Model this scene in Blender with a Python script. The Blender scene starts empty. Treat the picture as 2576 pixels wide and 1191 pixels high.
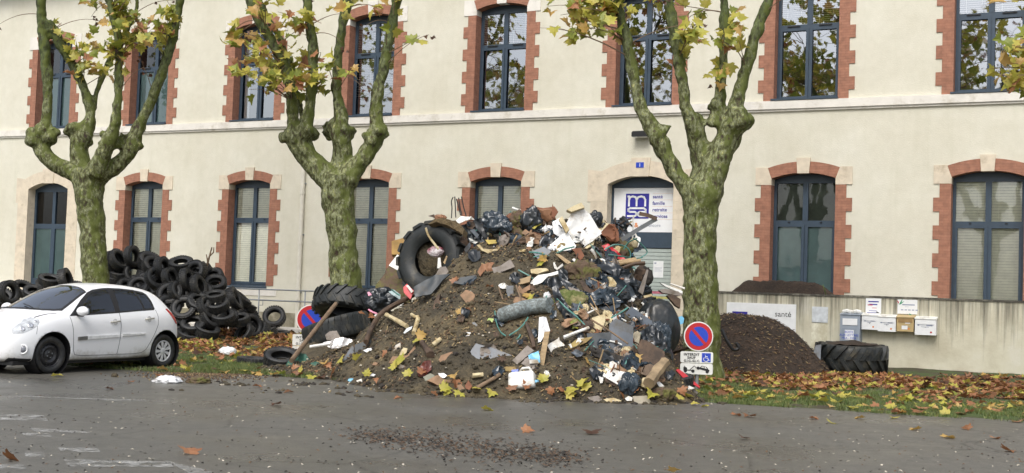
import bpy, bmesh, math, random
from math import sin, cos, tan, pi, radians as rad, sqrt, atan2
from mathutils import Vector as V, Matrix as M, noise
from mathutils.bvhtree import BVHTree
import numpy as np

# ------------------------------------------------------------------ camera, sky, sun, exposure
SC = bpy.context.scene
COL = SC.collection
FPX = 1232.0                      # focal length in pixels of a 1024-wide frame
PITCH, ROLL, YAW = rad(2.643), rad(2.003), rad(26.43)
CAMZ = 1.6
DW = 32.5                         # distance camera - facade plane
cam = bpy.data.cameras.new('camera'); camo = bpy.data.objects.new('camera', cam); COL.objects.link(camo)
cam.sensor_width = 36.0; cam.lens = 36.0 * FPX / 1024.0
cam.clip_start = 0.1; cam.clip_end = 2000
F_ = V((0, cos(PITCH), sin(PITCH))); U0 = V((0, -sin(PITCH), cos(PITCH))); R0 = V((1, 0, 0))
RR = R0 * cos(ROLL) + U0 * sin(ROLL); UU = U0 * cos(ROLL) - R0 * sin(ROLL)
m = M((RR, UU, -F_)).transposed().to_4x4(); m.translation = (0, 0, CAMZ)
camo.matrix_world = m
SC.camera = camo
CAM = V((0, 0, CAMZ))

SUN_EL, SUN_AZ = rad(52), rad(200)      # azimuth clockwise from +Y
w = bpy.data.worlds.new('World'); SC.world = w; w.use_nodes = True
nt = w.node_tree
sky = nt.nodes.new('ShaderNodeTexSky'); sky.sky_type = 'NISHITA'; sky.sun_disc = False
sky.sun_elevation = SUN_EL; sky.sun_rotation = SUN_AZ; sky.air_density = 1.0; sky.dust_density = 4.0
hs = nt.nodes.new('ShaderNodeHueSaturation'); hs.inputs['Saturation'].default_value = 0.45
bg = nt.nodes['Background']; bg.inputs['Strength'].default_value = 0.15
nt.links.new(sky.outputs[0], hs.inputs['Color']); nt.links.new(hs.outputs[0], bg.inputs[0])
sl = bpy.data.lights.new('sun', 'SUN'); sl.energy = 0.8; sl.angle = rad(25); sl.color = (1.0, 0.98, 0.94)
so = bpy.data.objects.new('sun', sl); COL.objects.link(so)
sd = V((sin(SUN_AZ) * cos(SUN_EL), cos(SUN_AZ) * cos(SUN_EL), sin(SUN_EL)))
so.rotation_euler = sd.to_track_quat('Z', 'Y').to_euler()
SC.view_settings.view_transform = 'Standard'; SC.view_settings.look = 'None'
SC.view_settings.exposure = 0.73; SC.view_settings.gamma = 1.0

# ------------------------------------------------------------------ pixel helpers (D = photo scaled to 2576 wide)
KD = 1024.0 / 2576.0
def ray(x, y):
    return (F_ + RR * ((x * KD - 512) / FPX) + UU * ((236.5 - y * KD) / FPX)).normalized()
def at(x, y, Y):                         # point on the ray at world depth Y
    d = ray(x, y); return CAM + d * (Y / d.y)
def gnd(x, y, z=0.0):
    d = ray(x, y); return CAM + d * ((z - CAMZ) / d.z)
NW = V((sin(YAW), cos(YAW), 0)); UW = V((cos(YAW), -sin(YAW), 0))
def onwall(x, y, n=DW):                  # (s, z) on the plane n.P = n
    d = ray(x, y); t = n / d.dot(NW); P = CAM + d * t
    return P.dot(UW), P.z
def mpp(Y): return Y * KD / FPX          # metres per D pixel at depth Y

rng = random.Random(7)
def fbm(p, o=4): return noise.fractal(p, 1.0, 2.0, o)

# ------------------------------------------------------------------ materials
MATS = {}
def nodes(name):
    mt = bpy.data.materials.new(name); mt.use_nodes = True
    MATS[name] = mt
    t = mt.node_tree
    return mt, t, t.nodes['Principled BSDF']
def N(t, typ, **k):
    n = t.nodes.new(typ)
    for a, b in k.items():
        if a in n.inputs.keys(): n.inputs[a].default_value = b
        else: setattr(n, a, b)
    return n
def ramp(t, stops):
    r = t.nodes.new('ShaderNodeValToRGB'); e = r.color_ramp.elements
    while len(e) > len(stops): e.remove(e[-1])
    while len(e) < len(stops): e.new(0.5)
    for el, (p, c) in zip(e, stops):
        el.position = p; el.color = (*c, 1) if len(c) == 3 else c
    return r
def L(t, a, b): t.links.new(a, b)
def coords(t, scale=(1, 1, 1), gen='Object'):
    c = t.nodes.new('ShaderNodeTexCoord'); mp = t.nodes.new('ShaderNodeMapping')
    mp.inputs['Scale'].default_value = scale; L(t, c.outputs[gen], mp.inputs['Vector']); return mp.outputs[0]
def mixc(t, fac, a, b, mode='MIX'):
    x = t.nodes.new('ShaderNodeMix'); x.data_type = 'RGBA'; x.blend_type = mode
    for s, v in ((x.inputs[0], fac), (x.inputs[6], a), (x.inputs[7], b)):
        if hasattr(v, 'is_linked') or isinstance(v, bpy.types.NodeSocket): L(t, v, s)
        else: s.default_value = v if isinstance(v, float) else (*v, 1)
    return x.outputs[2]
def bump(t, p, height, strength=.3, dist=.02):
    b = t.nodes.new('ShaderNodeBump'); b.inputs['Strength'].default_value = strength; b.inputs['Distance'].default_value = dist
    L(t, height, b.inputs['Height']); L(t, b.outputs[0], p.inputs['Normal'])
def simple(name, col, rough=.6, var=.25, scale=6., met=0., spec=.5, bmp=0., bscale=40., bdist=.01, dirt=None, dirtamt=.45, stretch=(1, 1, 1)):
    if name in MATS: return MATS[name]
    mt, t, p = nodes(name)
    co = coords(t, stretch)
    n = N(t, 'ShaderNodeTexNoise', Scale=scale, Detail=6., Roughness=.6); L(t, co, n.inputs['Vector'])
    a = tuple(max(0, c * (1 - var)) for c in col); b = tuple(min(1, c * (1 + var)) for c in col)
    r = ramp(t, [(.3, a), (.7, b)]); L(t, n.outputs[0], r.inputs[0])
    out = r.outputs[0]
    if dirt:
        n2 = N(t, 'ShaderNodeTexNoise', Scale=scale * .6 + 1, Detail=8., Roughness=.7); L(t, co, n2.inputs['Vector'])
        r2 = ramp(t, [(dirtamt, (0, 0, 0)), (dirtamt + .18, (1, 1, 1))]); L(t, n2.outputs[0], r2.inputs[0])
        out = mixc(t, r2.outputs[0], dirt, out)
    L(t, out, p.inputs['Base Color'])
    p.inputs['Roughness'].default_value = rough; p.inputs['Metallic'].default_value = met
    p.inputs['Specular IOR Level'].default_value = spec
    if bmp:
        n3 = N(t, 'ShaderNodeTexNoise', Scale=bscale, Detail=5.); L(t, co, n3.inputs['Vector'])
        bump(t, p, n3.outputs[0], bmp, bdist)
    return mt

def mk_stucco():
    mt, t, p = nodes('cream_render'); co = coords(t)
    a = N(t, 'ShaderNodeTexNoise', Scale=.55, Detail=7., Roughness=.62); L(t, co, a.inputs['Vector'])
    r = ramp(t, [(.3, (.60, .57, .465)), (.55, (.65, .625, .525)), (.75, (.68, .66, .57))]); L(t, a.outputs[0], r.inputs[0])
    # rain streaks running down
    co2 = coords(t, (2.2, 1, .16)); b = N(t, 'ShaderNodeTexNoise', Scale=1.6, Detail=6., Roughness=.7); L(t, co2, b.inputs['Vector'])
    rb = ramp(t, [(.52, (1, 1, 1)), (.85, (.92, .925, .89))]); L(t, b.outputs[0], rb.inputs[0])
    o = mixc(t, 1.0, r.outputs[0], rb.outputs[0], 'MULTIPLY')
    d_ = N(t, 'ShaderNodeTexNoise', Scale=3.2, Detail=8., Roughness=.72); L(t, co, d_.inputs['Vector'])
    rd_ = ramp(t, [(.3, (.93, .93, .91)), (.7, (1.04, 1.04, 1.04))]); L(t, d_.outputs[0], rd_.inputs[0]); o = mixc(t, 1., o, rd_.outputs[0], 'MULTIPLY')
    L(t, o, p.inputs['Base Color']); p.inputs['Roughness'].default_value = .9
    f = N(t, 'ShaderNodeTexNoise', Scale=28., Detail=8., Roughness=.7); L(t, co, f.inputs['Vector'])
    bump(t, p, f.outputs[0], .45, .02)
    return mt
def mk_brick():
    mt, t, p = nodes('red_brick')
    c = t.nodes.new('ShaderNodeTexCoord'); sp = t.nodes.new('ShaderNodeSeparateXYZ'); L(t, c.outputs['Object'], sp.inputs[0])
    ad = N(t, 'ShaderNodeMath', operation='ADD'); L(t, sp.outputs[0], ad.inputs[0]); L(t, sp.outputs[1], ad.inputs[1])
    cb = t.nodes.new('ShaderNodeCombineXYZ'); L(t, ad.outputs[0], cb.inputs[0]); L(t, sp.outputs[2], cb.inputs[1])
    b = t.nodes.new('ShaderNodeTexBrick'); L(t, cb.outputs[0], b.inputs['Vector'])
    for k, v in (('Scale', 1.), ('Mortar Size', .006), ('Brick Width', .24), ('Row Height', .0705), ('Mortar Smooth', .4), ('Bias', .0)): b.inputs[k].default_value = v
    b.inputs['Color1'].default_value = (.315, .148, .094, 1); b.inputs['Color2'].default_value = (.355, .172, .112, 1); b.inputs['Mortar'].default_value = (.285, .130, .085, 1)
    n = N(t, 'ShaderNodeTexNoise', Scale=7., Detail=6.); L(t, c.outputs['Object'], n.inputs['Vector'])
    r = ramp(t, [(.3, (.78, .78, .78)), (.7, (1.15, 1.12, 1.1))]); L(t, n.outputs[0], r.inputs[0])
    L(t, mixc(t, 1., b.outputs[0], r.outputs[0], 'MULTIPLY'), p.inputs['Base Color'])
    p.inputs['Roughness'].default_value = .85
    inv = N(t, 'ShaderNodeMath', operation='SUBTRACT'); inv.inputs[0].default_value = 1; L(t, b.outputs[1], inv.inputs[1])
    bump(t, p, inv.outputs[0], .5, .01)
    return mt
def mk_stone():
    return simple('pale_stone', (.62, .54, .42), .85, .14, 3., dirt=(.42, .35, .25), dirtamt=.28, bmp=.4, bscale=18.)
def mk_ground():
    mt, t, p = nodes('wet_asphalt'); co = coords(t)
    a = N(t, 'ShaderNodeTexNoise', Scale=.28, Detail=6., Roughness=.6); L(t, co, a.inputs['Vector'])
    r = ramp(t, [(.3, (.070, .068, .061)), (.7, (.118, .114, .102))]); L(t, a.outputs[0], r.inputs[0])
    b = N(t, 'ShaderNodeTexNoise', Scale=55., Detail=4., Roughness=.8); L(t, co, b.inputs['Vector'])
    rb = ramp(t, [(.3, (.42, .42, .42)), (.7, (1.6, 1.57, 1.5))]); L(t, b.outputs[0], rb.inputs[0])
    o = mixc(t, 1., r.outputs[0], rb.outputs[0], 'MULTIPLY')
    v = N(t, 'ShaderNodeTexVoronoi', Scale=14.); L(t, co, v.inputs['Vector'])
    rv = ramp(t, [(.0, (1, 1, 1)), (.07, (0, 0, 0))]); L(t, v.outputs['Distance'], rv.inputs[0])
    n4 = N(t, 'ShaderNodeTexNoise', Scale=.5, Detail=2.); L(t, co, n4.inputs['Vector'])
    r4 = ramp(t, [(.45, (0, 0, 0)), (.6, (.6, .6, .6))]); L(t, n4.outputs[0], r4.inputs[0])
    mm = mixc(t, 1., rv.outputs[0], r4.outputs[0], 'MULTIPLY')
    o = mixc(t, mm, o, (.34, .33, .30))
    mm_ = N(t, 'ShaderNodeTexNoise', Scale=6., Detail=7., Roughness=.75); L(t, co, mm_.inputs['Vector'])
    rm_ = ramp(t, [(.3, (.72, .72, .72)), (.7, (1.28, 1.27, 1.24))]); L(t, mm_.outputs[0], rm_.inputs[0]); o = mixc(t, 1., o, rm_.outputs[0], 'MULTIPLY')
    wn_ = N(t, 'ShaderNodeTexNoise', Scale=1.2, Detail=5.); L(t, co, wn_.inputs['Vector']); wc_ = mixc(t, .35, co, wn_.outputs[1], 'ADD')
    vc_ = N(t, 'ShaderNodeTexVoronoi', Scale=.33, feature='DISTANCE_TO_EDGE'); L(t, wc_, vc_.inputs['Vector'])
    rc_ = ramp(t, [(.0, (.45, .45, .45)), (.006, (1, 1, 1))]); L(t, vc_.outputs['Distance'], rc_.inputs[0]); o = mixc(t, 1., o, rc_.outputs[0], 'MULTIPLY')
    # long faint scuffs
    co3 = coords(t, (.25, 2.2, 1)); s = N(t, 'ShaderNodeTexNoise', Scale=1.1, Detail=6., Roughness=.7); L(t, co3, s.inputs['Vector'])
    rs = ramp(t, [(.52, (0, 0, 0)), (.8, (.45, .45, .45))]); L(t, s.outputs[0], rs.inputs[0])
    o = mixc(t, rs.outputs[0], o, (.13, .12, .105))
    L(t, o, p.inputs['Base Color'])
    rr = ramp(t, [(.36, (.20, .20, .20)), (.6, (.58, .58, .58))]); L(t, a.outputs[0], rr.inputs[0]); L(t, rr.outputs[0], p.inputs['Roughness'])
    bump(t, p, b.outputs[0], .5, .012)
    return mt
def mk_verge():
    mt, t, p = nodes('muddy_verge'); co = coords(t)
    a = N(t, 'ShaderNodeTexNoise', Scale=1.1, Detail=8., Roughness=.7); L(t, co, a.inputs['Vector'])
    r = ramp(t, [(.3, (.035, .026, .016)), (.45, (.055, .045, .024)), (.54, (.048, .072, .016)), (.8, (.065, .11, .02))]); L(t, a.outputs[0], r.inputs[0])
    L(t, r.outputs[0], p.inputs['Base Color']); p.inputs['Roughness'].default_value = .9
    b = N(t, 'ShaderNodeTexNoise', Scale=22., Detail=6.); L(t, co, b.inputs['Vector']); bump(t, p, b.outputs[0], .8, .04)
    return mt
def mk_soil(name, c0, c1, c2, straw=(.30, .22, .10), amt=.62):
    mt, t, p = nodes(name); co = coords(t)
    a = N(t, 'ShaderNodeTexNoise', Scale=1.3, Detail=9., Roughness=.68); L(t, co, a.inputs['Vector'])
    r = ramp(t, [(.3, c0), (.52, c1), (.75, c2)]); L(t, a.outputs[0], r.inputs[0])
    f = N(t, 'ShaderNodeTexNoise', Scale=26., Detail=8., Roughness=.75); L(t, co, f.inputs['Vector'])
    rf = ramp(t, [(.3, (.4, .4, .4)), (.7, (1.6, 1.55, 1.5))]); L(t, f.outputs[0], rf.inputs[0])
    o = mixc(t, 1., r.outputs[0], rf.outputs[0], 'MULTIPLY')
    v = N(t, 'ShaderNodeTexVoronoi', Scale=38.); L(t, co, v.inputs['Vector'])
    rv = ramp(t, [(.08, (1, 1, 1)), (.2, (0, 0, 0))]); L(t, v.outputs['Distance'], rv.inputs[0])
    n4 = N(t, 'ShaderNodeTexNoise', Scale=2.2, Detail=4.); L(t, co, n4.inputs['Vector'])
    r4 = ramp(t, [(amt - .12, (0, 0, 0)), (amt, (.8, .8, .8))]); L(t, n4.outputs[0], r4.inputs[0])
    o = mixc(t, mixc(t, 1., rv.outputs[0], r4.outputs[0], 'MULTIPLY'), o, straw)
    L(t, o, p.inputs['Base Color']); p.inputs['Roughness'].default_value = .85
    bump(t, p, f.outputs[0], .9, .05)
    return mt
def mk_bark():
    mt, t, p = nodes('plane_bark'); co = coords(t, (1, 1, .55))
    ds = N(t, 'ShaderNodeTexNoise', Scale=5., Detail=4.); L(t, co, ds.inputs['Vector'])
    wv = mixc(t, .09, co, ds.outputs[1], 'ADD')
    n1 = N(t, 'ShaderNodeTexNoise', Scale=13., Detail=4., Roughness=.6); L(t, wv, n1.inputs['Vector'])
    r1 = ramp(t, [(.30, (.045, .028, .016)), (.375, (.072, .075, .026)), (.46, (.13, .14, .052)), (.525, (.22, .235, .135)), (.60, (.19, .20, .07)), (.665, (.46, .45, .21))])
    r1.color_ramp.interpolation = 'CONSTANT'; L(t, n1.outputs[0], r1.inputs[0])
    rl = ramp(t, [(.30, (.035, .035, .014)), (.40, (.060, .076, .022)), (.49, (.085, .108, .036)), (.60, (.115, .135, .052)), (.70, (.27, .28, .10))])
    rl.color_ramp.interpolation = 'CONSTANT'; L(t, n1.outputs[0], rl.inputs[0])
    ob = t.nodes.new('ShaderNodeTexCoord'); sx = t.nodes.new('ShaderNodeSeparateXYZ'); L(t, ob.outputs['Object'], sx.inputs[0])
    mz = N(t, 'ShaderNodeMapRange'); L(t, sx.outputs[2], mz.inputs[0]); mz.inputs[1].default_value = 5.6; mz.inputs[2].default_value = 7.4
    o = mixc(t, mz.outputs[0], r1.outputs[0], rl.outputs[0])
    n2 = N(t, 'ShaderNodeTexNoise', Scale=24., Detail=5., Roughness=.6); L(t, wv, n2.inputs['Vector'])
    r2 = ramp(t, [(.3, (.5, .5, .48)), (.7, (1.3, 1.3, 1.25))]); L(t, n2.outputs[0], r2.inputs[0])
    o = mixc(t, 1., o, r2.outputs[0], 'MULTIPLY')
    g = t.nodes.new('ShaderNodeNewGeometry'); dp = N(t, 'ShaderNodeVectorMath', operation='DOT_PRODUCT'); L(t, g.outputs['Normal'], dp.inputs[0]); dp.inputs[1].default_value = (.8, -.3, .5)
    n3 = N(t, 'ShaderNodeTexNoise', Scale=4.5, Detail=7., Roughness=.7); L(t, co, n3.inputs['Vector'])
    ma = N(t, 'ShaderNodeMath', operation='MULTIPLY_ADD'); L(t, dp.outputs['Value'], ma.inputs[0]); ma.inputs[1].default_value = .13; L(t, n3.outputs[0], ma.inputs[2])
    r3 = ramp(t, [(.54, (0, 0, 0)), (.60, (.8, .8, .8))]); L(t, ma.outputs[0], r3.inputs[0])
    o = mixc(t, r3.outputs[0], o, (.085, .105, .012))
    L(t, o, p.inputs['Base Color']); p.inputs['Roughness'].default_value = .8
    bump(t, p, n2.outputs[0], .55, .03)
    return mt
def mk_lowwall():
    mt, t, p = nodes('stained_concrete'); co = coords(t)
    a = N(t, 'ShaderNodeTexNoise', Scale=1.2, Detail=7., Roughness=.65); L(t, co, a.inputs['Vector'])
    r = ramp(t, [(.3, (.46, .42, .31)), (.55, (.58, .55, .43)), (.8, (.64, .62, .54))]); L(t, a.outputs[0], r.inputs[0])
    co2 = coords(t, (3.2, .1, .09)); b = N(t, 'ShaderNodeTexNoise', Scale=2.4, Detail=7., Roughness=.75); L(t, co2, b.inputs['Vector'])
    c = t.nodes.new('ShaderNodeTexCoord'); sp = t.nodes.new('ShaderNodeSeparateXYZ'); L(t, c.outputs['Object'], sp.inputs[0])
    mr = N(t, 'ShaderNodeMapRange'); L(t, sp.outputs[2], mr.inputs[0]); mr.inputs[1].default_value = .3; mr.inputs[2].default_value = 1.85; mr.inputs[3].default_value = -.10; mr.inputs[4].default_value = .17
    ad = N(t, 'ShaderNodeMath', operation='ADD'); L(t, b.outputs[0], ad.inputs[0]); L(t, mr.outputs[0], ad.inputs[1])
    rb = ramp(t, [(.53, (0, 0, 0)), (.76, (.85, .85, .85))]); L(t, ad.outputs[0], rb.inputs[0])
    o = mixc(t, rb.outputs[0], r.outputs[0], (.085, .08, .06))
    # damp green-black foot and mouldy speckle
    n3 = N(t, 'ShaderNodeTexNoise', Scale=9., Detail=8., Roughness=.75); L(t, co, n3.inputs['Vector'])
    r3 = ramp(t, [(.62, (0, 0, 0)), (.72, (.6, .6, .6))]); L(t, n3.outputs[0], r3.inputs[0])
    o = mixc(t, r3.outputs[0], o, (.22, .20, .13))
    L(t, o, p.inputs['Base Color']); p.inputs['Roughness'].default_value = .9
    bump(t, p, n3.outputs[0], .4, .02)
    return mt
def mk_glass(name, tint=(.012, .018, .02), refl=.34):
    mt, t, p = nodes(name); t.nodes.remove(p)
    out = t.nodes['Material Output']
    g = N(t, 'ShaderNodeBsdfGlossy', Roughness=.015); g.inputs['Color'].default_value = (.92, .95, 1, 1)
    tr = t.nodes.new('ShaderNodeBsdfTransparent'); tr.inputs[0].default_value = (.93, .96, .95, 1)
    fr = N(t, 'ShaderNodeFresnel', IOR=1.5)
    ad = N(t, 'ShaderNodeMath', operation='ADD'); L(t, fr.outputs[0], ad.inputs[0]); ad.inputs[1].default_value = refl - .04; ad.use_clamp = True
    mx = t.nodes.new('ShaderNodeMixShader'); L(t, ad.outputs[0], mx.inputs[0]); L(t, tr.outputs[0], mx.inputs[1]); L(t, g.outputs[0], mx.inputs[2])
    co = coords(t); n = N(t, 'ShaderNodeTexNoise', Scale=1.6, Detail=2.); L(t, co, n.inputs['Vector'])
    b = t.nodes.new('ShaderNodeBump'); b.inputs['Strength'].default_value = .02; b.inputs['Distance'].default_value = .05; L(t, n.outputs[0], b.inputs['Height']); L(t, b.outputs[0], g.inputs['Normal'])
    L(t, mx.outputs[0], out.inputs[0])
    return mt
def mk_leaf(name, c, c2):
    mt, t, p = nodes(name); co = coords(t)
    n = N(t, 'ShaderNodeTexNoise', Scale=5., Detail=4.); L(t, co, n.inputs['Vector'])
    r = ramp(t, [(.35, c), (.65, c2)]); L(t, n.outputs[0], r.inputs[0]); L(t, r.outputs[0], p.inputs['Base Color'])
    p.inputs['Roughness'].default_value = .5
    out = t.nodes['Material Output']; tl = t.nodes.new('ShaderNodeBsdfTranslucent'); L(t, r.outputs[0], tl.inputs[0])
    mx = t.nodes.new('ShaderNodeMixShader'); mx.inputs[0].default_value = .3; L(t, p.outputs[0], mx.inputs[1]); L(t, tl.outputs[0], mx.inputs[2]); L(t, mx.outputs[0], out.inputs[0])
    return mt
def mk_mark():
    mt, t, p = nodes('worn_road_paint'); co = coords(t)
    n = N(t, 'ShaderNodeTexNoise', Scale=6., Detail=9., Roughness=.8); L(t, co, n.inputs['Vector'])
    r = ramp(t, [(.44, (0, 0, 0)), (.6, (.75, .75, .75))]); L(t, n.outputs[0], r.inputs[0])
    p.inputs['Base Color'].default_value = (.42, .42, .40, 1); p.inputs['Roughness'].default_value = .5
    out = t.nodes['Material Output']; tr = t.nodes.new('ShaderNodeBsdfTransparent'); mx = t.nodes.new('ShaderNodeMixShader')
    L(t, r.outputs[0], mx.inputs[0]); L(t, tr.outputs[0], mx.inputs[1]); L(t, p.outputs[0], mx.inputs[2]); L(t, mx.outputs[0], out.inputs[0])
    return mt
STUCCO, BRICK, STONE, ASPH, VERGE, BARK = mk_stucco(), mk_brick(), mk_stone(), mk_ground(), mk_verge(), mk_bark()
SOIL = mk_soil('muddy_soil', (.034, .029, .019), (.080, .066, .040), (.165, .130, .070), (.36, .27, .13), .55)
MULCH = mk_soil('dark_mulch', (.020, .013, .009), (.038, .025, .016), (.066, .043, .028), (.16, .10, .05), .6)
LOWW, GLASS, MARK = mk_lowwall(), mk_glass('window_glass', refl=.36), mk_mark()
GLASS2 = mk_glass('ground_floor_glass', refl=.10)
GLASS3 = mk_glass('film_glass', refl=.055)
CGL = mk_glass('car_glass', refl=.10)
FRAME = simple('blue_grey_frame', (.036, .058, .085), .4, .12)
BLIND = simple('cream_blind', (.80, .77, .63), .6, .1)
FROST = simple('frosted_teal_film', (.20, .30, .30), .35, .18, 1.2)
ROOM = simple('dark_room', (.05, .05, .05), .9)
WHITEST = simple('white_stone_band', (.70, .67, .61), .85, .1, 2., dirt=(.5, .46, .38), dirtamt=.3)
SHUT = simple('shutter_slats', (.40, .45, .42), .5, .08)
WHITE = simple('white_enamel', (.76, .77, .77), .35, .05)
OFFW = simple('white_plastic', (.74, .74, .70), .45, .1, 5., dirt=(.35, .30, .22), dirtamt=.33)
BLUE = simple('sign_blue', (.02, .06, .45), .35, .05)
NAVY = simple('logo_navy', (.025, .022, .27), .4, .05)
RED = simple('sign_red', (.45, .02, .025), .35, .06)
BLACK = simple('black_paint', (.012, .012, .013), .5)
GREYT = simple('grey_lettering', (.30, .33, .42), .6)
ORANGE = simple('orange_paint', (.75, .25, .05), .5)
GREENP = simple('green_paint', (.04, .30, .14), .5)
GALV = simple('galvanised_steel', (.30, .32, .33), .45, .15, met=.5)
RUBBER = simple('tyre_rubber', (.016, .017, .018), .55, .35, 9., dirt=(.048, .044, .036), dirtamt=.34, bmp=.3, bscale=30.)
RUBW = simple('wet_tyre_rubber', (.014, .017, .017), .55, .35, 5., dirt=(.075, .066, .045), dirtamt=.3, bmp=.3, bscale=25.)
BPLAST = simple('black_plastic_film', (.012, .016, .020), .30, .4, 5., spec=.65, dirt=(.06, .055, .045), dirtamt=.25)
BGPLAST = simple('blue_black_plastic_film', (.022, .034, .046), .25, .4, 5., spec=.6)
SLATE = simple('slate_grey_sheet', (.075, .09, .11), .4, .25, 4., dirt=(.05, .045, .035), dirtamt=.35)
DSLATE = simple('dark_slate_sheet', (.035, .043, .048), .45, .3, 4., dirt=(.06, .05, .035), dirtamt=.3)
CARD = simple('wet_cardboard', (.26, .155, .088), .75, .22, 5., dirt=(.17, .11, .06), dirtamt=.35)
GCARD = simple('grey_cardboard', (.22, .19, .165), .7, .2, 5., dirt=(.1, .08, .05), dirtamt=.35)
PINE = simple('pale_timber', (.36, .255, .135), .7, .2, 4., stretch=(1, 1, 4), dirt=(.2, .14, .08), dirtamt=.34)
DWOOD = simple('dark_timber', (.10, .062, .038), .75, .3, 5., dirt=(.045, .03, .02), dirtamt=.4, bmp=.5)
STICK = simple('brown_stick', (.17, .115, .07), .8, .3, 6.)
RUST = simple('rusty_board', (.17, .065, .03), .75, .3, 5.)
FOAM = simple('cream_foam', (.54, .46, .28), .7, .15, 5., dirt=(.32, .23, .10), dirtamt=.38)
WSHEET = simple('dented_white_sheet', (.70, .70, .68), .3, .1, 4., dirt=(.34, .28, .2), dirtamt=.31)
WBAG = simple('white_bag_film', (.72, .73, .74), .3, .1, 5., dirt=(.40, .34, .27), dirtamt=.3)
REDP = simple('red_plastic', (.50, .022, .030), .35, .2)
TEAL = simple('teal_strap', (.07, .20, .17), .45, .3)
GCLOTH = simple('dark_green_cloth', (.018, .085, .055), .6, .3)
MAROON = simple('maroon_film', (.13, .032, .020), .3, .3)
BROWNB = simple('brown_paper', (.25, .125, .065), .65, .25)
MESHG = simple('grey_netting', (.25, .29, .29), .6, .25, 30., dirt=(.11, .12, .11), dirtamt=.42, bmp=.6, bscale=60.)
MOSS = simple('mossy_matting', (.10, .105, .022), .9, .45, 8., dirt=(.10, .065, .042), dirtamt=.46, bmp=.8, bscale=30.)
LBLUE = simple('light_blue_film', (.15, .42, .62), .35, .25)
SBLUE = simple('door_blue_strip', (.06, .30, .55), .4)
FOIL = simple('crinkled_foil', (.62, .60, .58), .28, .25, 12., met=.3)
LEAFM = [mk_leaf('leaf_yellow_green', (.40, .39, .055), (.50, .42, .09)), mk_leaf('leaf_green', (.19, .23, .035), (.28, .30, .05)),
         mk_leaf('leaf_ochre', (.46, .29, .07), (.52, .34, .12)), mk_leaf('leaf_brown', (.17, .075, .03), (.27, .12, .05)),
         mk_leaf('leaf_rust', (.30, .125, .055), (.40, .19, .09)), mk_leaf('leaf_dark_brown', (.07, .035, .02), (.12, .055, .03))]
GRASSM = [simple('grass_blade', (.085, .13, .030), .55, .3, 2.), simple('grass_blade_dry', (.15, .155, .045), .55, .3, 2.)]

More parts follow.
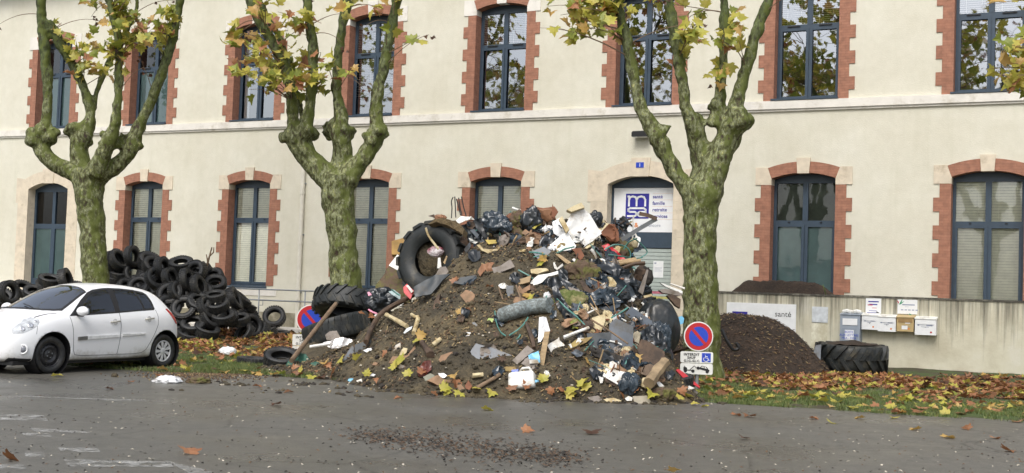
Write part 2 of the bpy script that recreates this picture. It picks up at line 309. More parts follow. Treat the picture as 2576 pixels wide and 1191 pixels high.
# ------------------------------------------------------------------ mesh helpers
class MB:
    def __init__(s): s.v = []; s.f = []; s.m = []
    def add(s, vs, fs, mi=0):
        o = len(s.v); s.v += [tuple(p) for p in vs]
        for f in fs: s.f.append(tuple(o + i for i in f)); s.m.append(mi)
    def box(s, c, d, R=None, mi=0):
        c = V(c); P = []
        for z in (-1, 1):
            for x, y in ((-1, -1), (1, -1), (1, 1), (-1, 1)):
                q = V((x * d[0] / 2, y * d[1] / 2, z * d[2] / 2)); P.append(c + (R @ q if R else q))
        s.add(P, [(3, 2, 1, 0), (4, 5, 6, 7), (0, 1, 5, 4), (1, 2, 6, 5), (2, 3, 7, 6), (3, 0, 4, 7)], mi)
    def bx(s, x0, x1, y0, y1, z0, z1, mi=0): s.box(((x0 + x1) / 2, (y0 + y1) / 2, (z0 + z1) / 2), (abs(x1 - x0), abs(y1 - y0), abs(z1 - z0)), None, mi)
    def prism(s, pts, y0, y1, mi=0):      # pts (x,z) outline, extruded along y
        n = len(pts)
        if sum(pts[i][0] * pts[(i + 1) % n][1] - pts[(i + 1) % n][0] * pts[i][1] for i in range(n)) < 0: pts = pts[::-1]
        P = [(x, y0, z) for x, z in pts] + [(x, y1, z) for x, z in pts]
        s.add(P, [tuple(range(n)), tuple(range(2 * n - 1, n - 1, -1))] + [(i, n + i, n + (i + 1) % n, (i + 1) % n) for i in range(n)], mi)
    def tube(s, pts, rs, seg=8, cap=True, mi=0, nz=0.):
        pts = [V(p) for p in pts]
        if not hasattr(rs, '__len__'): rs = [rs] * len(pts)
        up = V((.13, .21, .97)); P = []; n = len(pts)
        prev = None
        for i, p in enumerate(pts):
            d = (pts[min(i + 1, n - 1)] - pts[max(i - 1, 0)]).normalized()
            if prev is None:
                a = d.cross(up if abs(d.z) < .9 else V((1, 0, 0))).normalized()
            else:
                a = (prev - d * prev.dot(d)).normalized()
            prev = a
            b = d.cross(a)
            for k in range(seg):
                t = 2 * pi * k / seg; rr = rs[i]
                if nz: rr *= 1 + nz * noise.noise(p * 3.1 + V((cos(t), sin(t), 0)) * .8)
                P.append(p + a * (cos(t) * rr) + b * (sin(t) * rr))
        Fc = [(i * seg + k, i * seg + (k + 1) % seg, (i + 1) * seg + (k + 1) % seg, (i + 1) * seg + k) for i in range(n - 1) for k in range(seg)]
        if cap: Fc += [tuple(range(seg))[::-1], tuple((n - 1) * seg + k for k in range(seg))]
        s.add(P, Fc, mi)
    def revolve(s, prof, seg=40, R=None, c=(0, 0, 0), mi=0, closed=False):   # prof (r, h) about local Z
        c = V(c); n = len(prof); P = []
        for k in range(seg):
            t = 2 * pi * k / seg
            for r, h in prof:
                q = V((r * cos(t), r * sin(t), h)); P.append(c + (R @ q if R else q))
        Fc = []
        for k in range(seg):
            k2 = (k + 1) % seg
            for i in range(n if closed else n - 1):
                j = (i + 1) % n
                Fc.append((k * n + i, k2 * n + i, k2 * n + j, k * n + j))
        s.add(P, Fc, mi)
    def build(s, name, mats, parent=None, smooth=False, ang=None):
        me = bpy.data.meshes.new(name); me.from_pydata(s.v, [], s.f)
        mats = mats if isinstance(mats, (list, tuple)) else [mats]
        for mt in mats: me.materials.append(mt)
        if len(mats) > 1: me.polygons.foreach_set('material_index', s.m)
        bm = bmesh.new(); bm.from_mesh(me); bmesh.ops.recalc_face_normals(bm, faces=bm.faces)
        if smooth:
            for f in bm.faces: f.smooth = True
            if ang:
                for e in bm.edges:
                    if len(e.link_faces) == 2 and e.calc_face_angle(0) > ang: e.smooth = False
        bm.to_mesh(me); bm.free(); me.update()
        return link(name, me, parent)
def link(name, me, parent=None):
    o = bpy.data.objects.new(name, me); COL.objects.link(o)
    if parent: o.parent = parent
    return o
def tag(o, label=None, cat=None, group=None, kind=None):
    if label: o['label'] = label
    if cat: o['category'] = cat
    if group: o['group'] = group
    if kind: o['kind'] = kind
    return o
def empty(name, loc, label, cat, group=None, rz=0):
    o = bpy.data.objects.new(name, None); COL.objects.link(o); o.location = loc; o.rotation_euler = (0, 0, rz); o.empty_display_size = .2
    return tag(o, label, cat, group)
def flat(name, polys, mat_, parent, y=0., th=.004):
    b = MB()
    for p in polys: b.prism(p, y - th, y)
    return b.build(name, mat_, parent)
def text(name, body, size, mat_, parent, loc, rot=(pi / 2, 0, 0), align='LEFT', th=.002, bold=0., space=1.):
    cu = bpy.data.curves.new(name, 'FONT'); cu.body = body; cu.size = size; cu.align_x = align; cu.extrude = th; cu.offset = bold; cu.space_character = space; cu.resolution_u = 3
    o = bpy.data.objects.new('tmp', cu); COL.objects.link(o)
    dg = bpy.context.evaluated_depsgraph_get(); me = bpy.data.meshes.new_from_object(o.evaluated_get(dg))
    bpy.data.objects.remove(o); bpy.data.curves.remove(cu)
    me.materials.clear(); me.materials.append(mat_)
    q = link(name, me, parent); q.location = loc; q.rotation_euler = rot
    return q
def applied(o, name, parent=None):
    dg = bpy.context.evaluated_depsgraph_get(); me = bpy.data.meshes.new_from_object(o.evaluated_get(dg))
    mats = [s for s in o.data.materials]
    old = o.data; bpy.data.objects.remove(o); bpy.data.meshes.remove(old)
    return link(name, me, parent)

# ------------------------------------------------------------------ ground
gm = MB(); gm.add([(-500, -300, 0), (500, -300, 0), (500, 900, 0), (-500, 900, 0)], [(0, 1, 2, 3)])
tag(gm.build('ground', ASPH), kind='structure')
def edgeY(X):                                    # where the asphalt ends and the verge begins
    return float(np.interp(X, [-30, -12, -7.5, -5.8, -4.6, -2.5, 1.5, 3.2, 7.4, 14, 30], [31.5, 25.0, 22.2, 21.6, 21.9, 21.0, 20.2, 19.3, 17.8, 15.4, 9.5]))
def wallY(X, n=DW): return (n - NW.x * X) / NW.y
def vergeZ(X, Y):
    d = Y - edgeY(X) - .25 * noise.noise(V((X * .9, Y * .9, 3)))
    r = min(1, max(0, d / .5))
    wn = (X * NW.x + Y * NW.y)
    return -.03 + r * (.055 + .035 * fbm(V((X * 1.3, Y * 1.3, 0)), 4)) + .10 * min(1, max(0, (wn - 26) / 5.))
vm = MB(); nx, ny = 330, 90
for j in range(ny + 1):
    for i in range(nx + 1):
        X = -30 + 60 * i / nx; a = edgeY(X) - .4; b_ = wallY(X) - .02; t = (j / ny) ** 1.3; Y = a + (b_ - a) * t
        vm.v.append((X, Y, vergeZ(X, Y)))
for j in range(ny):
    for i in range(nx):
        a = j * (nx + 1) + i; vm.f.append((a, a + 1, a + nx + 2, a + nx + 1)); vm.m.append(0)
tag(vm.build('verge', VERGE, smooth=True), kind='structure')
# worn paint
mk = MB()
for x0, x1, y0, y1, sk in ((50, 122, 1086, 1096, 12), (70, 210, 1076, 1086, 20), (145, 245, 1124, 1136, 8), (160, 425, 1155, 1173, 14), (415, 520, 1158, 1190, 60), (-20, 110, 1040, 1056, 12), (60, 110, 1136, 1148, 5), (-60, 60, 1165, 1180, 8), (0, 330, 992, 997, 45)):
    p = [gnd(x0, y0, .004), gnd(x1, y0 + sk * .4, .004), gnd(x1 + sk, y1 + sk * .2, .004), gnd(x0 + sk, y1, .004)]
    mk.add(p, [(0, 1, 2, 3)])
tag(mk.build('road_marking', MARK), kind='structure')

# ------------------------------------------------------------------ the building
BLD = empty('barracks_building', NW * DW, 'long cream rendered building with brick window surrounds behind the rubbish heap', 'building', rz=-YAW)
S0, DS = -35.04, 4.572
HW = .85
ZC0, ZC1 = 6.71, 6.99            # string course
def arch_pts(s, zs, hw, rise, R_off=0., n=14, a0=None, a1=None):
    R = (hw * hw + rise * rise) / (2 * rise); cz = zs + rise - R; am = math.asin(hw / R)
    a0 = -am if a0 is None else a0; a1 = am if a1 is None else a1
    return [(s + (R + R_off) * sin(a0 + (a1 - a0) * k / n), cz + (R + R_off) * cos(a0 + (a1 - a0) * k / n)) for k in range(n + 1)], am
def opening(s, zb, zs, hw, rise):
    p, _ = arch_pts(s, zs, hw, rise)
    return [(s - hw, zb)] + p + [(s + hw, zb)]
OPEN = []
for i in range(-3, 10):
    s = S0 + DS * i
    OPEN.append(('up', i, s, 7.0, 10.13, HW, .15))
    if i in (0, 5): OPEN.append(('door', i, s, 1.0, 4.80, .98, .24))
    else: OPEN.append(('low', i, s, 1.54, 4.91, HW, .15))
SL, SR, ZT = S0 - DS * 3.6, S0 + DS * 9.6, 12.3
def holes_sheet(rect, loops, d, mb):
    bm = bmesh.new(); edges = []
    for lp in [rect] + loops:
        vs = [bm.verts.new((a, d, z)) for a, z in lp]
        edges += [bm.edges.new((vs[k], vs[(k + 1) % len(vs)])) for k in range(len(vs))]
    bmesh.ops.triangle_fill(bm, use_beauty=True, edges=edges)
    bm.verts.index_update(); mb.add([v.co[:] for v in bm.verts], [tuple(v.index for v in f.verts) for f in bm.faces]); bm.free()
wb = MB()
for r0, r1, kinds in ((-.3, ZC0, ('low', 'door')), (ZC0, ZT, ('up',))):
    holes_sheet([(SL, r0), (SR, r0), (SR, r1), (SL, r1)], [opening(*o[2:]) for o in OPEN if o[0] in kinds], 0., wb)
wb.bx(SL, SL + .3, .02, 9, -.3, ZT); wb.bx(SR - .3, SR, .02, 9, -.3, ZT); wb.bx(SL, SR, 9, 9.3, -.3, ZT)
wb.build('wall', STUCCO, BLD)
inb = MB(); inb.bx(SL + .3, SR - .3, 5.0, 5.2, -.3, ZT); inb.bx(SL + .3, SR - .3, .55, 5, ZC0 - .2, ZC0 + .1); inb.bx(SL + .3, SR - .3, .55, 5, .9, 1.0); inb.bx(SL + .3, SR - .3, .55, 5, ZT - .2, ZT)
for i in range(-3, 11): inb.bx(S0 + DS * (i - .5) - .06, S0 + DS * (i - .5) + .06, .36, 5, -.3, ZT)
inb.build('interior', ROOM, BLD)
cc = MB(); cc.prism([(SL - .05, ZC0 + .06), (SR + .05, ZC0 + .06), (SR + .05, ZC1), (SL - .05, ZC1)], -.09, -.002)
cc.prism([(SL - .05, ZC0), (SR + .05, ZC0), (SR + .05, ZC0 + .058), (SL - .05, ZC0 + .058)], -.05, -.002)
cc.build('string_course', WHITEST, BLD)
rf = MB(); rf.bx(SL - .5, SR + .5, -.6, 9.8, ZT, ZT + .25); rf.add([(SL - .5, -.6, ZT + .26), (SR + .5, -.6, ZT + .26), (SR + .5, 9.8, ZT + .26), (SL - .5, 9.8, ZT + .26), (SL + 3, 4.6, ZT + 3), (SR - 3, 4.6, ZT + 3)], [(0, 1, 5, 4), (2, 3, 4, 5), (1, 2, 5), (3, 0, 4)])
rf.build('roof', simple('roof_slate', (.10, .10, .11), .6), BLD)

def surround(kind, s, zb, zs, hw, rise):
    """brick jambs in alternating courses, brick arch, stone springers and keystone"""
    DP = .31
    stone = kind == 'door'
    q = MB()
    op = opening(s, zb, zs, hw, rise)
    for a, b in zip(op[:-1], op[1:]):             # reveals
        q.add([(a[0], -.02, a[1]), (b[0], -.02, b[1]), (b[0], DP + .1, b[1]), (a[0], DP + .1, a[1])], [(0, 1, 2, 3)])
    zi = zs - .17
    h = .352 if kind == 'low' else .341
    if not stone:
        k = 0; z = zi
        while z > zb + .05:
            z2 = max(z - h, zb); wd = .28 if k % 2 == 0 else .43
            for sg in (-1, 1):
                x0, x1 = s + sg * hw, s + sg * (hw + wd); q.prism([(x0, z2), (x1, z2), (x1, z), (x0, z)], -.022, -.001)
            z = z2; k += 1
        p1, am = arch_pts(s, zs, hw, rise)
        p2, _ = arch_pts(s, zs, hw, rise, .30)
        q.prism(p1 + p2[::-1], -.022, -.001)
        o = q.build('brick_surround', BRICK, BLD)
        imp = STONE if kind == 'low' else WHITEST
        for sg in (-1, 1):
            ib = MB(); e0 = p1[0] if sg < 0 else p1[-1]; e1 = p2[0] if sg < 0 else p2[-1]
            ib.prism([(s + sg * hw, zi), (s + sg * (hw + .43), zi), (s + sg * (hw + .43), zs + .30), (e1[0] + sg * .004, zs + .30), (e1[0] + sg * .002, e1[1]), (e0[0], e0[1])], -.026, .05)
            ib.bx(s + sg * (hw - .003), s + sg * (hw + .01), -.02, DP, zi, zs)
            ib.build('springer_stone', imp, o)
        kb = MB(); zc = zs + rise; kb.prism([(s - .155, zc - .02), (s + .155, zc - .02), (s + .185, zc + .395), (s - .185, zc + .395)], -.05, .2); kb.build('keystone', imp, o)
    else:
        p1, am = arch_pts(s, zs, hw, rise); p2, _ = arch_pts(s, zs, hw, rise, .42)
        n = len(p1)
        for k in range(0, n - 1, 2):               # voussoirs
            q.prism(p1[k:k + 3] + p2[k:k + 3][::-1], -.012 - .002 * (k % 4), -.001)
        z = zs
        for k in range(8):
            z2 = max(z - .5, zb)
            for sg in (-1, 1):
                wd = .52 if k else .62
                x0, x1 = s + sg * hw, s + sg * (hw + wd); zt = z - .006
                if k == 0:
                    e1 = p2[0] if sg < 0 else p2[-1]
                    q.prism([(x0, z2), (x1, z2), (x1, e1[1] + .05), (e1[0], e1[1]), (s + sg * hw, zs)], -.012, -.001)
                else: q.prism([(x0, z2), (x1, z2), (x1, zt), (x0, zt)], -.014, -.001)
            z = z2
            if z <= zb: break
        o = q.build('stone_surround', STONE, BLD)
        kb = MB(); zc = zs + rise; kb.prism([(s - .24, zc - .03), (s + .24, zc - .03), (s + .29, zc + .50), (s - .29, zc + .50)], -.035, .2); kb.build('keystone', STONE, o)
    return o
def fill_frame(b, s, zb, zs, hw, rise, ztop, d0=.31, d1=.385):
    p, _ = arch_pts(s, zs, hw - .002, rise - .002)
    b.prism([(s - hw + .002, ztop)] + p + [(s + hw - .002, ztop)], d0, d1)
def window(kind, i, s, zb, zs, hw, rise):
    b = MB(); d0, d1 = .31, .385
    gt = zs - .10; ztr = zs - 1.10 if kind == 'low' else zs - 1.03
    fill_frame(b, s, zb, zs, hw, rise, gt)
    for sg in (-1, 1): b.bx(s + sg * hw * .998, s + sg * (hw - .075), d0, d1, zb, gt)
    b.bx(s - .07, s + .07, d0 - .003, d1, ztr, gt)
    b.bx(s - hw + .075, s + hw - .075, d0 + .003, d1, ztr - .15, ztr)
    b.bx(s - .055, s + .055, d0 + .003, d1, zb + .12, ztr - .15)
    b.bx(s - hw + .075, s + hw - .075, d0 + .002, d1, zb, zb + .12)
    for sg in (-1, 1):                             # opening sashes, proud of the frame
        xa, xb = s + sg * .012, s + sg * (hw - .07)
        for x0, x1 in ((xa, xa + sg * .075), (xb - sg * .06, xb)): b.bx(x0, x1, d0 - .022, d0 - .004, zb + .07, ztr - .11)
        b.bx(xa + sg * .075, xb - sg * .06, d0 - .022, d0 - .004, ztr - .17, ztr - .11); b.bx(xa + sg * .075, xb - sg * .06, d0 - .022, d0 - .004, zb + .07, zb + .15)
        xm = s + sg * hw * .5
        b.bx(xm - .17, xm + .17, d0 - .03, d0 - .004, ztr - .055, ztr - .03, 1) if kind == 'up' else b.bx(xm - .03, xm + .03, d0 - .03, d0 - .004, ztr - .05, ztr - .035, 1)
    f = b.build('window', [FRAME, BLACK], BLD)
    g = MB()
    def sheet(x0, x1, y, z0, z1): g.add([(min(x0, x1), y, z0), (max(x0, x1), y, z0), (max(x0, x1), y, z1), (min(x0, x1), y, z1)], [(0, 1, 2, 3)])
    for sg in (-1, 1):
        sheet(s + sg * .06, s + sg * (hw - .07), d0 + .045, ztr - .02, gt + .02); sheet(s + sg * .05, s + sg * (hw - .07), d0 + .05, zb + .08, ztr - .13)
    g.build('pane', (GLASS2 if i in (0, 1) else GLASS) if kind == 'up' else (GLASS3 if i == 6 else GLASS2), f)
    def blind(z0, z1, sides=(-1, 1), mat_=BLIND, close=.9):
        bb = MB()
        for sg in sides:
            x0, x1 = s + sg * .05, s + sg * (hw - .05); z = z1
            while z > z0:
                xm = (x0 + x1) / 2; R = M.Rotation(rad(66) if close > .5 else rad(20), 3, 'X')
                bb.box((xm, d0 + .088, z), (abs(x1 - x0), .074 if close > .5 else .05, .002), R); z -= .071 if close > .5 else .055
            for xx in (.25, .75): bb.bx(x0 + (x1 - x0) * xx - .004, x0 + (x1 - x0) * xx + .004, d0 + .058, d0 + .061, z0, z1)
        bb.build('blind', mat_, f)
    def film(z0, z1):
        bb = MB()
        for sg in (-1, 1): bb.bx(s + sg * .05, s + sg * (hw - .05), d0 + .062, d0 + .066, z0, z1)
        bb.build('frosted_film', FROST, f)
    if kind == 'low':
        if i == 6:
            film(zb + .06, ztr - .1)
            bb = MB(); bb.bx(s - hw + .05, s + hw - .05, d0 + .075, d0 + .08, ztr - .05, gt + .03); bb.build('painted_reflection', simple('olive_reflection', (.075, .085, .065), .8, .4, 2.), f)  # added board, its colour painting the dark olive tree reflection of the panes
        else: blind(zb + .06, gt + .03)
    else:
        if i in (3, 4, 6, 7, 8): blind(ztr - .05, gt + .03, close=.4)
        if i == 3: blind(zb + .7, ztr - .1, close=.3)
        if i == 2: 
            bb = MB(); bb.bx(s - .72, s - .52, .42, .45, zb + .05, zs - .1); bb.build('curtain', WHITE, f)
        if i in (0, 1): film(zb + .06, ztr - .1)
    sb = MB()
    if kind == 'low':
        sb.bx(s - hw - .06, s + hw + .02, -.06, d0 + .02, zb - .055, zb - .002); sb.bx(s - hw + .003, s + hw - .003, d0 - .05, d0 - .002, zb, zb + .05)
        sb.build('sill', FRAME, f)
        wst = MB(); wst.bx(s - hw - .42, s + hw + .42, -.022, -.001, zb - .30, zb - .06); wst.build('sill_band', WHITEST, f)
    else:
        sb.bx(s - hw - .06, s + hw + .02, -.11, d0 + .02, zb + .001, zb + .045); sb.build('sill', FRAME, f)
for kind, i, s, zb, zs, hw, rise in OPEN:
    surround(kind, s, zb, zs, hw, rise)
    if kind != 'door': window(kind, i, s, zb, zs, hw, rise)
# glazed double door at the left bay
def door_left(s):
    zb, zs, hw, rise, d0, d1 = 1.0, 4.80, .98, .24, .31, .385
    b = MB(); gt = zs - .08; ztr = 3.55
    fill_frame(b, s, zb, zs, hw, rise, gt)
    for sg in (-1, 1): b.bx(s + sg * hw * .998, s + sg * (hw - .09), d0, d1, zb, gt)
    b.bx(s - .07, s + .07, d0 - .003, d1, ztr, gt); b.bx(s - hw + .09, s + hw - .09, d0 + .003, d1, ztr - .18, ztr)
    b.bx(s - .09, s + .09, d0 + .003, d1, zb, ztr - .18); b.bx(s - hw + .09, s + hw - .09, d0 + .001, d1, zb, zb + .55)
    f = b.build('door', FRAME, BLD); g = MB(); fl = MB()
    for sg in (-1, 1):
        x0, x1 = sorted((s + sg * .06, s + sg * (hw - .08))); g.add([(x0, d0 + .045, ztr - .02), (x1, d0 + .045, ztr - .02), (x1, d0 + .045, gt + .02), (x0, d0 + .045, gt + .02)], [(0, 1, 2, 3)]); g.add([(x0, d0 + .05, zb + .5), (x1, d0 + .05, zb + .5), (x1, d0 + .05, ztr - .15), (x0, d0 + .05, ztr - .15)], [(0, 1, 2, 3)])
        fl.bx(s + sg * .08, s + sg * (hw - .08), d0 + .062, d0 + .066, zb + .5, ztr - .15)
    g.build('pane', GLASS3, f); fl.build('frosted_film', FROST, f)
door_left(S0)
def door_sign(s):
    zb, zs, hw, rise, d0, d1 = 1.0, 4.80, .98, .24, .31, .385
    b = MB(); gt = 4.72
    fill_frame(b, s, zb, zs, hw, rise, gt)
    for sg in (-1, 1): b.bx(s + sg * hw * .998, s + sg * (hw - .06), d0, d1, zb, gt)
    b.bx(s - hw + .06, s + hw - .06, d0 + .002, d1, 3.02, 3.46)
    b.bx(s - hw + .06, s + hw - .06, d0 + .06, d1, 3.46, gt)
    b.bx(s - .52, s - .30, d0 + .002, d1, zb, 3.02)
    f = b.build('door', FRAME, BLD)
    st = MB(); st.bx(s - .338, s - .286, d0 - .03, d0 - .002, 1.9, 3.30); st.build('blue_strip', SBLUE, f)
    sh = MB(); z = 3.0
    while z > 1.9:
        sh.bx(s - .30, s + hw - .06, d0 + .03, d0 + .055, z - .098, z - .008); sh.bx(s - .30, s + hw - .06, d0 + .045, d0 + .058, z - .008, z); z -= .106
    sh.bx(s - hw + .06, s - .52, d0 + .03, d0 + .055, zb, 3.0)
    sh.build('slatted_shutter', SHUT, f)
    lo = MB()
    for k, mi in enumerate((0, 1, 0, 2, 0)): lo.bx(s - .30, s + hw - .06, d0 + .03, d0 + .05, 1.875 - .07 * (k + 1), 1.87 - .07 * k, mi)
    lo.bx(s - .30, s + hw - .06, d0 + .03, d0 + .05, zb, 1.52, 0)
    lo.build('striped_panel', [SHUT, simple('stripe_pink', (.42, .12, .16), .5), simple('stripe_yellow', (.48, .45, .15), .5)], f)
    P = empty('shop_sign', V((0, 0, 0)), 'white sign panel with navy msa square over the entrance door', 'sign')
    P.parent = None; P.matrix_world = BLD.matrix_basis @ M.Translation((s, d0 + .02, 4.085))
    pb = MB(); pb.bx(-.915, .915, 0, .03, -.63, .63); pb.build('panel', simple('sign_white', (.80, .81, .82), .3, .03), P)
    # navy square and its letters drawn as thick strokes
    q = MB(); q.prism([(-.55, -.24), (.15, -.24), (.15, .47), (-.55, .47)], -.006, -.001); lg = q.build('logo_square', NAVY, P)
    x0, z0, k = -.55, -.24, .70
    strokes = [[(.10, .90), (.14, .90), (.14, .52)], [(.14, .74), (.18, .87), (.30, .90), (.42, .87), (.47, .76), (.47, .52)], [(.47, .76), (.53, .87), (.66, .90), (.78, .87), (.84, .76), (.84, .52)],
               [(.50, .42), (.20, .42), (.12, .38), (.12, .31), (.20, .27), (.40, .27), (.47, .22), (.47, .15), (.40, .10), (.10, .10)],
               [(.52, .42), (.78, .42), (.87, .36), (.87, .10)], [(.87, .27), (.62, .27), (.54, .22), (.54, .15), (.62, .10), (.87, .10)]]
    lb = MB()
    for st_ in strokes:
        for a, b2 in zip(st_[:-1], st_[1:]):
            A = V((x0 + a[0] * k, 0, z0 + a[1] * k)); B = V((x0 + b2[0] * k, 0, z0 + b2[1] * k)); d = (B - A).normalized(); nrm = V((-d.z, 0, d.x)) * .027
            A2, B2 = A - d * .02, B + d * .02
            lb.prism([(q_.x, q_.z) for q_ in (A2 + nrm, B2 + nrm, B2 - nrm, A2 - nrm)], -.011, -.007)
    lb.build('logo_letters', simple('sign_white', (.8, .81, .82)), lg)
    for k2, wd in enumerate(('santé', 'famille', 'retraite', 'services')):
        text('lettering', wd, .142, NAVY, P, (.255, -.003, .335 - k2 * .184), bold=.002)
    rl = MB()
    for k2 in range(5): rl.bx(.25, .88, -.004, -.001, .472 - k2 * .184, .477 - k2 * .184)
    rl.build('ruled_lines', simple('rule_orange', (.7, .45, .32), .6), P)
    text('lettering', "L'essentiel", .128, GREYT, P, (-.905, -.003, -.47)); text('lettering', '&', .18, ORANGE, P, (-.27, -.003, -.485), bold=.004); text('lettering', 'plus encore', .128, GREYT, P, (-.09, -.003, -.47))
door_sign(S0 + DS * 5)
def wallthing(name, s, z, d, label, cat, group=None):
    e = empty(name, V((0, 0, 0)), label, cat, group); e.matrix_world = BLD.matrix_basis @ M.Translation((s, d, z)); return e
sD = S0 + DS * 5
e = wallthing('paper_notice', sD + .48, 2.42, .31 + .027, 'white paper notice taped to the slatted shutter of the entrance', 'notice')
b = MB(); b.bx(-.15, .15, 0, .002, -.23, .23); b.build('sheet', WHITE, e)
b = MB(); [b.bx(-.11, .11 - .05 * (k % 3 == 2), -.0015, -.0005, .05 - k * .03, .056 - k * .03) for k in range(5)]; b.bx(-.12, -.06, -.0015, -.0005, .15, .19); b.build('printed_lines', GREYT, e)
e = wallthing('door_sticker', sD + .10, 2.25, .31 + .026, 'small blue sticker reading TIREZ on the entrance shutter', 'sticker')
b = MB(); b.bx(-.19, .16, 0, .003, -.085, .085); b.build('sticker_sheet', BLUE, e); text('lettering', 'TIREZ', .125, WHITE, e, (-.175, -.002, -.05), bold=.003)
e = wallthing('house_number', sD - .02, 5.33, -.036, 'small blue house number plate 1 on the entrance keystone', 'number plate')
b = MB(); b.bx(-.115, .115, -.012, .0, -.075, .075); b.build('plate', BLUE, e); text('lettering', '1', .13, WHITE, e, (0, -.014, -.047), align='CENTER', bold=.003)
s_, z_ = onwall(1608, 341)
e = wallthing('wall_lamp', s_ + .12, z_, -.001, 'dark hooded lamp fixed to the wall above the entrance', 'lamp')
b = MB(); b.prism([(-.24, -.06), (.24, -.06), (.24, .05), (.2, .09), (-.2, .09), (-.24, .05)], -.30, 0); b.build('hood', BLACK, e)
b = MB(); b.bx(-.2, .2, -.28, -.03, -.085, -.062); b.build('diffuser', OFFW, e)
s_, z_ = onwall(1729, 573)
e = wallthing('wall_box', s_ - .03, 4.75, -.001, 'tiny white sensor box on the wall right of the entrance arch', 'sensor')
b = MB(); b.bx(-.05, .05, -.07, 0, -.09, .09); b.bx(-.03, .03, -.1, -.07, -.06, 0); b.build('housing', OFFW, e)
# drainpipe
s_, z_ = onwall(760, 600)
e = wallthing('drainpipe', s_, 0, -.09, 'cream drainpipe running down the wall beside the second tree', 'drainpipe')
b = MB(); b.tube([(0, 0, .25), (0, 0, 3.2), (0, 0, 5.5)], .07, 12); b.build('pipe', simple('cream_pipe', (.66, .63, .54), .5, .08), e, True, .7)
b = MB(); [b.tube([(0, 0, z - .05), (0, 0, z + .05)], .086, 12) for z in (1.2, 3.0, 4.6)]; b.build('collar', simple('cream_pipe', (.6, .57, .47)), e, True, .7)
b = MB(); [b.bx(-.085, .085, .0, .085, z - .02, z + .02) for z in (1.4, 3.25, 4.9)]; b.build('bracket', GALV, e)
# plinth ledge and handrail of the ramp
b = MB(); b.bx(SL, S0 + DS * 3.9, -1.25, -.002, -.3, .27); lo = b.build('kerb_ledge', WHITEST); lo.matrix_world = BLD.matrix_basis; b = MB(); b.bx(SL, S0 + DS * 3.9, -.13, -.004, .272, .72); b.build('stone_course', simple('grey_stone_course', (.36, .33, .25), .9, .3, 3., dirt=(.2, .18, .12)), lo); tag(lo, 'pale stone ledge along the foot of the facade behind the tyre heap', 'ledge')
e = empty('handrail', V((0, 0, 0)), 'grey tubular handrail in front of the facade behind the second sign', 'handrail'); e.matrix_world = BLD.matrix_basis
nR = DW - 1.15
pts = [onwall(x, y, nR) for x, y in ((500, 733), (655, 731), (800, 729), (960, 727))]
zr = sum(p[1] for p in pts) / 4
for zz in (zr, zr - .34):
    b = MB(); b.tube([(p[0], -1.15, zz) for p in pts], .024, 8); b.build('rail', GALV, e, True)
for x in (539, 651, 767):
    s_, z_ = onwall(x, 760, nR); b = MB(); b.tube([(s_, -1.15, .2), (s_, -1.15, zr)], .022, 8); b.build('post', GALV, e, True)
b = MB(); s_, _ = onwall(651, 760, nR); b.tube([(s_ + .02, -1.15, zr - .34), (s_ + .16, -1.15, zr - .36), (s_ + .16, -1.15, zr - .5), (s_, -1.15, zr - .5)], .014, 6); b.build('bracket', GALV, e, True)

# ------------------------------------------------------------------ retaining wall with letter boxes
NLW = 31.2
LW = empty('retaining_wall', NW * NLW, 'low stained concrete wall carrying letter boxes at the right', 'wall', rz=-YAW)
sl0 = onwall(1760, 745, NLW)[0]
b = MB(); b.bx(sl0, 30, 0, .22, -.3, 1.80); b.build('wall_body', LOWW, LW)
b = MB(); b.bx(sl0 - .02, 30, -.025, .24, 1.803, 1.85); b.build('top_edge_strip', simple('stained_top_edge', (.20, .19, .15), .9, .4, 6., dirt=(.06, .055, .045), dirtamt=.45), LW)  # added strip standing in for the wall's black-stained top edge
b = MB(); b.bx(sl0, 30, .225, 1.27, .9, 1.0); b.build('ramp_slab', simple('ramp_concrete', (.3, .29, .26)), LW)
def lw(name, x0, x1, y0, y1, dep, label, cat, group=None):
    s0_, z1_ = onwall(x0, y0, NLW - dep); s1_, z0_ = onwall(x1, y1, NLW - dep)
    e = empty(name, V((0, 0, 0)), label, cat, group); e.matrix_world = LW.matrix_basis @ M.Translation(((s0_ + s1_) / 2, -.001, (z0_ + z1_) / 2))
    return e, (s1_ - s0_) / 2, (z1_ - z0_) / 2
def lines(e, hw, rows, d, mat_=GREYT):
    b = MB()
    for x0, x1, z, t in rows: b.bx(x0, x1, d - .0015, d - .0003, z - t, z + t)
    b.build('printed_lines', mat_, e)
e, hw, hh = lw('wall_panel', 1829, 2002, 760, 812, .02, 'long white board reading santé on the low wall behind the mulch heap', 'board')
b = MB(); b.bx(-hw, hw, -.03, 0, -hh - .25, hh); b.build('board', WHITE, e); text('lettering', 'santé', .2, BLACK, e, (.36, -.032, -.09)); b = MB(); b.bx(-hw + .15, -.35, -.034, -.031, -.45, .0); b.build('navy_block', NAVY, e)
e, hw, hh = lw('wall_panel', 2043, 2082, 771, 812, .02, 'small blank pale panel on the low wall left of the letter boxes', 'panel')
b = MB(); b.bx(-hw, hw, -.02, 0, -hh, hh); b.build('board', simple('pale_panel', (.55, .58, .60), .5), e)
b = MB(); b.bx(-hw - .01, hw - .01, -.004, 0, -hh - .62, -hh - .02); b.build('paint_patch', simple('pale_patch', (.66, .64, .52), .8, .1, 3., dirt=(.5, .46, .33)), e)
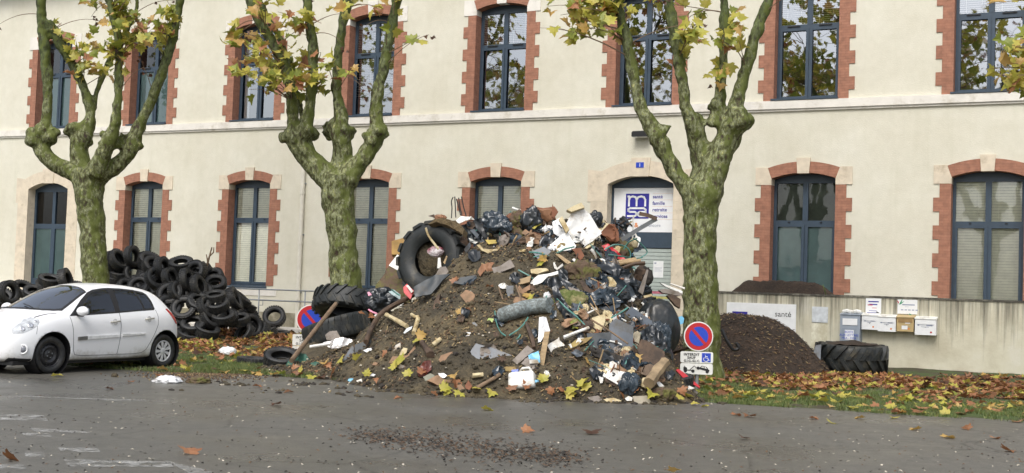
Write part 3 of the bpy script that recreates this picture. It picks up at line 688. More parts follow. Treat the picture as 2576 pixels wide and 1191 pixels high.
def box_with_hood(e, hw, hh, dep, mat_):
    b = MB(); b.prism([(-hw, -hh), (hw, -hh), (hw, hh - .04), (-hw, hh - .04)], -dep, 0); b.build('body', mat_, e)
    b = MB(); b.add([(-hw - .012, -dep - .02, hh - .035), (hw + .012, -dep - .02, hh - .035), (hw + .012, 0, hh + .02), (-hw - .012, 0, hh + .02), (-hw - .012, -dep - .02, hh - .05), (hw + .012, -dep - .02, hh - .05), (hw + .012, 0, hh - .038), (-hw - .012, 0, hh - .038)], [(0, 1, 2, 3), (4, 7, 6, 5), (0, 4, 5, 1), (1, 5, 6, 2), (2, 6, 7, 3), (3, 7, 4, 0)])
    b.build('lid', mat_ if mat_ != WHITE else OFFW, e)
G1 = 'letter boxes on the low wall'
GB = simple('letterbox_grey', (.27, .31, .36), .45, .06); BEI = simple('letterbox_beige', (.46, .34, .16), .5, .08)
e, hw, hh = lw('letter_box', 2114, 2161, 786, 905, .36, 'tall blue grey letter box cabinet, biggest of the row', 'letter box', G1)
box_with_hood(e, hw, hh, .36, GB)
b = MB(); b.bx(-hw + .06, hw - .06, -.372, -.361, hh - .30, hh - .14); b.build('slot', WHITE, e)
b = MB(); b.bx(-hw + .05, hw - .08, -.368, -.361, -hh, hh - .38); dr = b.build('door', simple('letterbox_grey2', (.24, .28, .33), .45, .06), e)
b = MB(); b.bx(-hw + .12, hw - .14, -.373, -.369, hh - .66, hh - .42); b.build('label_plate', WHITE, dr)
for k, t_ in enumerate(('BOITE', 'AUX LETTRES', 'MSA - MFA')): text('lettering', t_, .075, BLUE, e, (-.015, -.375, hh - .495 - k * .075), align='CENTER')
b = MB(); b.tube([(-hw + .14, -.385, hh - .80), (-hw + .14, -.365, hh - .80)], .02, 8); b.build('lock', GALV, dr)
b = MB(); [b.tube([(x, -.2, hh + .02), (x + .1, -.22, hh + .05), (x + .2, -.2, hh + .02)], .05, 7) for x in (-.2, .03)]; b.build('paper_scrap', OFFW, e)
for (x0, x1, y0, y1, lb, mt_) in ((2168, 2208, 788, 830, 'white letter box next to the tall grey cabinet', WHITE), (2209, 2253, 792, 835, 'white letter box between a white one and the beige one', WHITE), (2256, 2298, 793, 835, 'beige letter box, the only brownish one of the row', BEI), (2302, 2354, 797, 844, 'wide flat white letter box at the end of the row', WHITE)):
    e, hw, hh = lw('letter_box', x0, x1, y0, y1, .24, lb, 'letter box', G1)
    box_with_hood(e, hw, hh, .24, mt_)
    b = MB(); b.bx(-hw + .03, hw - .03, -.248, -.241, hh - .17, hh - .07); b.build('flap', mt_ if mt_ != BEI else simple('letterbox_brown', (.30, .19, .075), .5), e)
    lines(e, hw, [(-hw + .05, hw - .05, hh - .19, .004), (-hw + .14, hw - .16, -.02, .006), (.02, hw - .08, .02, .018), (-hw + .06, -hw + .1, .02, .02)] if mt_ != BEI else [(-hw + .1, hw - .1, -.08, .004)], -.2415)
    if mt_ == BEI:
        b = MB(); b.bx(0, hw - .08, -.2435, -.2405, .0, .04); b.bx(-hw + .12, hw - .14, -.2435, -.2405, -.14, -.05); b.build('name_plate', WHITE, e)
    b = MB(); b.tube([(0, -.25, hh - .235), (0, -.24, hh - .235)], .013, 8); b.build('lock', GALV, e)
    b = MB(); b.bx(hw - .13, hw - .09, -.2425, -.2405, -hh + .05, -hh + .09); b.build('sticker', REDP if 'wide' in lb else ORANGE, e)
e, hw, hh = lw('wall_sign', 2178, 2216, 750, 789, .03, 'small white direction sign with dark arrow above the white letter boxes', 'sign')
b = MB(); b.bx(-hw, hw, -.02, 0, -hh, hh); b.build('board', WHITE, e)
lines(e, hw, [(-hw + .06, hw - .06, hh - .08, .014), (-hw + .09, hw - .09, hh - .15, .014), (-hw + .08, hw - .1, -.12, .006), (-hw + .04, hw - .1, -.17, .009)], -.02, NAVY); lines(e, hw, [(-hw + .05, -.02, .02, .012), (-.03, .08, -.05, .006)], -.0203, REDP)
b = MB(); b.prism([(hw - .11, -.13), (hw - .03, -.17), (hw - .11, -.21)], -.0225, -.0205); b.build('arrow', BLACK, e)
e, hw, hh = lw('wall_sign', 2258, 2307, 753, 791, .03, 'white direction sign with green arrow above the beige letter box', 'sign')
b = MB(); b.bx(-hw, hw, -.02, 0, -hh, hh); b.build('board', WHITE, e)
lines(e, hw, [(-.12, hw - .06, .05, .014), (-.05, hw - .2, .0, .004)] + [(-.15 + .085 * k, -.09 + .085 * k, -.075, .014) for k in range(5)], -.02)
b = MB(); b.prism([(-hw + .14, -.20), (hw - .18, -.20), (hw - .18, -.155), (hw - .08, -.225), (hw - .18, -.295), (hw - .18, -.25), (-hw + .14, -.25)], -.0225, -.0205); b.build('arrow', GREENP, e)
b = MB(); b.prism([(-.2, .05), (-.14, .10), (-.10, .23), (-.155, .13)], -.0225, -.0205); b.prism([(-.2, .05), (-.15, .06), (-.07, .14), (-.16, .09)], -.0235, -.0207); b.build('bird_emblem', GREENP, e)
b = MB(); b.prism([(-.21, .06), (-.25, .16), (-.2, .11)], -.0225, -.0205); b.build('bird_wing', REDP, e)

# ------------------------------------------------------------------ plane trees
def leaf_geo(size, fold=.25, jag=True):
    """one plane-tree leaf in local coords: stalk at origin, blade towards +Y, normal +Z"""
    half = [(0, 0), (.10, -.02), (.30, -.10), (.46, -.02), (.34, .10), (.56, .20), (.70, .42), (.48, .40), (.36, .50), (.40, .72), (.22, .68), (.14, .80), (0, 1.05)]
    if not jag: half = [(0, 0), (.32, -.08), (.34, .12), (.66, .36), (.36, .46), (.36, .7), (.14, .74), (0, 1.0)]
    pts = half + [(-x, y) for x, y in half[-2:0:-1]]
    k = len(half)
    out = []
    for x, y in pts: out.append(V((x * size, y * size, (abs(x) * fold - .18 * (y - .4) ** 2 * 2) * size)))
    # spine centre vertex for a clean fan
    vs = [V((0, .35 * size, 0))] + out; n = len(out)
    return vs, [(0, 1 + i, 1 + (i + 1) % n) for i in range(n)]
def put_leaf(mb, pos, nrm, yaw, size, mi, fold=.25, jag=True):
    vs, fs = leaf_geo(size, fold, jag)
    z = nrm.normalized(); a = z.orthogonal().normalized(); b = z.cross(a)
    y = a * cos(yaw) + b * sin(yaw); x = y.cross(z)
    mb.add([pos + x * v.x + y * v.y + z * v.z for v in vs], fs, mi)

def make_tree(pts_fn, base, trunk, limbs, clusters, label, Z, extra_top=True, nleaf=16, seedv=1, name='plane_tree', voxel=.045):
    r = random.Random(seedv)
    mb = MB(); px = mpp(Z)
    def P(x, y, dz=0.): return pts_fn(x, y, Z + dz)
    tops = []; allpts = []
    def limb(path, ext=None):
        pp = []; rr = []
        for (x, y, rad_, *dz) in path: pp.append(P(x, y, dz[0] if dz else 0)); rr.append(rad_ * px * .92)
        if ext:                                         # grow on above the picture
            d = (pp[-1] - pp[-2]).normalized(); p = pp[-1]; q = rr[-1]
            for k in range(6):
                d = (d + V((r.uniform(-.16, .16), r.uniform(-.2, .2), .12))).normalized(); p = p + d * .55; q *= .86; pp.append(p); rr.append(q)
            tops.append(p)
        # densify with Catmull style smoothing
        A, B = [], []
        for i in range(len(pp) - 1):
            p0, p1, p2, p3 = pp[max(i - 1, 0)], pp[i], pp[i + 1], pp[min(i + 2, len(pp) - 1)]
            for k in range(5):
                t = k / 5
                A.append(.5 * ((2 * p1) + (p2 - p0) * t + (2 * p0 - 5 * p1 + 4 * p2 - p3) * t * t + (3 * p1 - p0 - 3 * p2 + p3) * t ** 3)); B.append(rr[i] + (rr[i + 1] - rr[i]) * t)
        A.append(pp[-1]); B.append(rr[-1])
        mb.tube(A, B, 14, nz=.10); allpts.extend(A[::2])
    limb([(x, y, q) for x, y, q in trunk])
    knobs = []
    for lm in limbs:
        limb(lm['p'], lm.get('ext', True))
        for (x, y, q) in lm.get('k', []):
            knobs.append((x, y, q, lm['p'][0][3] if len(lm['p'][0]) > 3 else lm.get('dz', 0)))
    for (x, y, q, dz) in knobs:                         # pollard knuckles: a lump with many burrs
        c = P(x, y, dz); R_ = q * px
        for k in range(14):
            d = V((r.gauss(0, 1), r.gauss(0, 1), r.gauss(0, .8))).normalized() * R_ * r.uniform(.5, 1.0)
            b = bmesh.new(); bmesh.ops.create_icosphere(b, subdivisions=2, radius=R_ * r.uniform(.25, .55))
            mb.add([c + d + v.co for v in b.verts], [tuple(v.index for v in f.verts) for f in b.faces]); b.free()
    t_ = mb.build('raw', BARK)
    md = t_.modifiers.new('r', 'REMESH'); md.mode = 'VOXEL'; md.voxel_size = voxel; md.use_smooth_shade = True
    sm = t_.modifiers.new('s', 'SMOOTH'); sm.iterations = 3; sm.factor = .5
    root = empty(name, base, label, 'tree', 'pollarded plane trees in a row')
    tr = applied(t_, 'trunk', root); tr.location = -V(base)
    me = tr.data
    n = len(me.vertices); co = np.empty(n * 3); me.vertices.foreach_get('co', co); co = co.reshape(-1, 3); no = np.empty(n * 3); me.vertices.foreach_get('normal', no); no = no.reshape(-1, 3)
    dis = np.array([.030 * noise.noise(V(p) * 4.5) + .028 * noise.noise(V(p) * 2.3) + .020 * noise.noise(V(p) * 7.) + .008 * noise.noise(V(p) * 19.) for p in co])
    me.vertices.foreach_set('co', (co + no * dis[:, None]).ravel()); me.materials.clear(); me.materials.append(BARK)
    me.polygons.foreach_set('use_smooth', [True] * len(me.polygons)); me.update()
    # twigs and leaves
    tw = MB(); lf = MB()
    def spray(c, rad_, nl, pal):
        src = min(allpts, key=lambda p: (p - c).length + .35 * abs(p.z - c.z + .5))
        nb = max(2, nl // 4)
        for k in range(nb):
            tip = c + V((r.gauss(0, 1), r.gauss(0, .8), r.gauss(0, .7))) * rad_ * .8
            mid = src.lerp(tip, .5) + V((r.uniform(-.2, .2), r.uniform(-.2, .2), r.uniform(.0, .35)))
            pth = [src * (1 - t) ** 2 + mid * 2 * t * (1 - t) + tip * t * t for t in [q / 7 for q in range(8)]]
            tw.tube(pth, [.013 - .0012 * q for q in range(8)], 5, False)
            for q in range(nl // nb + 1):
                t = r.uniform(.55, 1.); p = src * (1 - t) ** 2 + mid * 2 * t * (1 - t) + tip * t * t + V((r.gauss(0, 1), r.gauss(0, 1), r.gauss(0, .8))) * rad_ * .3
                put_leaf(lf, p, V((r.uniform(-.9, .9), r.uniform(-1.3, .3), r.uniform(.1, 1.))), r.uniform(0, 6.3), r.uniform(.14, .30), r.choice(pal), r.uniform(-.1, .8))
    P1 = [0, 0, 0, 1, 2, 1, 1, 0, 0, 4, 2, 0, 1, 0]
    for (x, y, rad_, nl, *dz) in clusters:
        spray(P(x, y, (dz[0] if dz else r.uniform(-1.1, .6))), rad_ * px * 1.7, int(nl * 1.15), P1)
    for p in tops:
        for k in range(9):
            c_ = p + V((r.gauss(0, 1.), r.gauss(0, 1.), r.uniform(-2.0, 1.2)))
            if c_.z > 9.1: spray(c_, .6, 16, P1)
    # bare twigs with shrivelled leaves
    for k in range(30):
        a = r.choice(allpts); 
        if a.z < 6.2: continue
        tip = a + V((r.uniform(-1.6, 1.6), r.uniform(-1, 1), r.uniform(-.3, 1.)))
        mid = a.lerp(tip, .5) + V((0, 0, .25)); pth = [a * (1 - t) ** 2 + mid * 2 * t * (1 - t) + tip * t * t for t in [q / 7 for q in range(8)]]
        tw.tube(pth, [.012 - .0010 * q for q in range(8)], 5, False)
        for q in range(3): put_leaf(lf, tip + V((r.uniform(-.15, .15), r.uniform(-.1, .1), r.uniform(-.2, .05))), V((r.uniform(-1, 1), -1, r.uniform(-1, 1))), r.uniform(0, 6), r.uniform(.06, .11), 5, .8)
    lf.add(tw.v, tw.f, 6)
    o = lf.build('crown', LEAFM + [STICK], root); o.location = -V(base)
    return root, allpts
def f1(c): return lambda x, y, q, *d: (c[0] + x * c[2], c[1] + y * c[2], q * c[2], *d)
def mkl(fr, path, k=(), ext=True):
    g = f1(fr); return {'p': [g(*p) for p in path], 'k': [g(*p) for p in k], 'ext': ext}
A1, A2, A3 = (0, 0, .5011), (646.9, 0, .5011), (1293.8, 0, .5011)
TZ = [31.98, 28.5, 24.7]
base1 = at(247, 856, TZ[0]); base1.z = 0
T1, AP1 = make_tree(at, base1, [(249, 870, 50), (248, 840, 40), (243, 760, 36), (238, 680, 35), (232, 580, 34), (226, 500, 37), (222, 450, 42), (222, 425, 40)], [
    mkl(A1, [(420, 900, 60), (370, 870, 48), (300, 835, 44), (235, 790, 46), (205, 730, 44), (220, 670, 44), (232, 600, 30), (240, 450, 27), (225, 250, 28), (208, 100, 28), (208, -20, 27)], [(215, 690, 62), (200, 720, 40), (260, 670, 40)]),
    mkl(A1, [(430, 880, 60, .3), (400, 800, 50, .3), (400, 720, 50, .3), (430, 650, 48, .3), (456, 575, 30, .3), (430, 460, 27, .3), (365, 330, 25, .3), (300, 220, 26, .2), (268, 150, 28, .1), (240, 100, 22)], [(370, 660, 50), (420, 690, 45), (285, 160, 22)], False),
    mkl(A1, [(456, 600, 26, .3), (480, 480, 18, .5), (520, 370, 17, .8), (575, 250, 16, .9), (650, 130, 14, .9), (685, 50, 13, .9), (688, -40, 12, .9)]),
    mkl(A1, [(480, 880, 60, -.2), (505, 810, 48, -.3), (530, 740, 42, -.4), (555, 690, 42, -.4), (580, 600, 27, -.4), (596, 430, 24, -.4), (592, 200, 23, -.4), (570, 80, 22, -.4), (540, -20, 22, -.4)], [(545, 700, 48), (570, 720, 34)]),
    mkl(A1, [(480, 900, 60), (545, 860, 46), (610, 810, 40), (655, 750, 42), (680, 680, 38), (720, 590, 30), (770, 480, 28), (835, 300, 26), (880, 130, 24), (908, -20, 23)], [(650, 700, 42), (675, 720, 40)])],
    [(x, y, 22, n) for x, y, n in ((250, 22, 14), (325, 20, 14), (200, 100, 8), (250, 112, 12), (205, 130, 12), (330, 62, 14), (350, 112, 18), (315, 135, 16), (390, 100, 10), (425, 72, 8), (330, 178, 9), (250, 175, 8), (215, 160, 9), (150, 65, 5), (345, 90, 12), (280, 60, 8), (370, 40, 10), (235, 75, 10), (430, 20, 6))],
    'leftmost pollarded plane tree, behind the white car and beside the tyre heap', TZ[0], seedv=3)
base2 = at(878, 897, TZ[1]); base2.z = 0
T2, AP2 = make_tree(at, base2, [(880, 910, 62), (878, 860, 52), (874, 780, 46), (869, 700, 43), (862, 600, 40), (853, 530, 42), (848, 470, 46), (848, 440, 46)], [
    mkl(A2, [(390, 930, 80), (330, 870, 66), (275, 810, 60), (225, 740, 64), (200, 680, 66), (180, 600, 34), (168, 450, 31), (135, 320, 31), (70, 200, 31), (0, 80, 30), (-50, -40, 29)], [(185, 670, 68), (150, 680, 40), (240, 660, 60)]),
    mkl(A2, [(235, 640, 24, .5), (222, 570, 18, .6), (190, 430, 17, .6), (140, 250, 17, .6), (70, 110, 16, .6), (5, -10, 15, .6)]),
    mkl(A2, [(230, 680, 40, -.2), (255, 600, 34, -.3), (272, 450, 30, -.3), (282, 250, 31, -.3), (262, 130, 29, -.3), (250, -20, 28, -.3)], [(255, 650, 44)]),
    mkl(A2, [(420, 900, 80, .2), (425, 820, 60, .2), (428, 740, 55, .1), (412, 650, 55, 0), (420, 570, 36, 0), (396, 430, 27, 0), (412, 230, 28, 0), (438, 70, 29, 0), (452, -20, 29, 0)], [(405, 650, 60), (350, 640, 36), (470, 670, 36)]),
    mkl(A2, [(450, 900, 74), (500, 840, 52), (550, 775, 46), (590, 690, 50), (600, 600, 37), (600, 500, 35), (635, 340, 31), (670, 160, 29), (705, -20, 27)], [(585, 680, 54), (630, 660, 32)])],
    [(x, y, 24, n) for x, y, n in ((600, 112, 9), (650, 130, 14), (640, 205, 14), (690, 150, 12), (720, 180, 12), (762, 152, 10), (680, 42, 8), (640, 28, 8), (772, 40, 8), (790, 62, 7), (800, 205, 10), (848, 180, 8), (745, 212, 12), (622, 70, 6), (968, 30, 5), (1018, 62, 3), (700, 212, 10), (832, 150, 5), (610, 150, 8), (720, 60, 7), (930, 20, 5), (660, 170, 10))],
    'middle pollarded plane tree, behind the stacked tractor tyres', TZ[1], seedv=5)
base3 = at(1768, 957, TZ[2]); base3.z = 0
T3, AP3 = make_tree(at, base3, [(1772, 975, 74), (1770, 950, 58), (1766, 890, 52), (1764, 800, 49), (1762, 700, 47), (1760, 600, 45), (1760, 540, 47), (1764, 490, 54), (1768, 465, 50)], [
    mkl(A3, [(930, 1020, 80), (880, 960, 58), (825, 890, 46), (775, 810, 44), (735, 730, 48), (690, 640, 44), (640, 560, 37), (612, 440, 35), (582, 290, 34), (545, 130, 31), (500, -20, 30)], [(722, 680, 58), (755, 640, 30)]),
    mkl(A3, [(950, 930, 76, .2), (950, 850, 66, .2), (930, 740, 60, .2), (905, 640, 54, .1), (862, 550, 36, 0), (842, 410, 33, 0), (812, 220, 31, 0), (785, 60, 29, 0), (772, -20, 28, 0)], [(905, 630, 50), (930, 600, 36)]),
    mkl(A3, [(970, 960, 90), (1000, 850, 78), (1050, 740, 74), (1085, 650, 70), (1040, 560, 40), (1030, 500, 33), (1042, 400, 29), (1052, 200, 28), (1052, -20, 27)], [(1100, 620, 78), (1020, 600, 50), (1010, 530, 36)]),
    mkl(A3, [(1090, 640, 60, -.2), (1110, 530, 38, -.2), (1140, 420, 33, -.2), (1195, 230, 31, -.2), (1250, 70, 29, -.2), (1285, -20, 28, -.2)], [(1140, 610, 62), (1090, 560, 40)])],
    [(x, y, 24, n) for x, y, n in ((1405, 25, 9), (1440, 42, 11), (1480, 20, 11), (1525, 30, 14), (1470, 70, 11), (1440, 78, 9), (1560, 15, 12), (1660, 15, 7), (1755, 60, 9), (1745, 110, 9), (1800, 70, 9), (1795, 150, 8), (1720, 135, 8), (1850, 112, 5), (1762, 30, 7), (1505, 50, 10), (1420, 95, 5), (1830, 60, 5))],
    'right pollarded plane tree, behind the no parking sign and beside the entrance', TZ[2], seedv=9)
# a fourth tree of the row stands just outside the picture; one of its sprays hangs into it
base4 = V((11.6, 21.0, 0))
def rel4(x, y, Y): return at(x, y, Y)
T4, AP4 = make_tree(at, base4, [(2990, 1010, 60), (2985, 900, 52), (2975, 700, 48), (2965, 500, 50), (2960, 400, 50)], [
    {'p': [(2950, 440, 46), (2880, 330, 34), (2830, 260, 32), (2790, 120, 20), (2760, -40, 18)], 'k': [(2840, 280, 36)]},
    {'p': [(2970, 420, 46), (3030, 300, 36), (3060, 150, 20), (3080, -40, 18)], 'k': [(3040, 280, 36)]}],
    [(x, y, 24, n) for x, y, n in ((2545, 100, 10), (2515, 105, 6), (2560, 185, 12), (2482, 172, 7), (2555, 215, 9), (2550, 12, 6), (2572, 130, 9), (2530, 190, 9), (2600, 160, 12), (2640, 100, 14))],
    'plane tree mostly outside the picture, its leaves hanging at the right edge', 21.0, seedv=12)
def copy_tree(src, loc, rz, label, sc=1.):
    r = src.copy(); COL.objects.link(r); r.scale = (sc, sc, sc); r.location = loc; r.rotation_euler = (0, 0, rz); r['label'] = label
    for ch in src.children:
        c = ch.copy(); COL.objects.link(c); c.parent = r
    return r
# trees across the car park, seen only mirrored; second half added to fill reflections
for k, (x, y, sr, rz) in enumerate(((-13, -9, T1, 2.0), (-4, -13, T2, 1.1), (5, -15, T3, 3.0), (-22, -4, T3, .4), (-33, 1, T2, 2.2), (-9, -20, T1, 4.2), (13, -20, T2, 5.), (-42, 21, T1, 1.), (-40, 12, T3, 2.4), (-47, 27, T2, .3), (-44, 2, T2, 3.3), (-29, -8, T1, 5.1), (-20, -14, T3, 1.7), (-38, -8, T3, 2.9))):
    copy_tree(sr, V((x, y, 0)), rz, sc=1.45, label=('plane tree across the car park mirrored in the windows, %s' % ('behind the camera to the left', 'straight behind the camera', 'behind the camera to the right', 'nearest the white car', 'farthest left', 'in the second row left', 'in the second row right', 'added far left, second', 'added far left, third', 'added far left, foremost', 'added far left, fourth', 'added behind the second row', 'added between the two rows', 'added at the back corner')[k]))

# ------------------------------------------------------------------ tyres
def tyre_profile(R, wd, rim):
    h = wd / 2; sw = R - rim
    return [(rim, h * .62), (rim + sw * .10, h * .80), (rim + sw * .35, h * .98), (rim + sw * .6, h), (rim + sw * .85, h * .90), (R - .008, h * .72), (R, h * .45), (R + .004, 0), (R, -h * .45), (R - .008, -h * .72), (rim + sw * .85, -h * .90), (rim + sw * .6, -h), (rim + sw * .35, -h * .98), (rim + sw * .10, -h * .80), (rim, -h * .62),
            (rim + .015, -h * .55), (rim + sw * .5, -h * .82), (R - sw * .16, -h * .6), (R - sw * .10, 0), (R - sw * .16, h * .6), (rim + sw * .5, h * .82), (rim + .015, h * .55)]
def tyre_mesh(R, wd, rim, grooves=True, seg=48):
    b = MB(); b.revolve(tyre_profile(R, wd, rim), seg, closed=True)
    if grooves:
        n = 30
        for k in range(n):                                   # tread blocks
            t = 2 * pi * k / n
            for h_, dt in ((-.32, .0), (.0, .5), (.32, .0)):
                tt = t + dt * 2 * pi / n; Rm = M.Rotation(tt, 3, 'Z')
                b.box(Rm @ V((R + .004, 0, h_ * wd)), (.016, 2 * pi * R / n * .74, wd * .26), Rm)
    o = b.build('raw', RUBBER, None, True, .9); me = o.data; bpy.data.objects.remove(o); return me
CARTY = [tyre_mesh(.325, .215, .178), tyre_mesh(.34, .20, .19), tyre_mesh(.31, .19, .172), tyre_mesh(.345, .235, .20)]
def frame_from(axis, roll=0.):
    z = axis.normalized(); x = z.orthogonal().normalized(); y = z.cross(x); Rm = M((x, y, z)).transposed(); return (Rm @ M.Rotation(roll, 3, 'Z')).to_4x4()
def put_tyre(me, pos, axis, label, group=None, sc=1., name='car_tyre', cat='tyre'):
    o = link(name, me); mm = frame_from(axis, rng.uniform(0, 6)); o.matrix_world = M.Translation(pos) @ mm @ M.Scale(sc, 4)
    return tag(o, label, cat, group)
TC = V((-9.4, 36.0, 0))
def HT(X, Y):                                    # tyre heap height field
    dx = (X - TC.x) * UW.x + (Y - TC.y) * UW.y; dy = (X - TC.x) * NW.x + (Y - TC.y) * NW.y
    a = max(0, 1 - (abs(dx) / (2.6 if dx > 0 else 3.3)) ** 1.7 - (abs(dy) / 2.3) ** 2)
    b_ = max(0, 1 - ((dx + 5.2) / 4.) ** 2 - (dy / 2.) ** 2)
    return max(2.35 * a ** .8, 1.35 * b_ ** .7)
def hit(H, x, y, Y0, Y1, n=260):
    d = ray(x, y); prev = None
    for k in range(n + 1):
        Y = Y0 + (Y1 - Y0) * k / n; p = CAM + d * (Y / d.y)
        if p.z <= H(p.x, p.y) or p.z < 0: return p
    return None
GT = 'old car tyres heaped behind the white car'
LB = 'worn black car tyre buried inside the heap, mostly hidden by other tyres'
ORD = ['leftmost', 'second from the left', 'third from the left', 'fourth from the left', 'fifth from the left', 'sixth from the left', 'seventh from the left', 'eighth from the left', 'ninth from the left', 'tenth from the left']
def row_label(tb, x, y):
    rows = ((0, 664, 'topmost row'), (664, 690, 'second row'), (690, 712, 'upper middle row'), (712, 745, 'middle row'), (745, 785, 'lower middle row'), (785, 820, 'row above the lowest'), (820, 999, 'lowest row'))
    for a, c, nm in rows:
        if a <= y < c:
            side = 'left of the trunk' if x < 230 else 'right of the trunk'
            xs = sorted(q[0] for q in tb if a <= q[1] < c and (q[0] < 230) == (x < 230)); return 'tyre %s in the %s %s' % (ORD[min(9, xs.index(x))], nm, side)
def camdir(p): return (CAM - p).normalized()
def tax(p, yaw, el):                             # axis: towards the camera, turned sideways and up
    c = camdir(p); c.z = 0; c.normalize(); s = V((-c.y, c.x, 0)); return (c * cos(yaw) + s * sin(yaw)) * cos(el) + V((0, 0, sin(el)))
TY = [  # D centre, D height, yaw, elevation
    (333, 645, 56, .95, .15, 'tyre standing upright on the very top of the heap beside the trunk'), (340, 690, 62, .35, .45, 'tyre lying tilted just below the topmost tyre of the heap'),
    (386, 668, 56, .5, .7, None), (376, 655, 50, .4, .9, None), (410, 675, 56, 1.0, .25, None), (455, 663, 44, -.3, 1.1, None), (490, 685, 52, -.7, .4, None), (283, 660, 48, .9, .2, None), (298, 655, 46, .9, .6, None), (300, 690, 46, .2, 1.25, None), (290, 703, 46, .2, 1.3, None),
    (428, 740, 60, -.35, .55, 'tyre with a yellow leaf inside it in the middle of the heap'), (462, 775, 58, -.25, .5, None), (500, 720, 62, 1.1, .3, None), (425, 770, 52, .3, .6, None), (430, 700, 52, .9, .3, None), (470, 705, 56, 1.2, .2, None), (485, 815, 56, -.15, .95, None), (450, 830, 50, .4, .8, None), (520, 775, 56, 1., .5, None), (545, 765, 56, -.3, 1.0, None), (520, 830, 52, .5, 1.1, None), (440, 845, 46, .2, .8, None),
    (560, 795, 50, -.2, 1.1, None), (395, 700, 54, .5, .5, None), (350, 720, 50, -.3, .6, None), (320, 725, 50, .6, .7, None), (530, 800, 52, .8, .6, None), (500, 760, 56, .2, .8, None), (475, 845, 46, .6, 1.2, None), (540, 745, 50, -.4, 1.2, None), (410, 800, 52, .1, .6, None), (450, 735, 54, .8, .5, None),
    (150, 722, 44, .4, 1.1, None), (110, 724, 44, 1.2, .5, None), (165, 705, 36, 1.2, .3, None), (125, 705, 36, .3, 1.2, None), (60, 728, 44, .6, .9, None), (190, 725, 40, .2, 1.1, None), (85, 735, 42, .1, 1.0, None)]
for (x, y, h, yw, el, lb) in TY:
    p = hit(HT, x, y, 31, 41) or at(x, y, 36.2)
    p = p + camdir(p) * .12
    put_tyre(rng.choice(CARTY), p, tax(p, yw, el), lb or row_label(TY, x, y), GT)
for k in range(110):                              # the tyres behind and below them
    X, Y = TC.x + rng.uniform(-4.4, 2.4), TC.y + rng.uniform(-2.2, 1.6); h = HT(X, Y)
    if h < .3: continue
    z = max(.16, h - rng.uniform(.25, .6))
    p = V((X, Y, z)); put_tyre(rng.choice(CARTY), p, tax(p, rng.uniform(-1.5, 1.5), rng.uniform(.1, 1.4)), LB, GT)
p = at(22, 736, 33.5); put_tyre(CARTY[0], p, tax(p, .75, .15), 'tyre standing upright at the left edge above the white car bonnet')
p = at(3, 748, 33.9); put_tyre(CARTY[1], p, tax(p, .3, .8), 'tyre half hidden at the far left edge behind the white car bonnet')
for (x, y, Y, yw, el, lb) in ((622, 798, 39.2, -.25, .55, 'car tyre leaning on the facade ledge under the handrail, nearer the heap'), (690, 797, 38.6, -.2, .5, 'lone car tyre leaning on the ledge under the handrail, nearest the no parking sign'), (605, 828, 37.2, .3, 1.2, 'car tyre lying flat on leaves below the handrail'), (572, 822, 37.0, .8, .7, 'car tyre slumped at the right foot of the tyre heap'), (700, 840, 36.8, .2, 1.45, 'car tyre lying almost flat below the ledge beside the second sign')):
    p = at(x, y, Y); put_tyre(rng.choice(CARTY), p, tax(p, yw, el), lb)
p = gnd(700, 934); p.z = .21; put_tyre(tyre_mesh(.33, .24, .20), p + V((0, .3, .0)), V((.10, -.42, 1)), 'thick car tyre lying flat at the left foot of the rubbish heap')
p = gnd(632, 920); p.z = .05; put_tyre(CARTY[1], p + V((0, .3, 0)), V((.05, -.02, 1)), 'tyre sunk flat in grass left of the thick tyre')
# bare sapling sticking out of the tyre heap
b = MB(); q0 = at(512, 705, 36.); q1 = at(523, 660, 36.); q2 = at(533, 622, 36.); b.tube([q0, q1, q2], [.035, .03, .02], 7, nz=.2); b.tube([q1, at(519, 640, 36)], [.025, .015], 6); b.tube([q1.lerp(q2, .4), at(537, 635, 36), at(538, 622, 36)], [.02, .02, .014], 6)
tag(b.build('dead_branch', STICK, None, True), 'thin dead branch standing up from the right side of the tyre heap', 'branch')

def big_tyre(R, wd, rim, lug, seg=64, nl=22, lh=.05, mat_=RUBW, chev=.5, block=False):
    """agricultural tyre: carcass plus raised lugs wrapped over the shoulders"""
    b = MB(); b.revolve(tyre_profile(R, wd, rim), seg, closed=True)
    for k in range(nl):
        for sg in (-1, 1):
            t0 = 2 * pi * (k + (.5 if sg > 0 else 0)) / nl
            n = 7; P = []
            for i in range(n + 1):
                u = i / n                                    # from the centre line to the shoulder
                h_ = sg * (u * 1.0) * wd * .49; tt = t0 + (chev * u if not block else .0) * 2 * pi / nl * 1.5
                drop = 0 if u < .75 else (u - .75) * .30 * (R - rim)
                r0, r1 = R - .02 - drop, R + lh - drop
                hw_ = (lug * (.5 + .18 * u)) / R
                for r_, a in ((r0, -hw_), (r1, -hw_ * .75), (r1, hw_ * .75), (r0, hw_)):
                    P.append(V((r_ * cos(tt + a), r_ * sin(tt + a), h_)))
            Fc = [(i * 4 + j, i * 4 + j + 1, i * 4 + j + 5, i * 4 + j + 4) for i in range(n) for j in range(3)] + [(0, 1, 2, 3), tuple(n * 4 + j for j in (3, 2, 1, 0))]
            b.add(P, Fc)
    o = b.build('raw', mat_, None, True, .6); me = o.data; bpy.data.objects.remove(o); return me
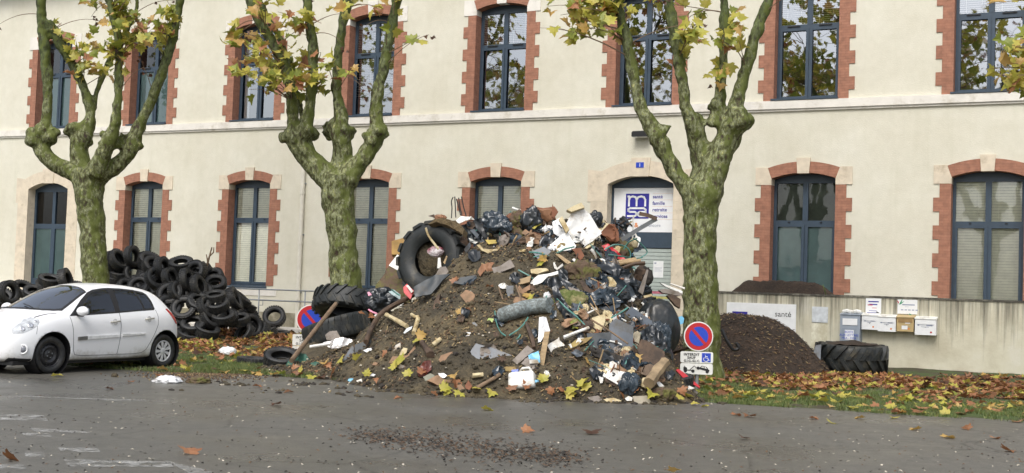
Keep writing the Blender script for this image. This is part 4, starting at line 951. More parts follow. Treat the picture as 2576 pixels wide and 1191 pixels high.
# right: tractor tyre full of mulch
zt = gnd(2141, 936, .12).y + .80
p = at(2141, 893, zt); p.z = .42
TT = put_tyre(big_tyre(.765, .60, .45, .10, nl=17, lh=.06), p, V((.0, -.05, 1)), 'huge tractor tyre lying flat on leaves below the letter boxes, filled with mulch', None, 1., 'tractor_tyre', 'tractor tyre')
b = MB(); 
for j in range(9):
    for i in range(28): 
        rr_ = .62 * j / 8; t = 2 * pi * i / 28; b.v.append((p.x + rr_ * cos(t), p.y + rr_ * sin(t), p.z + .29 + .10 * (1 - j / 8) + .03 * noise.noise(V((rr_ * cos(t) * 5, rr_ * sin(t) * 5, 0)))))
for j in range(8):
    for i in range(28): b.f.append((j * 28 + i, j * 28 + (i + 1) % 28, (j + 1) * 28 + (i + 1) % 28, (j + 1) * 28 + i)); b.m.append(0)
tag(b.build('mulch_fill', MULCH, None, True), 'brown mulch filling the huge tractor tyre below the letter boxes', 'mulch')
# left of the rubbish: two tractor tyres, one on the other
ME2 = big_tyre(.74, .46, .40, .06, nl=22, lh=.035, chev=.55)
p = at(875, 768, 26.9); put_tyre(ME2, p, V((.10, .36, 1)), 'upper of two stacked tractor tyres beside the middle tree', None, 1., 'tractor_tyre', 'tractor tyre')
p = at(848, 832, 26.2); put_tyre(big_tyre(.72, .46, .40, .12, nl=34, lh=.012, chev=.2), p, V((-.34, .10, 1)), 'lower of two stacked tractor tyres, ribbed and tilted beside the no parking sign', None, 1., 'tractor_tyre', 'tractor tyre')
# loader tyre sitting high on the heap
p = at(1094, 655, 23.4)
put_tyre(big_tyre(.71, .56, .34, .15, nl=16, lh=.035, chev=.15), p, tax(p, -.60, .14), 'biggest wide loader tyre standing upright high on the left of the rubbish heap', None, 1., 'loader_tyre', 'loader tyre')

# ------------------------------------------------------------------ the rubbish heap: soil body
RX = [-5.2, -4.6, -3.6, -2.9, -2.14, -1.5, -.8, .09, .7, 1.2, 1.87, 2.46, 2.75, 2.95, 3.1]
RZ = [0, .05, .25, .62, 1.25, 1.72, 2.45, 2.95, 3.02, 3.05, 2.62, 1.95, 1.15, .45, -.2]
FX = [-5.2, -4.2, -2.9, -2.2, -1.47, -.6, .2, 1.2, 2.4, 3.0, 3.4]
FY = [22.85, 22.3, 21.2, 20.0, 19.15, 18.95, 18.9, 18.75, 18.8, 19.2, 20.5]
YR = 23.0
def H0(X, Y):
    rz = float(np.interp(X, RX, RZ)); fy = float(np.interp(X, FX, FY))
    if Y <= YR:
        t = (Y - fy) / (YR - fy); 
        if t <= 0: return t * .6
        return rz * (.75 * t ** .92 + .25 * sin(min(1, t) * pi / 2))
    return max(rz * (1 - ((Y - YR) / 3.4) ** 1.5), .55 * math.exp(-((X + 3.2) ** 2 + (Y - 25.6) ** 2) / 1.2) - .1)
def HM(X, Y):
    h = H0(X, Y)
    h = max(h, .62 * math.exp(-(((X + 3.3) / 1.3) ** 2 + ((Y - 25.8) / 1.3) ** 2)) - .04)
    if h > -.3: h += min(1, max(0, (h + .12) * 2.5)) * (.13 * noise.noise(V((X * 1.4, Y * 1.4, 0))) + .075 * noise.noise(V((X * 3.7, Y * 3.7, 5))) + .04 * noise.noise(V((X * 9, Y * 9, 2))) + .018 * noise.noise(V((X * 23, Y * 23, 2))))
    return h
def HN(X, Y, e=.25):
    return V((H0(X - e, Y) - H0(X + e, Y), H0(X, Y - e) - H0(X, Y + e), 2 * e)).normalized()
b = MB(); nx, ny = 300, 260; X0, X1, Y0, Y1 = -5.4, 3.6, 18.4, 27.6
for j in range(ny + 1):
    for i in range(nx + 1):
        X = X0 + (X1 - X0) * i / nx; Y = Y0 + (Y1 - Y0) * j / ny; b.v.append((X, Y, HM(X, Y) - .015))
for j in range(ny):
    for i in range(nx):
        a = j * (nx + 1) + i; q = (a, a + 1, a + nx + 2, a + nx + 1)
        if max(b.v[t][2] for t in q) > -.05: b.f.append(q); b.m.append(0)
tag(b.build('soil_heap', SOIL, None, True), 'man-high heap of muddy soil and manure full of rubbish in front of the entrance', 'heap')

FA, FB, FC, FE, FD = (991.9, 495.9, .279), (991.9, 718.8, .25353), (1351.3, 646.9, .3199), (718.8, 682.8, .24136), (0, 0, 1)
def fr(F, p): return (F[0] + p[0] * F[2], F[1] + p[1] * F[2])
def surf(x, y):
    d = ray(x, y)
    for k in range(420):
        Y = 18.5 + 6.0 * k / 420; p = CAM + d * (Y / d.y)
        if p.z <= HM(p.x, p.y): return p, HN(p.x, p.y)
    p = CAM + d * (22.9 / d.y); return p, V((0, -.75, .66))
def plane_for(c, tilt, Y):
    if Y: p = at(c[0], c[1], Y); n = HN(p.x, p.y)
    else: p, n = surf(*c)
    return p, (n * (1 - tilt) + camdir(p) * tilt).normalized()
def slab(F, pts, mat_, name, label, cat, th=.02, tilt=.55, lift=.05, crump=0., sub=0, Y=None, group=None, rough_edge=.0, twist=0.):
    """a flat or crumpled sheet with the given outline, lying against the heap"""
    D = [fr(F, p) for p in pts]; cx_ = sum(p[0] for p in D) / len(D); cy_ = sum(p[1] for p in D) / len(D)
    p0, n = plane_for((cx_, cy_), tilt, Y)
    if twist:
        n = (M.Rotation(twist, 3, 'Z') @ n).normalized()
    p0 = p0 + n * (lift if Y else lift * .65)
    P = []
    for x, y in D:
        d = ray(x, y); t = (p0 - CAM).dot(n) / d.dot(n); P.append(CAM + d * t)
    sd_ = rng.uniform(0, 100)
    bm = bmesh.new(); vs = [bm.verts.new(p) for p in P]
    ed = [bm.edges.new((vs[i], vs[(i + 1) % len(vs)])) for i in range(len(vs))]
    bmesh.ops.triangle_fill(bm, use_beauty=True, edges=ed)
    h = max(.04, sub * .75) if sub else (.07 if crump else .18)
    for _ in range(6):
        lg = [e for e in bm.edges if e.calc_length() > h]
        if not lg: break
        bmesh.ops.subdivide_edges(bm, edges=lg, cuts=1); bmesh.ops.triangulate(bm, faces=bm.faces)
    for v in bm.verts:
        q = v.co * 2.2 + V((sd_, 0, 0))
        dd = .012 * noise.noise(q)
        if crump:
            q = V((q.x * 1.2, q.y, q.z * .75)); q += V((noise.noise(q * .9), 0, noise.noise(q * .9 + V((5, 5, 5))))) * .6; r1 = (1 - abs(noise.noise(q * 2.0)) * 1.8) ** 2 - .4; r2 = (1 - abs(noise.noise(q * 4.6 + V((9, 2, 1)))) * 1.8) ** 2 - .4
            dd += crump * (1.0 * r1 + .28 * r2)
            v.co += V((noise.noise(q * 2.1 + V((3, 0, 0))), 0, noise.noise(q * 2.1 + V((0, 7, 0))))) * crump * .5
        elif v.is_boundary and rough_edge:
            v.co += V((noise.noise(q * 9), 0, noise.noise(q * 9 + V((4, 4, 4))))) * rough_edge
        v.co += n * dd
    bm.normal_update(); bmesh.ops.recalc_face_normals(bm, faces=bm.faces)
    if bm.faces and sum((f.normal.dot(n) * f.calc_area() for f in bm.faces)) < 0: bmesh.ops.reverse_faces(bm, faces=bm.faces)
    ret = bmesh.ops.extrude_face_region(bm, geom=list(bm.faces)); ex = [g for g in ret['geom'] if isinstance(g, bmesh.types.BMVert)]
    for v in ex: v.co -= n * th
    bmesh.ops.recalc_face_normals(bm, faces=bm.faces)
    for f in bm.faces: f.smooth = bool(crump)
    for e in bm.edges:
        if len(e.link_faces) == 2 and e.calc_face_angle(0) > .8: e.smooth = False
    me = bpy.data.meshes.new(name); bm.to_mesh(me); bm.free(); me.materials.append(mat_)
    if crump and crump >= .03: pass
    return tag(link(name, me), label, cat, group)
def blob(F, c, w, h, mat_, name, label, cat, lump=.35, depth=.8, sub=5, Y=None, lift=.3, fr_=1.35, flatb=False, sharp=False):
    x, y = fr(F, c); p, n = plane_for((x, y), .4, Y); k = mpp(p.y) * F[2]; W, H_ = w * k / 2, h * k / 2; Dp = min(W, H_) * depth
    p = p + camdir(p) * Dp * lift
    sd_ = V((rng.uniform(0, 90), rng.uniform(0, 90), 0))
    bm = bmesh.new(); bmesh.ops.create_icosphere(bm, subdivisions=sub, radius=1.)
    for v in bm.verts:
        q = V((v.co.x * fr_ * 1.25, v.co.y * fr_ * 1.25, v.co.z * fr_ * .7)) + sd_; q += V((noise.noise(q * 1.3), 0, noise.noise(q * 1.3 + V((7, 7, 7))))) * .5
        a = (1 - abs(noise.noise(q)) * 1.7) ** 2; b_ = (1 - abs(noise.noise(q * 2.3)) * 1.7) ** 2; c_ = (1 - abs(noise.noise(q * 5.1)) * 1.7) ** 2
        f = 1 + lump * (.75 * noise.noise(q * .8) + .55 * a + .25 * b_ + .08 * c_ - .4)
        v.co = V((v.co.x * W * f, v.co.y * Dp * f, v.co.z * H_ * f))
    for f in bm.faces: f.smooth = not sharp
    me = bpy.data.meshes.new(name); bm.to_mesh(me); bm.free(); me.materials.append(mat_)
    o = link(name, me); o.location = p
    return tag(o, label, cat)
def rod(F, pts, r, mat_, name, label, cat, lift=.06, Y=None, seg=8, nz=.12, square=False, tag_=True, drape=True):
    P = []
    DD = [fr(F, q) for q in pts]
    if not drape or Y: 
        ys = Y if hasattr(Y, '__len__') else [Y] * len(DD)
        P = [at(x, y, yy) for (x, y), yy in zip(DD, ys)]
    else:
        for x, y in DD:
            p, n = surf(x, y); P.append(p + n * lift)
    if len(P) == 2 or (len(P) > 2 and not square): 
        if len(P) > 2:
            Q = []
            for i in range(len(P) - 1):
                p0, p1, p2, p3 = P[max(i - 1, 0)], P[i], P[i + 1], P[min(i + 2, len(P) - 1)]
                for k in range(5):
                    t = k / 5; Q.append(.5 * ((2 * p1) + (p2 - p0) * t + (2 * p0 - 5 * p1 + 4 * p2 - p3) * t * t + (3 * p1 - p0 - 3 * p2 + p3) * t ** 3))
            P = Q + [P[-1]]
    b = MB()
    if square:
        for a, c in zip(P[:-1], P[1:]):
            d = (c - a); L_ = d.length; z = d.normalized(); cd = camdir((a + c) / 2); y = (cd - z * cd.dot(z)).normalized(); x = y.cross(z)
            b.box((a + c) / 2, (r[0], r[1], L_), M((x, y, z)).transposed())
    else:
        if len(P) == 2: P = [P[0].lerp(P[1], t / 5) for t in range(6)]
        rs = [r * (1 + nz * noise.noise(p * 5.)) for p in P]; b.tube(P, rs, seg, nz=nz)
    o = b.build(name, mat_, None, not square, .8)
    return tag(o, label, cat) if tag_ else o
def strap(F, pts, wd, mat_, label, lift=.09, Y=None):
    D = [fr(F, q) for q in pts]; P = []
    for i, (x, y) in enumerate(D):
        if Y: P.append(at(x, y, Y))
        else: p, n = surf(x, y); P.append(p + n * lift)
    Q = []
    for i in range(len(P) - 1):
        p0, p1, p2, p3 = P[max(i - 1, 0)], P[i], P[i + 1], P[min(i + 2, len(P) - 1)]
        for k in range(6):
            t = k / 6; Q.append(.5 * ((2 * p1) + (p2 - p0) * t + (2 * p0 - 5 * p1 + 4 * p2 - p3) * t * t + (3 * p1 - p0 - 3 * p2 + p3) * t ** 3))
    Q.append(P[-1]); b = MB(); n = len(Q)
    for i, q in enumerate(Q):
        d = (Q[min(i + 1, n - 1)] - Q[max(i - 1, 0)]).normalized(); c = camdir(q); s = d.cross(c).normalized(); tw = noise.noise(q * 1.3) * 2.; s = (s * cos(tw) + c * sin(tw)); u = d.cross(s).normalized() * .002
        b.v += [tuple(q + s * wd / 2 + u), tuple(q - s * wd / 2 + u), tuple(q - s * wd / 2 - u), tuple(q + s * wd / 2 - u)]
    for i in range(n - 1):
        for j in range(4): b.f.append((i * 4 + j, i * 4 + (j + 1) % 4, i * 4 + 4 + (j + 1) % 4, i * 4 + 4 + j)); b.m.append(0)
    return tag(b.build('plastic_strap', mat_, None, True), label, 'strap')

WDIRT = simple('muddy_white', (.64, .63, .59), .45, .12, 4., dirt=(.27, .22, .15), dirtamt=.36)
# ------------------------------------------------------------------ the rubbish itself
# crest: white sheet metal and bags
slab(FA, [(1500, 300), (1560, 215), (1600, 130), (1700, 100), (1760, 150), (1870, 330), (1800, 385), (1690, 465), (1640, 440), (1570, 320)], WSHEET, 'metal_sheet', 'big dented white sheet metal panel on top of the rubbish heap', 'metal sheet', .05, .8, .30, .018, .07, Y=22.4)
slab(FA, [(1550, 110), (1690, 50), (1715, 92), (1600, 135)], FOAM, 'foam_block', 'cream insulation foam block at the very top edge of the white sheet metal', 'foam', .14, .7, .34, Y=22.4, rough_edge=.03)
slab(FA, [(1400, 430), (1560, 310), (1640, 440), (1625, 470), (1500, 492)], WSHEET, 'metal_sheet', 'white bent sheet metal flap with reddish scratches below the big panel', 'metal sheet', .03, .6, .22, .02, .08)
slab(FA, [(1425, 230), (1490, 178), (1560, 320), (1530, 372), (1440, 320)], WBAG, 'plastic_sheet', 'crumpled white plastic sheet left of the big white sheet metal', 'plastic sheet', .02, .6, .24, .06, .06, Y=22.4)
slab(FA, [(1482, 200), (1515, 172), (1577, 290), (1550, 322)], FOAM, 'foam_strip', 'tan edged foam strip leaning on the left side of the white sheet metal', 'foam', .08, .7, .36, Y=22.3)
slab(FA, [(1640, 440), (1690, 470), (1810, 380), (1800, 430), (1740, 465), (1660, 480)], FOAM, 'foam_block', 'broken yellowish foam under the lower edge of the white sheet metal', 'foam', .1, .6, .22, rough_edge=.03, Y=22.3)
blob(FA, (1390, 295), 110, 80, WBAG, 'plastic_bag', 'small white tied plastic bag left of the white sheet metal', 'bag', .4)
blob(FA, (1420, 465), 70, 50, WBAG, 'plastic_bag', 'white plastic scrap below the bent white flap', 'bag', .5, sub=3)
rod(FA, [(1480, 250), (1560, 345), (1500, 430), (1430, 470)], .012, BLACK, 'cable', 'thin dark cable looping over the white sheet metal', 'cable', Y=22.1, drape=False)
blob(FA, (1235, 225), 190, 250, BPLAST, 'bin_bag', 'tall black bin bag at the middle of the heap top', 'bag', .5, .7, Y=22.6)
blob(FA, (900, 230), 230, 190, BGPLAST, 'bin_bag', 'bluish black bin bag at the heap top in front of the window', 'bag', .45, .7, Y=22.6)
blob(FA, (1000, 270), 120, 120, BGPLAST, 'bin_bag', 'bluish plastic bag end right of the bluish black bin bag', 'bag', .5, .6, Y=22.5)
blob(FA, (1810, 195), 120, 130, BPLAST, 'bin_bag', 'black bin bag sticking out right of the white sheet metal', 'bag', .45, .7, Y=22.8)
blob(FA, (1850, 390), 110, 110, BPLAST, 'bin_bag', 'small black bag below the right corner of the white sheet metal', 'bag', .4, .7)
blob(FA, (1120, 210), 150, 170, MOSS, 'manure_clod', 'mossy brown clod left of the tall black bin bag', 'clod', .5, .7, Y=22.7)
blob(FA, (1395, 165), 150, 140, BROWNB, 'cardboard_box', 'crushed brown box on the heap top between bin bag and white sheet metal', 'box', .6, .7, Y=22.7, sharp=True, sub=2)
slab(FA, [(1190, 90), (1200, 66), (1340, 95), (1440, 88), (1475, 118), (1460, 142), (1320, 118)], RUST, 'rusty_plank', 'rust brown plank lying along the crest of the heap', 'plank', .04, .6, .12, Y=22.9, rough_edge=.02)
slab(FA, [(1420, 180), (1425, 60), (1445, 110), (1480, 130), (1440, 190)], RUST, 'rusty_splinter', 'pointed rust brown splinter standing on the heap crest', 'splinter', .03, .8, .2, Y=22.7)
slab(FA, [(985, 190), (1040, 140), (1092, 160), (1050, 205)], RUST, 'brown_board', 'small brown board beside the bluish black bin bag on the crest', 'board', .03, .6, .1, Y=22.8)
slab(FA, [(950, 175), (975, 155), (1000, 165), (985, 195)], WBAG, 'paper_scrap', 'pinkish white scrap on the crest beside the brown board', 'scrap', .01, .6, .15, .03, Y=22.7)
rod(FA, [(1060, 95), (1140, 122)], .022, OFFW, 'plastic_tube', 'short white tube pointing left on the crest', 'tube', Y=22.8, drape=False)
slab(FA, [(1145, 325), (1180, 288), (1262, 340), (1230, 362)], CARD, 'cardboard_piece', 'torn cardboard flap below the tall black bin bag, upper of three', 'cardboard', .015, .5, .14)
slab(FA, [(1180, 360), (1300, 372), (1310, 422), (1190, 415)], CARD, 'cardboard_piece', 'flat rectangular cardboard below the tall black bin bag, lowest of three', 'cardboard', .03, .7, .16)
slab(FA, [(1255, 330), (1312, 330), (1346, 392), (1290, 377)], CARD, 'cardboard_piece', 'tilted cardboard corner below the tall black bin bag, right of three', 'cardboard', .015, .6, .14)
slab(FA, [(1240, 485), (1350, 445), (1450, 512), (1310, 580)], SLATE, 'corrugated_sheet', 'blue grey corrugated sheet below the bent white flap', 'sheet', .03, .55, .12)
slab(FA, [(680, 295), (722, 288), (850, 448), (825, 462)], SLATE, 'grey_strip', 'long blue grey strip slanting right of the loader tyre', 'strip', .02, .7, .22)
slab(FA, [(628, 470), (680, 405), (692, 440), (652, 512)], SLATE, 'grey_shard', 'small grey shard at the right shoulder of the loader tyre', 'shard', .02, .7, .25)
slab(FA, [(740, 430), (770, 425), (800, 465), (870, 470), (942, 465), (942, 522), (880, 522), (790, 482)], FOAM, 'foam_gutter', 'curled cream foam strip right of the loader tyre', 'foam', .06, .6, .16, .025, .08)
slab(FA, [(820, 385), (942, 385), (940, 412), (850, 425)], simple('ochre_panel', (.40, .30, .05), .6), 'ochre_sheet', 'yellow ochre panel piece above the curled cream foam strip', 'panel', .03, .6, .14)
slab(FA, [(790, 220), (840, 230), (945, 340), (942, 362), (900, 362), (860, 290)], simple('torn_grey_white', (.52, .53, .52), .5, .2, 6., dirt=(.2, .17, .12)), 'torn_sheet', 'torn grey white sheet slanting below the bluish black bin bag', 'sheet', .02, .7, .22, .03, .07)
slab(FA, [(550, 212), (600, 172), (700, 180), (725, 202), (640, 212), (570, 242)], OFFW, 'dirty_cloth', 'dirty white cloth on the crest just right of the loader tyre', 'cloth', .03, .6, .2, .04, .07)
slab(FA, [(715, 200), (800, 255), (862, 370), (840, 385), (740, 290)], BPLAST, 'black_sheet', 'black stiff sheet curving down beside the torn grey white sheet', 'sheet', .02, .7, .2, .03, .07)
slab(FA, [(600, 260), (680, 230), (760, 300), (790, 420), (720, 380), (640, 330)], DSLATE, 'dark_sheet', 'dark crumpled sheet behind the long blue grey strip', 'sheet', .02, .6, .1, .05, .07)
blob(FA, (410, 182), 110, 55, BROWNB, 'brown_sack', 'small brown sack on top of the loader tyre', 'sack', .4, Y=23.4)
slab(FA, [(305, 170), (360, 155), (368, 185)], DWOOD, 'dark_flap', 'dark pointed flap beside the brown sack on the loader tyre', 'flap', .02, .8, .05, Y=23.3)
slab(FA, [(300, 240), (360, 205), (470, 200), (560, 215), (640, 300), (620, 340), (560, 300), (480, 250), (380, 232)], mk_soil('straw_manure', (.07, .05, .025), (.14, .10, .045), (.22, .165, .07), (.4, .3, .13), .5), 'straw_manure', 'straw manure lying over the top of the loader tyre', 'manure', .12, .45, .18, .05, .07, Y=23.1)
for k, pth in enumerate(([(515, 190), (520, 100), (515, 40), (530, 0)], [(555, 185), (550, 90), (545, -5)], [(598, 165), (580, 90), (560, 15)], [(610, 165), (590, 80), (580, 5)], [(648, 170), (625, 90), (606, -5)])):
    rod(FA, pth, .011, BLACK, 'wire', 'thin bare wire standing on the crest, %s of five' % ('first from the left', 'second from the left', 'middle one', 'fourth from the left', 'rightmost')[k], 'wire', Y=23.0, drape=False, nz=.0, seg=5)
rod(FA, [(285, 275), (310, 350), (375, 440), (400, 470)], .022, FOAM, 'cream_strip', 'cream strip hanging over the face of the loader tyre', 'strip', Y=22.75, drape=False)
blob(FA, (372, 490), 135, 95, simple('stained_white_cap', (.66, .62, .62), .5, .1, 3., dirt=(.20, .04, .06), dirtamt=.42), 'stained_bag', 'white and maroon stained bag stuffed in the hole of the loader tyre', 'bag', .35, .7, Y=23.1)
blob(FA, (365, 560), 300, 330, SOIL, 'soil_plug', 'dark soil packed inside the hole of the loader tyre', 'soil', .3, .3, Y=23.55)
slab(FA, [(440, 590), (470, 525), (480, 535), (455, 605)], PINE, 'wood_piece', 'little wood piece inside the hole of the loader tyre', 'wood', .03, .8, .1, Y=22.9)
slab(FA, [(385, 640), (395, 545), (415, 545), (425, 640)], OFFW, 'plastic_peg', 'pale forked plastic piece below the stained bag in the tyre hole', 'plastic', .02, .8, .1, Y=22.85)
slab(FA, [(370, 705), (410, 630), (462, 624), (502, 690), (400, 722)], GCARD, 'grey_plate', 'grey plate at the lower right rim of the loader tyre hole', 'plate', .02, .7, .2, Y=22.7)
slab(FA, [(170, 815), (270, 750), (370, 700), (502, 690), (440, 742), (395, 800), (330, 872), (190, 902)], DSLATE, 'rubber_flap', 'large dark rubber flap below the loader tyre', 'rubber flap', .03, .55, .25, .02, .1, Y=22.4)
slab(FA, [(740, 672), (760, 640), (790, 610), (900, 590), (880, 640), (912, 722), (840, 727), (830, 650), (770, 715)], BROWNB, 'paper_bag', 'crumpled brown paper bag in the upper middle of the heap', 'bag', .02, .6, .16, .05, .06)
slab(FA, [(880, 640), (950, 620), (1045, 558), (1086, 630), (970, 672), (915, 722)], GCARD, 'grey_cardboard', 'grey cardboard sheet right of the crumpled brown paper bag', 'cardboard', .015, .55, .12, .015)
slab(FA, [(530, 772), (600, 722), (740, 700), (742, 740), (640, 792)], DSLATE, 'green_grey_board', 'dark greenish board lying on soil right of the rubber flap', 'board', .03, .45, .06)
slab(FE, [(1225, 172), (1232, 160), (1262, 128), (1335, 200), (1300, 292), (1232, 222)], REDP, 'red_board', 'red and white painted board piece left of the rubber flap', 'board', .02, .7, .25, Y=22.9)
slab(FE, [(1255, 150), (1275, 140), (1330, 205), (1310, 225)], WDIRT, 'white_stripe', 'white strip lying across the red painted board', 'strip', .015, .7, .29, Y=22.88)
slab(FA, [(1230, 765), (1300, 702), (1470, 665), (1476, 692), (1380, 722), (1265, 802), (1230, 800)], OFFW, 'white_plank', 'broken white plank with ragged end left of the black tarp', 'plank', .04, .6, .14, rough_edge=.03)
slab(FA, [(1082, 762), (1130, 740), (1232, 708), (1222, 762), (1130, 787)], PINE, 'log_piece', 'short split log left of the broken white plank', 'wood', .09, .6, .12, rough_edge=.02)
slab(FA, [(1225, 650), (1372, 638), (1392, 660), (1290, 692), (1235, 682)], FOAM, 'foam_piece', 'flat cream foam piece above the broken white plank', 'foam', .06, .5, .1, rough_edge=.02)
slab(FA, [(1100, 860), (1125, 800), (1160, 830), (1220, 790), (1225, 835), (1150, 870)], CARD, 'cardboard_piece', 'crumpled cardboard below the split log', 'cardboard', .02, .6, .12, .04, .06)
slab(FA, [(1450, 512), (1490, 514), (1602, 592), (1562, 607)], PINE, 'timber_beam', 'tan timber beam end right of the blue grey corrugated sheet', 'timber', .06, .6, .16)
slab(FA, [(1602, 562), (1622, 550), (1662, 590), (1642, 604)], WDIRT, 'foam_piece', 'small bright white foam piece beside the tan timber beam', 'foam', .05, .7, .2)
slab(FA, [(1432, 590), (1445, 592), (1470, 640), (1520, 600), (1525, 620), (1465, 660), (1440, 640)], WDIRT, 'white_scrap', 'white scrap at the upper edge of the black tarp', 'scrap', .02, .6, .15, .02)
slab(FA, [(1600, 470), (1680, 460), (1712, 530), (1680, 570), (1640, 530)], RUST, 'rusty_sheet', 'rusty brown sheet below the foam under the white sheet metal', 'sheet', .02, .6, .14, .03, .07)
rod(FA, [(1772, 462), (1825, 495), (1852, 545), (1862, 590)], .07, GALV, 'metal_pipe', 'curved silver pipe below the right corner of the white sheet metal', 'pipe', Y=22.2, drape=False, seg=12)
rod(FA, [(1772, 470), (1800, 500), (1815, 545), (1820, 590)], .03, WDIRT, 'white_hose', 'white hose beside the curved silver pipe', 'hose', Y=22.05, drape=False)
slab(FA, [(1872, 440), (1920, 425), (2000, 480), (2078, 552), (2060, 572), (1960, 522), (1890, 480)], REDP, 'red_bag', 'crumpled bright red plastic at the upper right of the heap', 'plastic', .02, .7, .26, .05, .06)
slab(FA, [(1875, 400), (1890, 340), (1945, 345), (1950, 370), (1920, 400)], WBAG, 'white_bag', 'white plastic scrap above the bright red plastic', 'bag', .02, .7, .24, .04, .06)
slab(FA, [(1860, 330), (1920, 250), (1990, 240), (2030, 310), (2035, 390), (1960, 410), (1900, 360)], RUST, 'rusty_bucket', 'rust brown crushed container at the right end of the crest', 'container', .05, .7, .1, .06, .07, Y=22.6)
blob(FA, (2160, 415), 80, 90, FOAM, 'foam_lump', 'cream foam lump hanging in green straps at the right', 'foam', .5, Y=22.5, sub=3)
P_ = [(2050, 385), (2200, 290), (2365, 195)]
rod(FA, P_, (.075, .02), GALV, 'metal_rail', 'long bent metal rail jutting out right in front of the door sign', 'rail', Y=[22.4, 22.2, 22.0], drape=False, square=True)
rod(FA, [(2365, 195), (2290, 165), (2210, 148)], (.07, .03), DWOOD, 'broken_lath', 'rotten lath hanging from the end of the bent metal rail', 'lath', Y=[21.98, 22.05, 22.1], drape=False, square=True)
rod(FA, [(1900, 605), (2040, 580), (2180, 562)], .035, PINE, 'timber_lath', 'upper of two tan laths below the bright red plastic', 'lath', Y=22.0, drape=False)
rod(FA, [(1930, 625), (2080, 592), (2222, 572)], .035, PINE, 'timber_lath', 'lower of two tan laths below the bright red plastic', 'lath', Y=21.95, drape=False)
rod(FA, [(2060, 640), (2160, 605), (2262, 596)], .035, DWOOD, 'burnt_stick', 'dark burnt stick end below the two tan laths', 'stick', Y=21.9, drape=False)
for k, (pts, lb) in enumerate((([(1900, 470), (1990, 430), (2090, 450), (2130, 520), (2090, 620)], 'teal plastic strap curling under the bright red plastic'),
    ([(2150, 370), (2200, 400), (2280, 490), (2230, 540), (2120, 600)], 'teal plastic strap looping out right over the door shutter'),
    ([(1930, 520), (2020, 530), (2120, 545)], 'teal strap lying level below the bright red plastic'), ([(2070, 470), (2110, 410), (2190, 370)], 'teal strap rising beside the cream foam lump'),
    ([(1220, 575), (1290, 580), (1360, 595)], 'teal strap across the soil below the corrugated sheet'), ([(1010, 290), (985, 340), (990, 420)], 'teal strap hanging below the bluish black bin bag'), ([(2130, 600), (2190, 555), (2240, 545)], 'short teal strap end over the tan laths'))):
    strap(FA, pts, .03, TEAL, lb, .18, 22.0 if pts[0][0] > 1880 else None)
blob(FA, (2010, 480), 220, 200, MOSS, 'rubbish_clump', 'tangled brown rubbish clump at the upper right of the heap', 'clump', .6, .6, Y=22.7)
blob(FA, (2230, 700), 150, 180, DWOOD, 'rotten_box', 'dark brown rotten wooden box at the right edge below the shutter notice', 'box', .25, .6, Y=22.2, sharp=True, sub=2)
slab(FA, [(2200, 850), (2278, 650), (2292, 660), (2242, 882)], GCARD, 'grey_board', 'grey narrow board standing upright at the right edge of the heap', 'board', .02, .8, .1, Y=21.7)
slab(FA, [(2245, 890), (2320, 872), (2330, 890), (2260, 910)], FOAM, 'foam_wedge', 'cream wedge at the foot of the upright grey board', 'foam', .05, .6, .1, Y=21.5)
# boards leaning between heap and tree
slab(FA, [(2400, 775), (2420, 778), (2600, 845), (2600, 870), (2450, 808)], OFFW, 'white_board', 'upper white board leaning against the right tree trunk', 'board', .03, .6, 0, Y=23.9)
slab(FA, [(2480, 778), (2495, 776), (2620, 815), (2620, 832)], WDIRT, 'white_board', 'thin white board sticking out behind the right tree trunk', 'board', .02, .6, 0, Y=24.2)
slab(FA, [(2385, 838), (2440, 825), (2560, 850), (2600, 880), (2560, 890), (2420, 862)], GCARD, 'grey_plank', 'weathered grey plank under the white boards beside the right tree', 'plank', .05, .6, 0, Y=23.7)
slab(FC, [(1020, 300), (1060, 290), (1130, 330), (1125, 400), (1090, 380)], DWOOD, 'dark_plank', 'dark short plank between bulging bundle and right tree trunk', 'plank', .05, .6, 0, Y=23.4)
# the big black tarpaulin on the right
slab(FA, [(1480, 650), (1560, 612), (1750, 600), (1950, 590), (2080, 640), (2160, 720), (2205, 800), (2100, 812), (2000, 735), (1850, 655), (1700, 650), (1565, 650), (1550, 740), (1490, 760)], BPLAST, 'tarpaulin', 'wide black tarpaulin draped over the right upper half of the heap', 'tarpaulin', .02, .5, .30, .085, .055)
slab(FA, [(1355, 790), (1380, 732), (1470, 720), (1560, 762), (1640, 800), (1710, 860), (1700, 905), (1600, 880), (1520, 810), (1420, 830)], BPLAST, 'tarpaulin', 'black plastic fold below the wide tarpaulin, over the mossy cushion', 'tarpaulin', .02, .55, .34, .07, .05)
slab(FA, [(1830, 680), (1990, 730), (2150, 820), (2190, 900), (1990, 900), (1880, 850)], BGPLAST, 'plastic_sheet', 'bluish black plastic sheet below the wide tarpaulin at the right', 'plastic sheet', .02, .5, .26, .08, .055)
slab(FC, [(110, 240), (150, 220), (210, 330), (270, 420), (290, 560), (240, 520), (180, 420), (120, 310)], BPLAST, 'plastic_sheet', 'black plastic tail running down left of the mossy cushion', 'plastic sheet', .02, .6, .18, .06, .06)
blob(FC, (265, 350), 250, 190, simple('mossy_cushion', (.30, .24, .13), .85, .3, 5., dirt=(.09, .11, .025), dirtamt=.5), 'mossy_cushion', 'mossy yellowish cushion wrapped in black plastic', 'cushion', .35, .7)
slab(FC, [(240, 232), (330, 255), (410, 388), (390, 395), (300, 332)], GCARD, 'grey_sheet', 'curved grey sheet above the mossy cushion', 'sheet', .02, .7, .32, .015)
blob(FA, (1700, 680), 260, 190, MOSS, 'root_clump', 'brown root clump in the middle of the wide tarpaulin', 'clump', .6, .5)
slab(FA, [(1670, 760), (1700, 745), (1790, 860), (1770, 902), (1740, 890)], DWOOD, 'dark_board', 'dark narrow board below the brown root clump', 'board', .04, .7, .28)
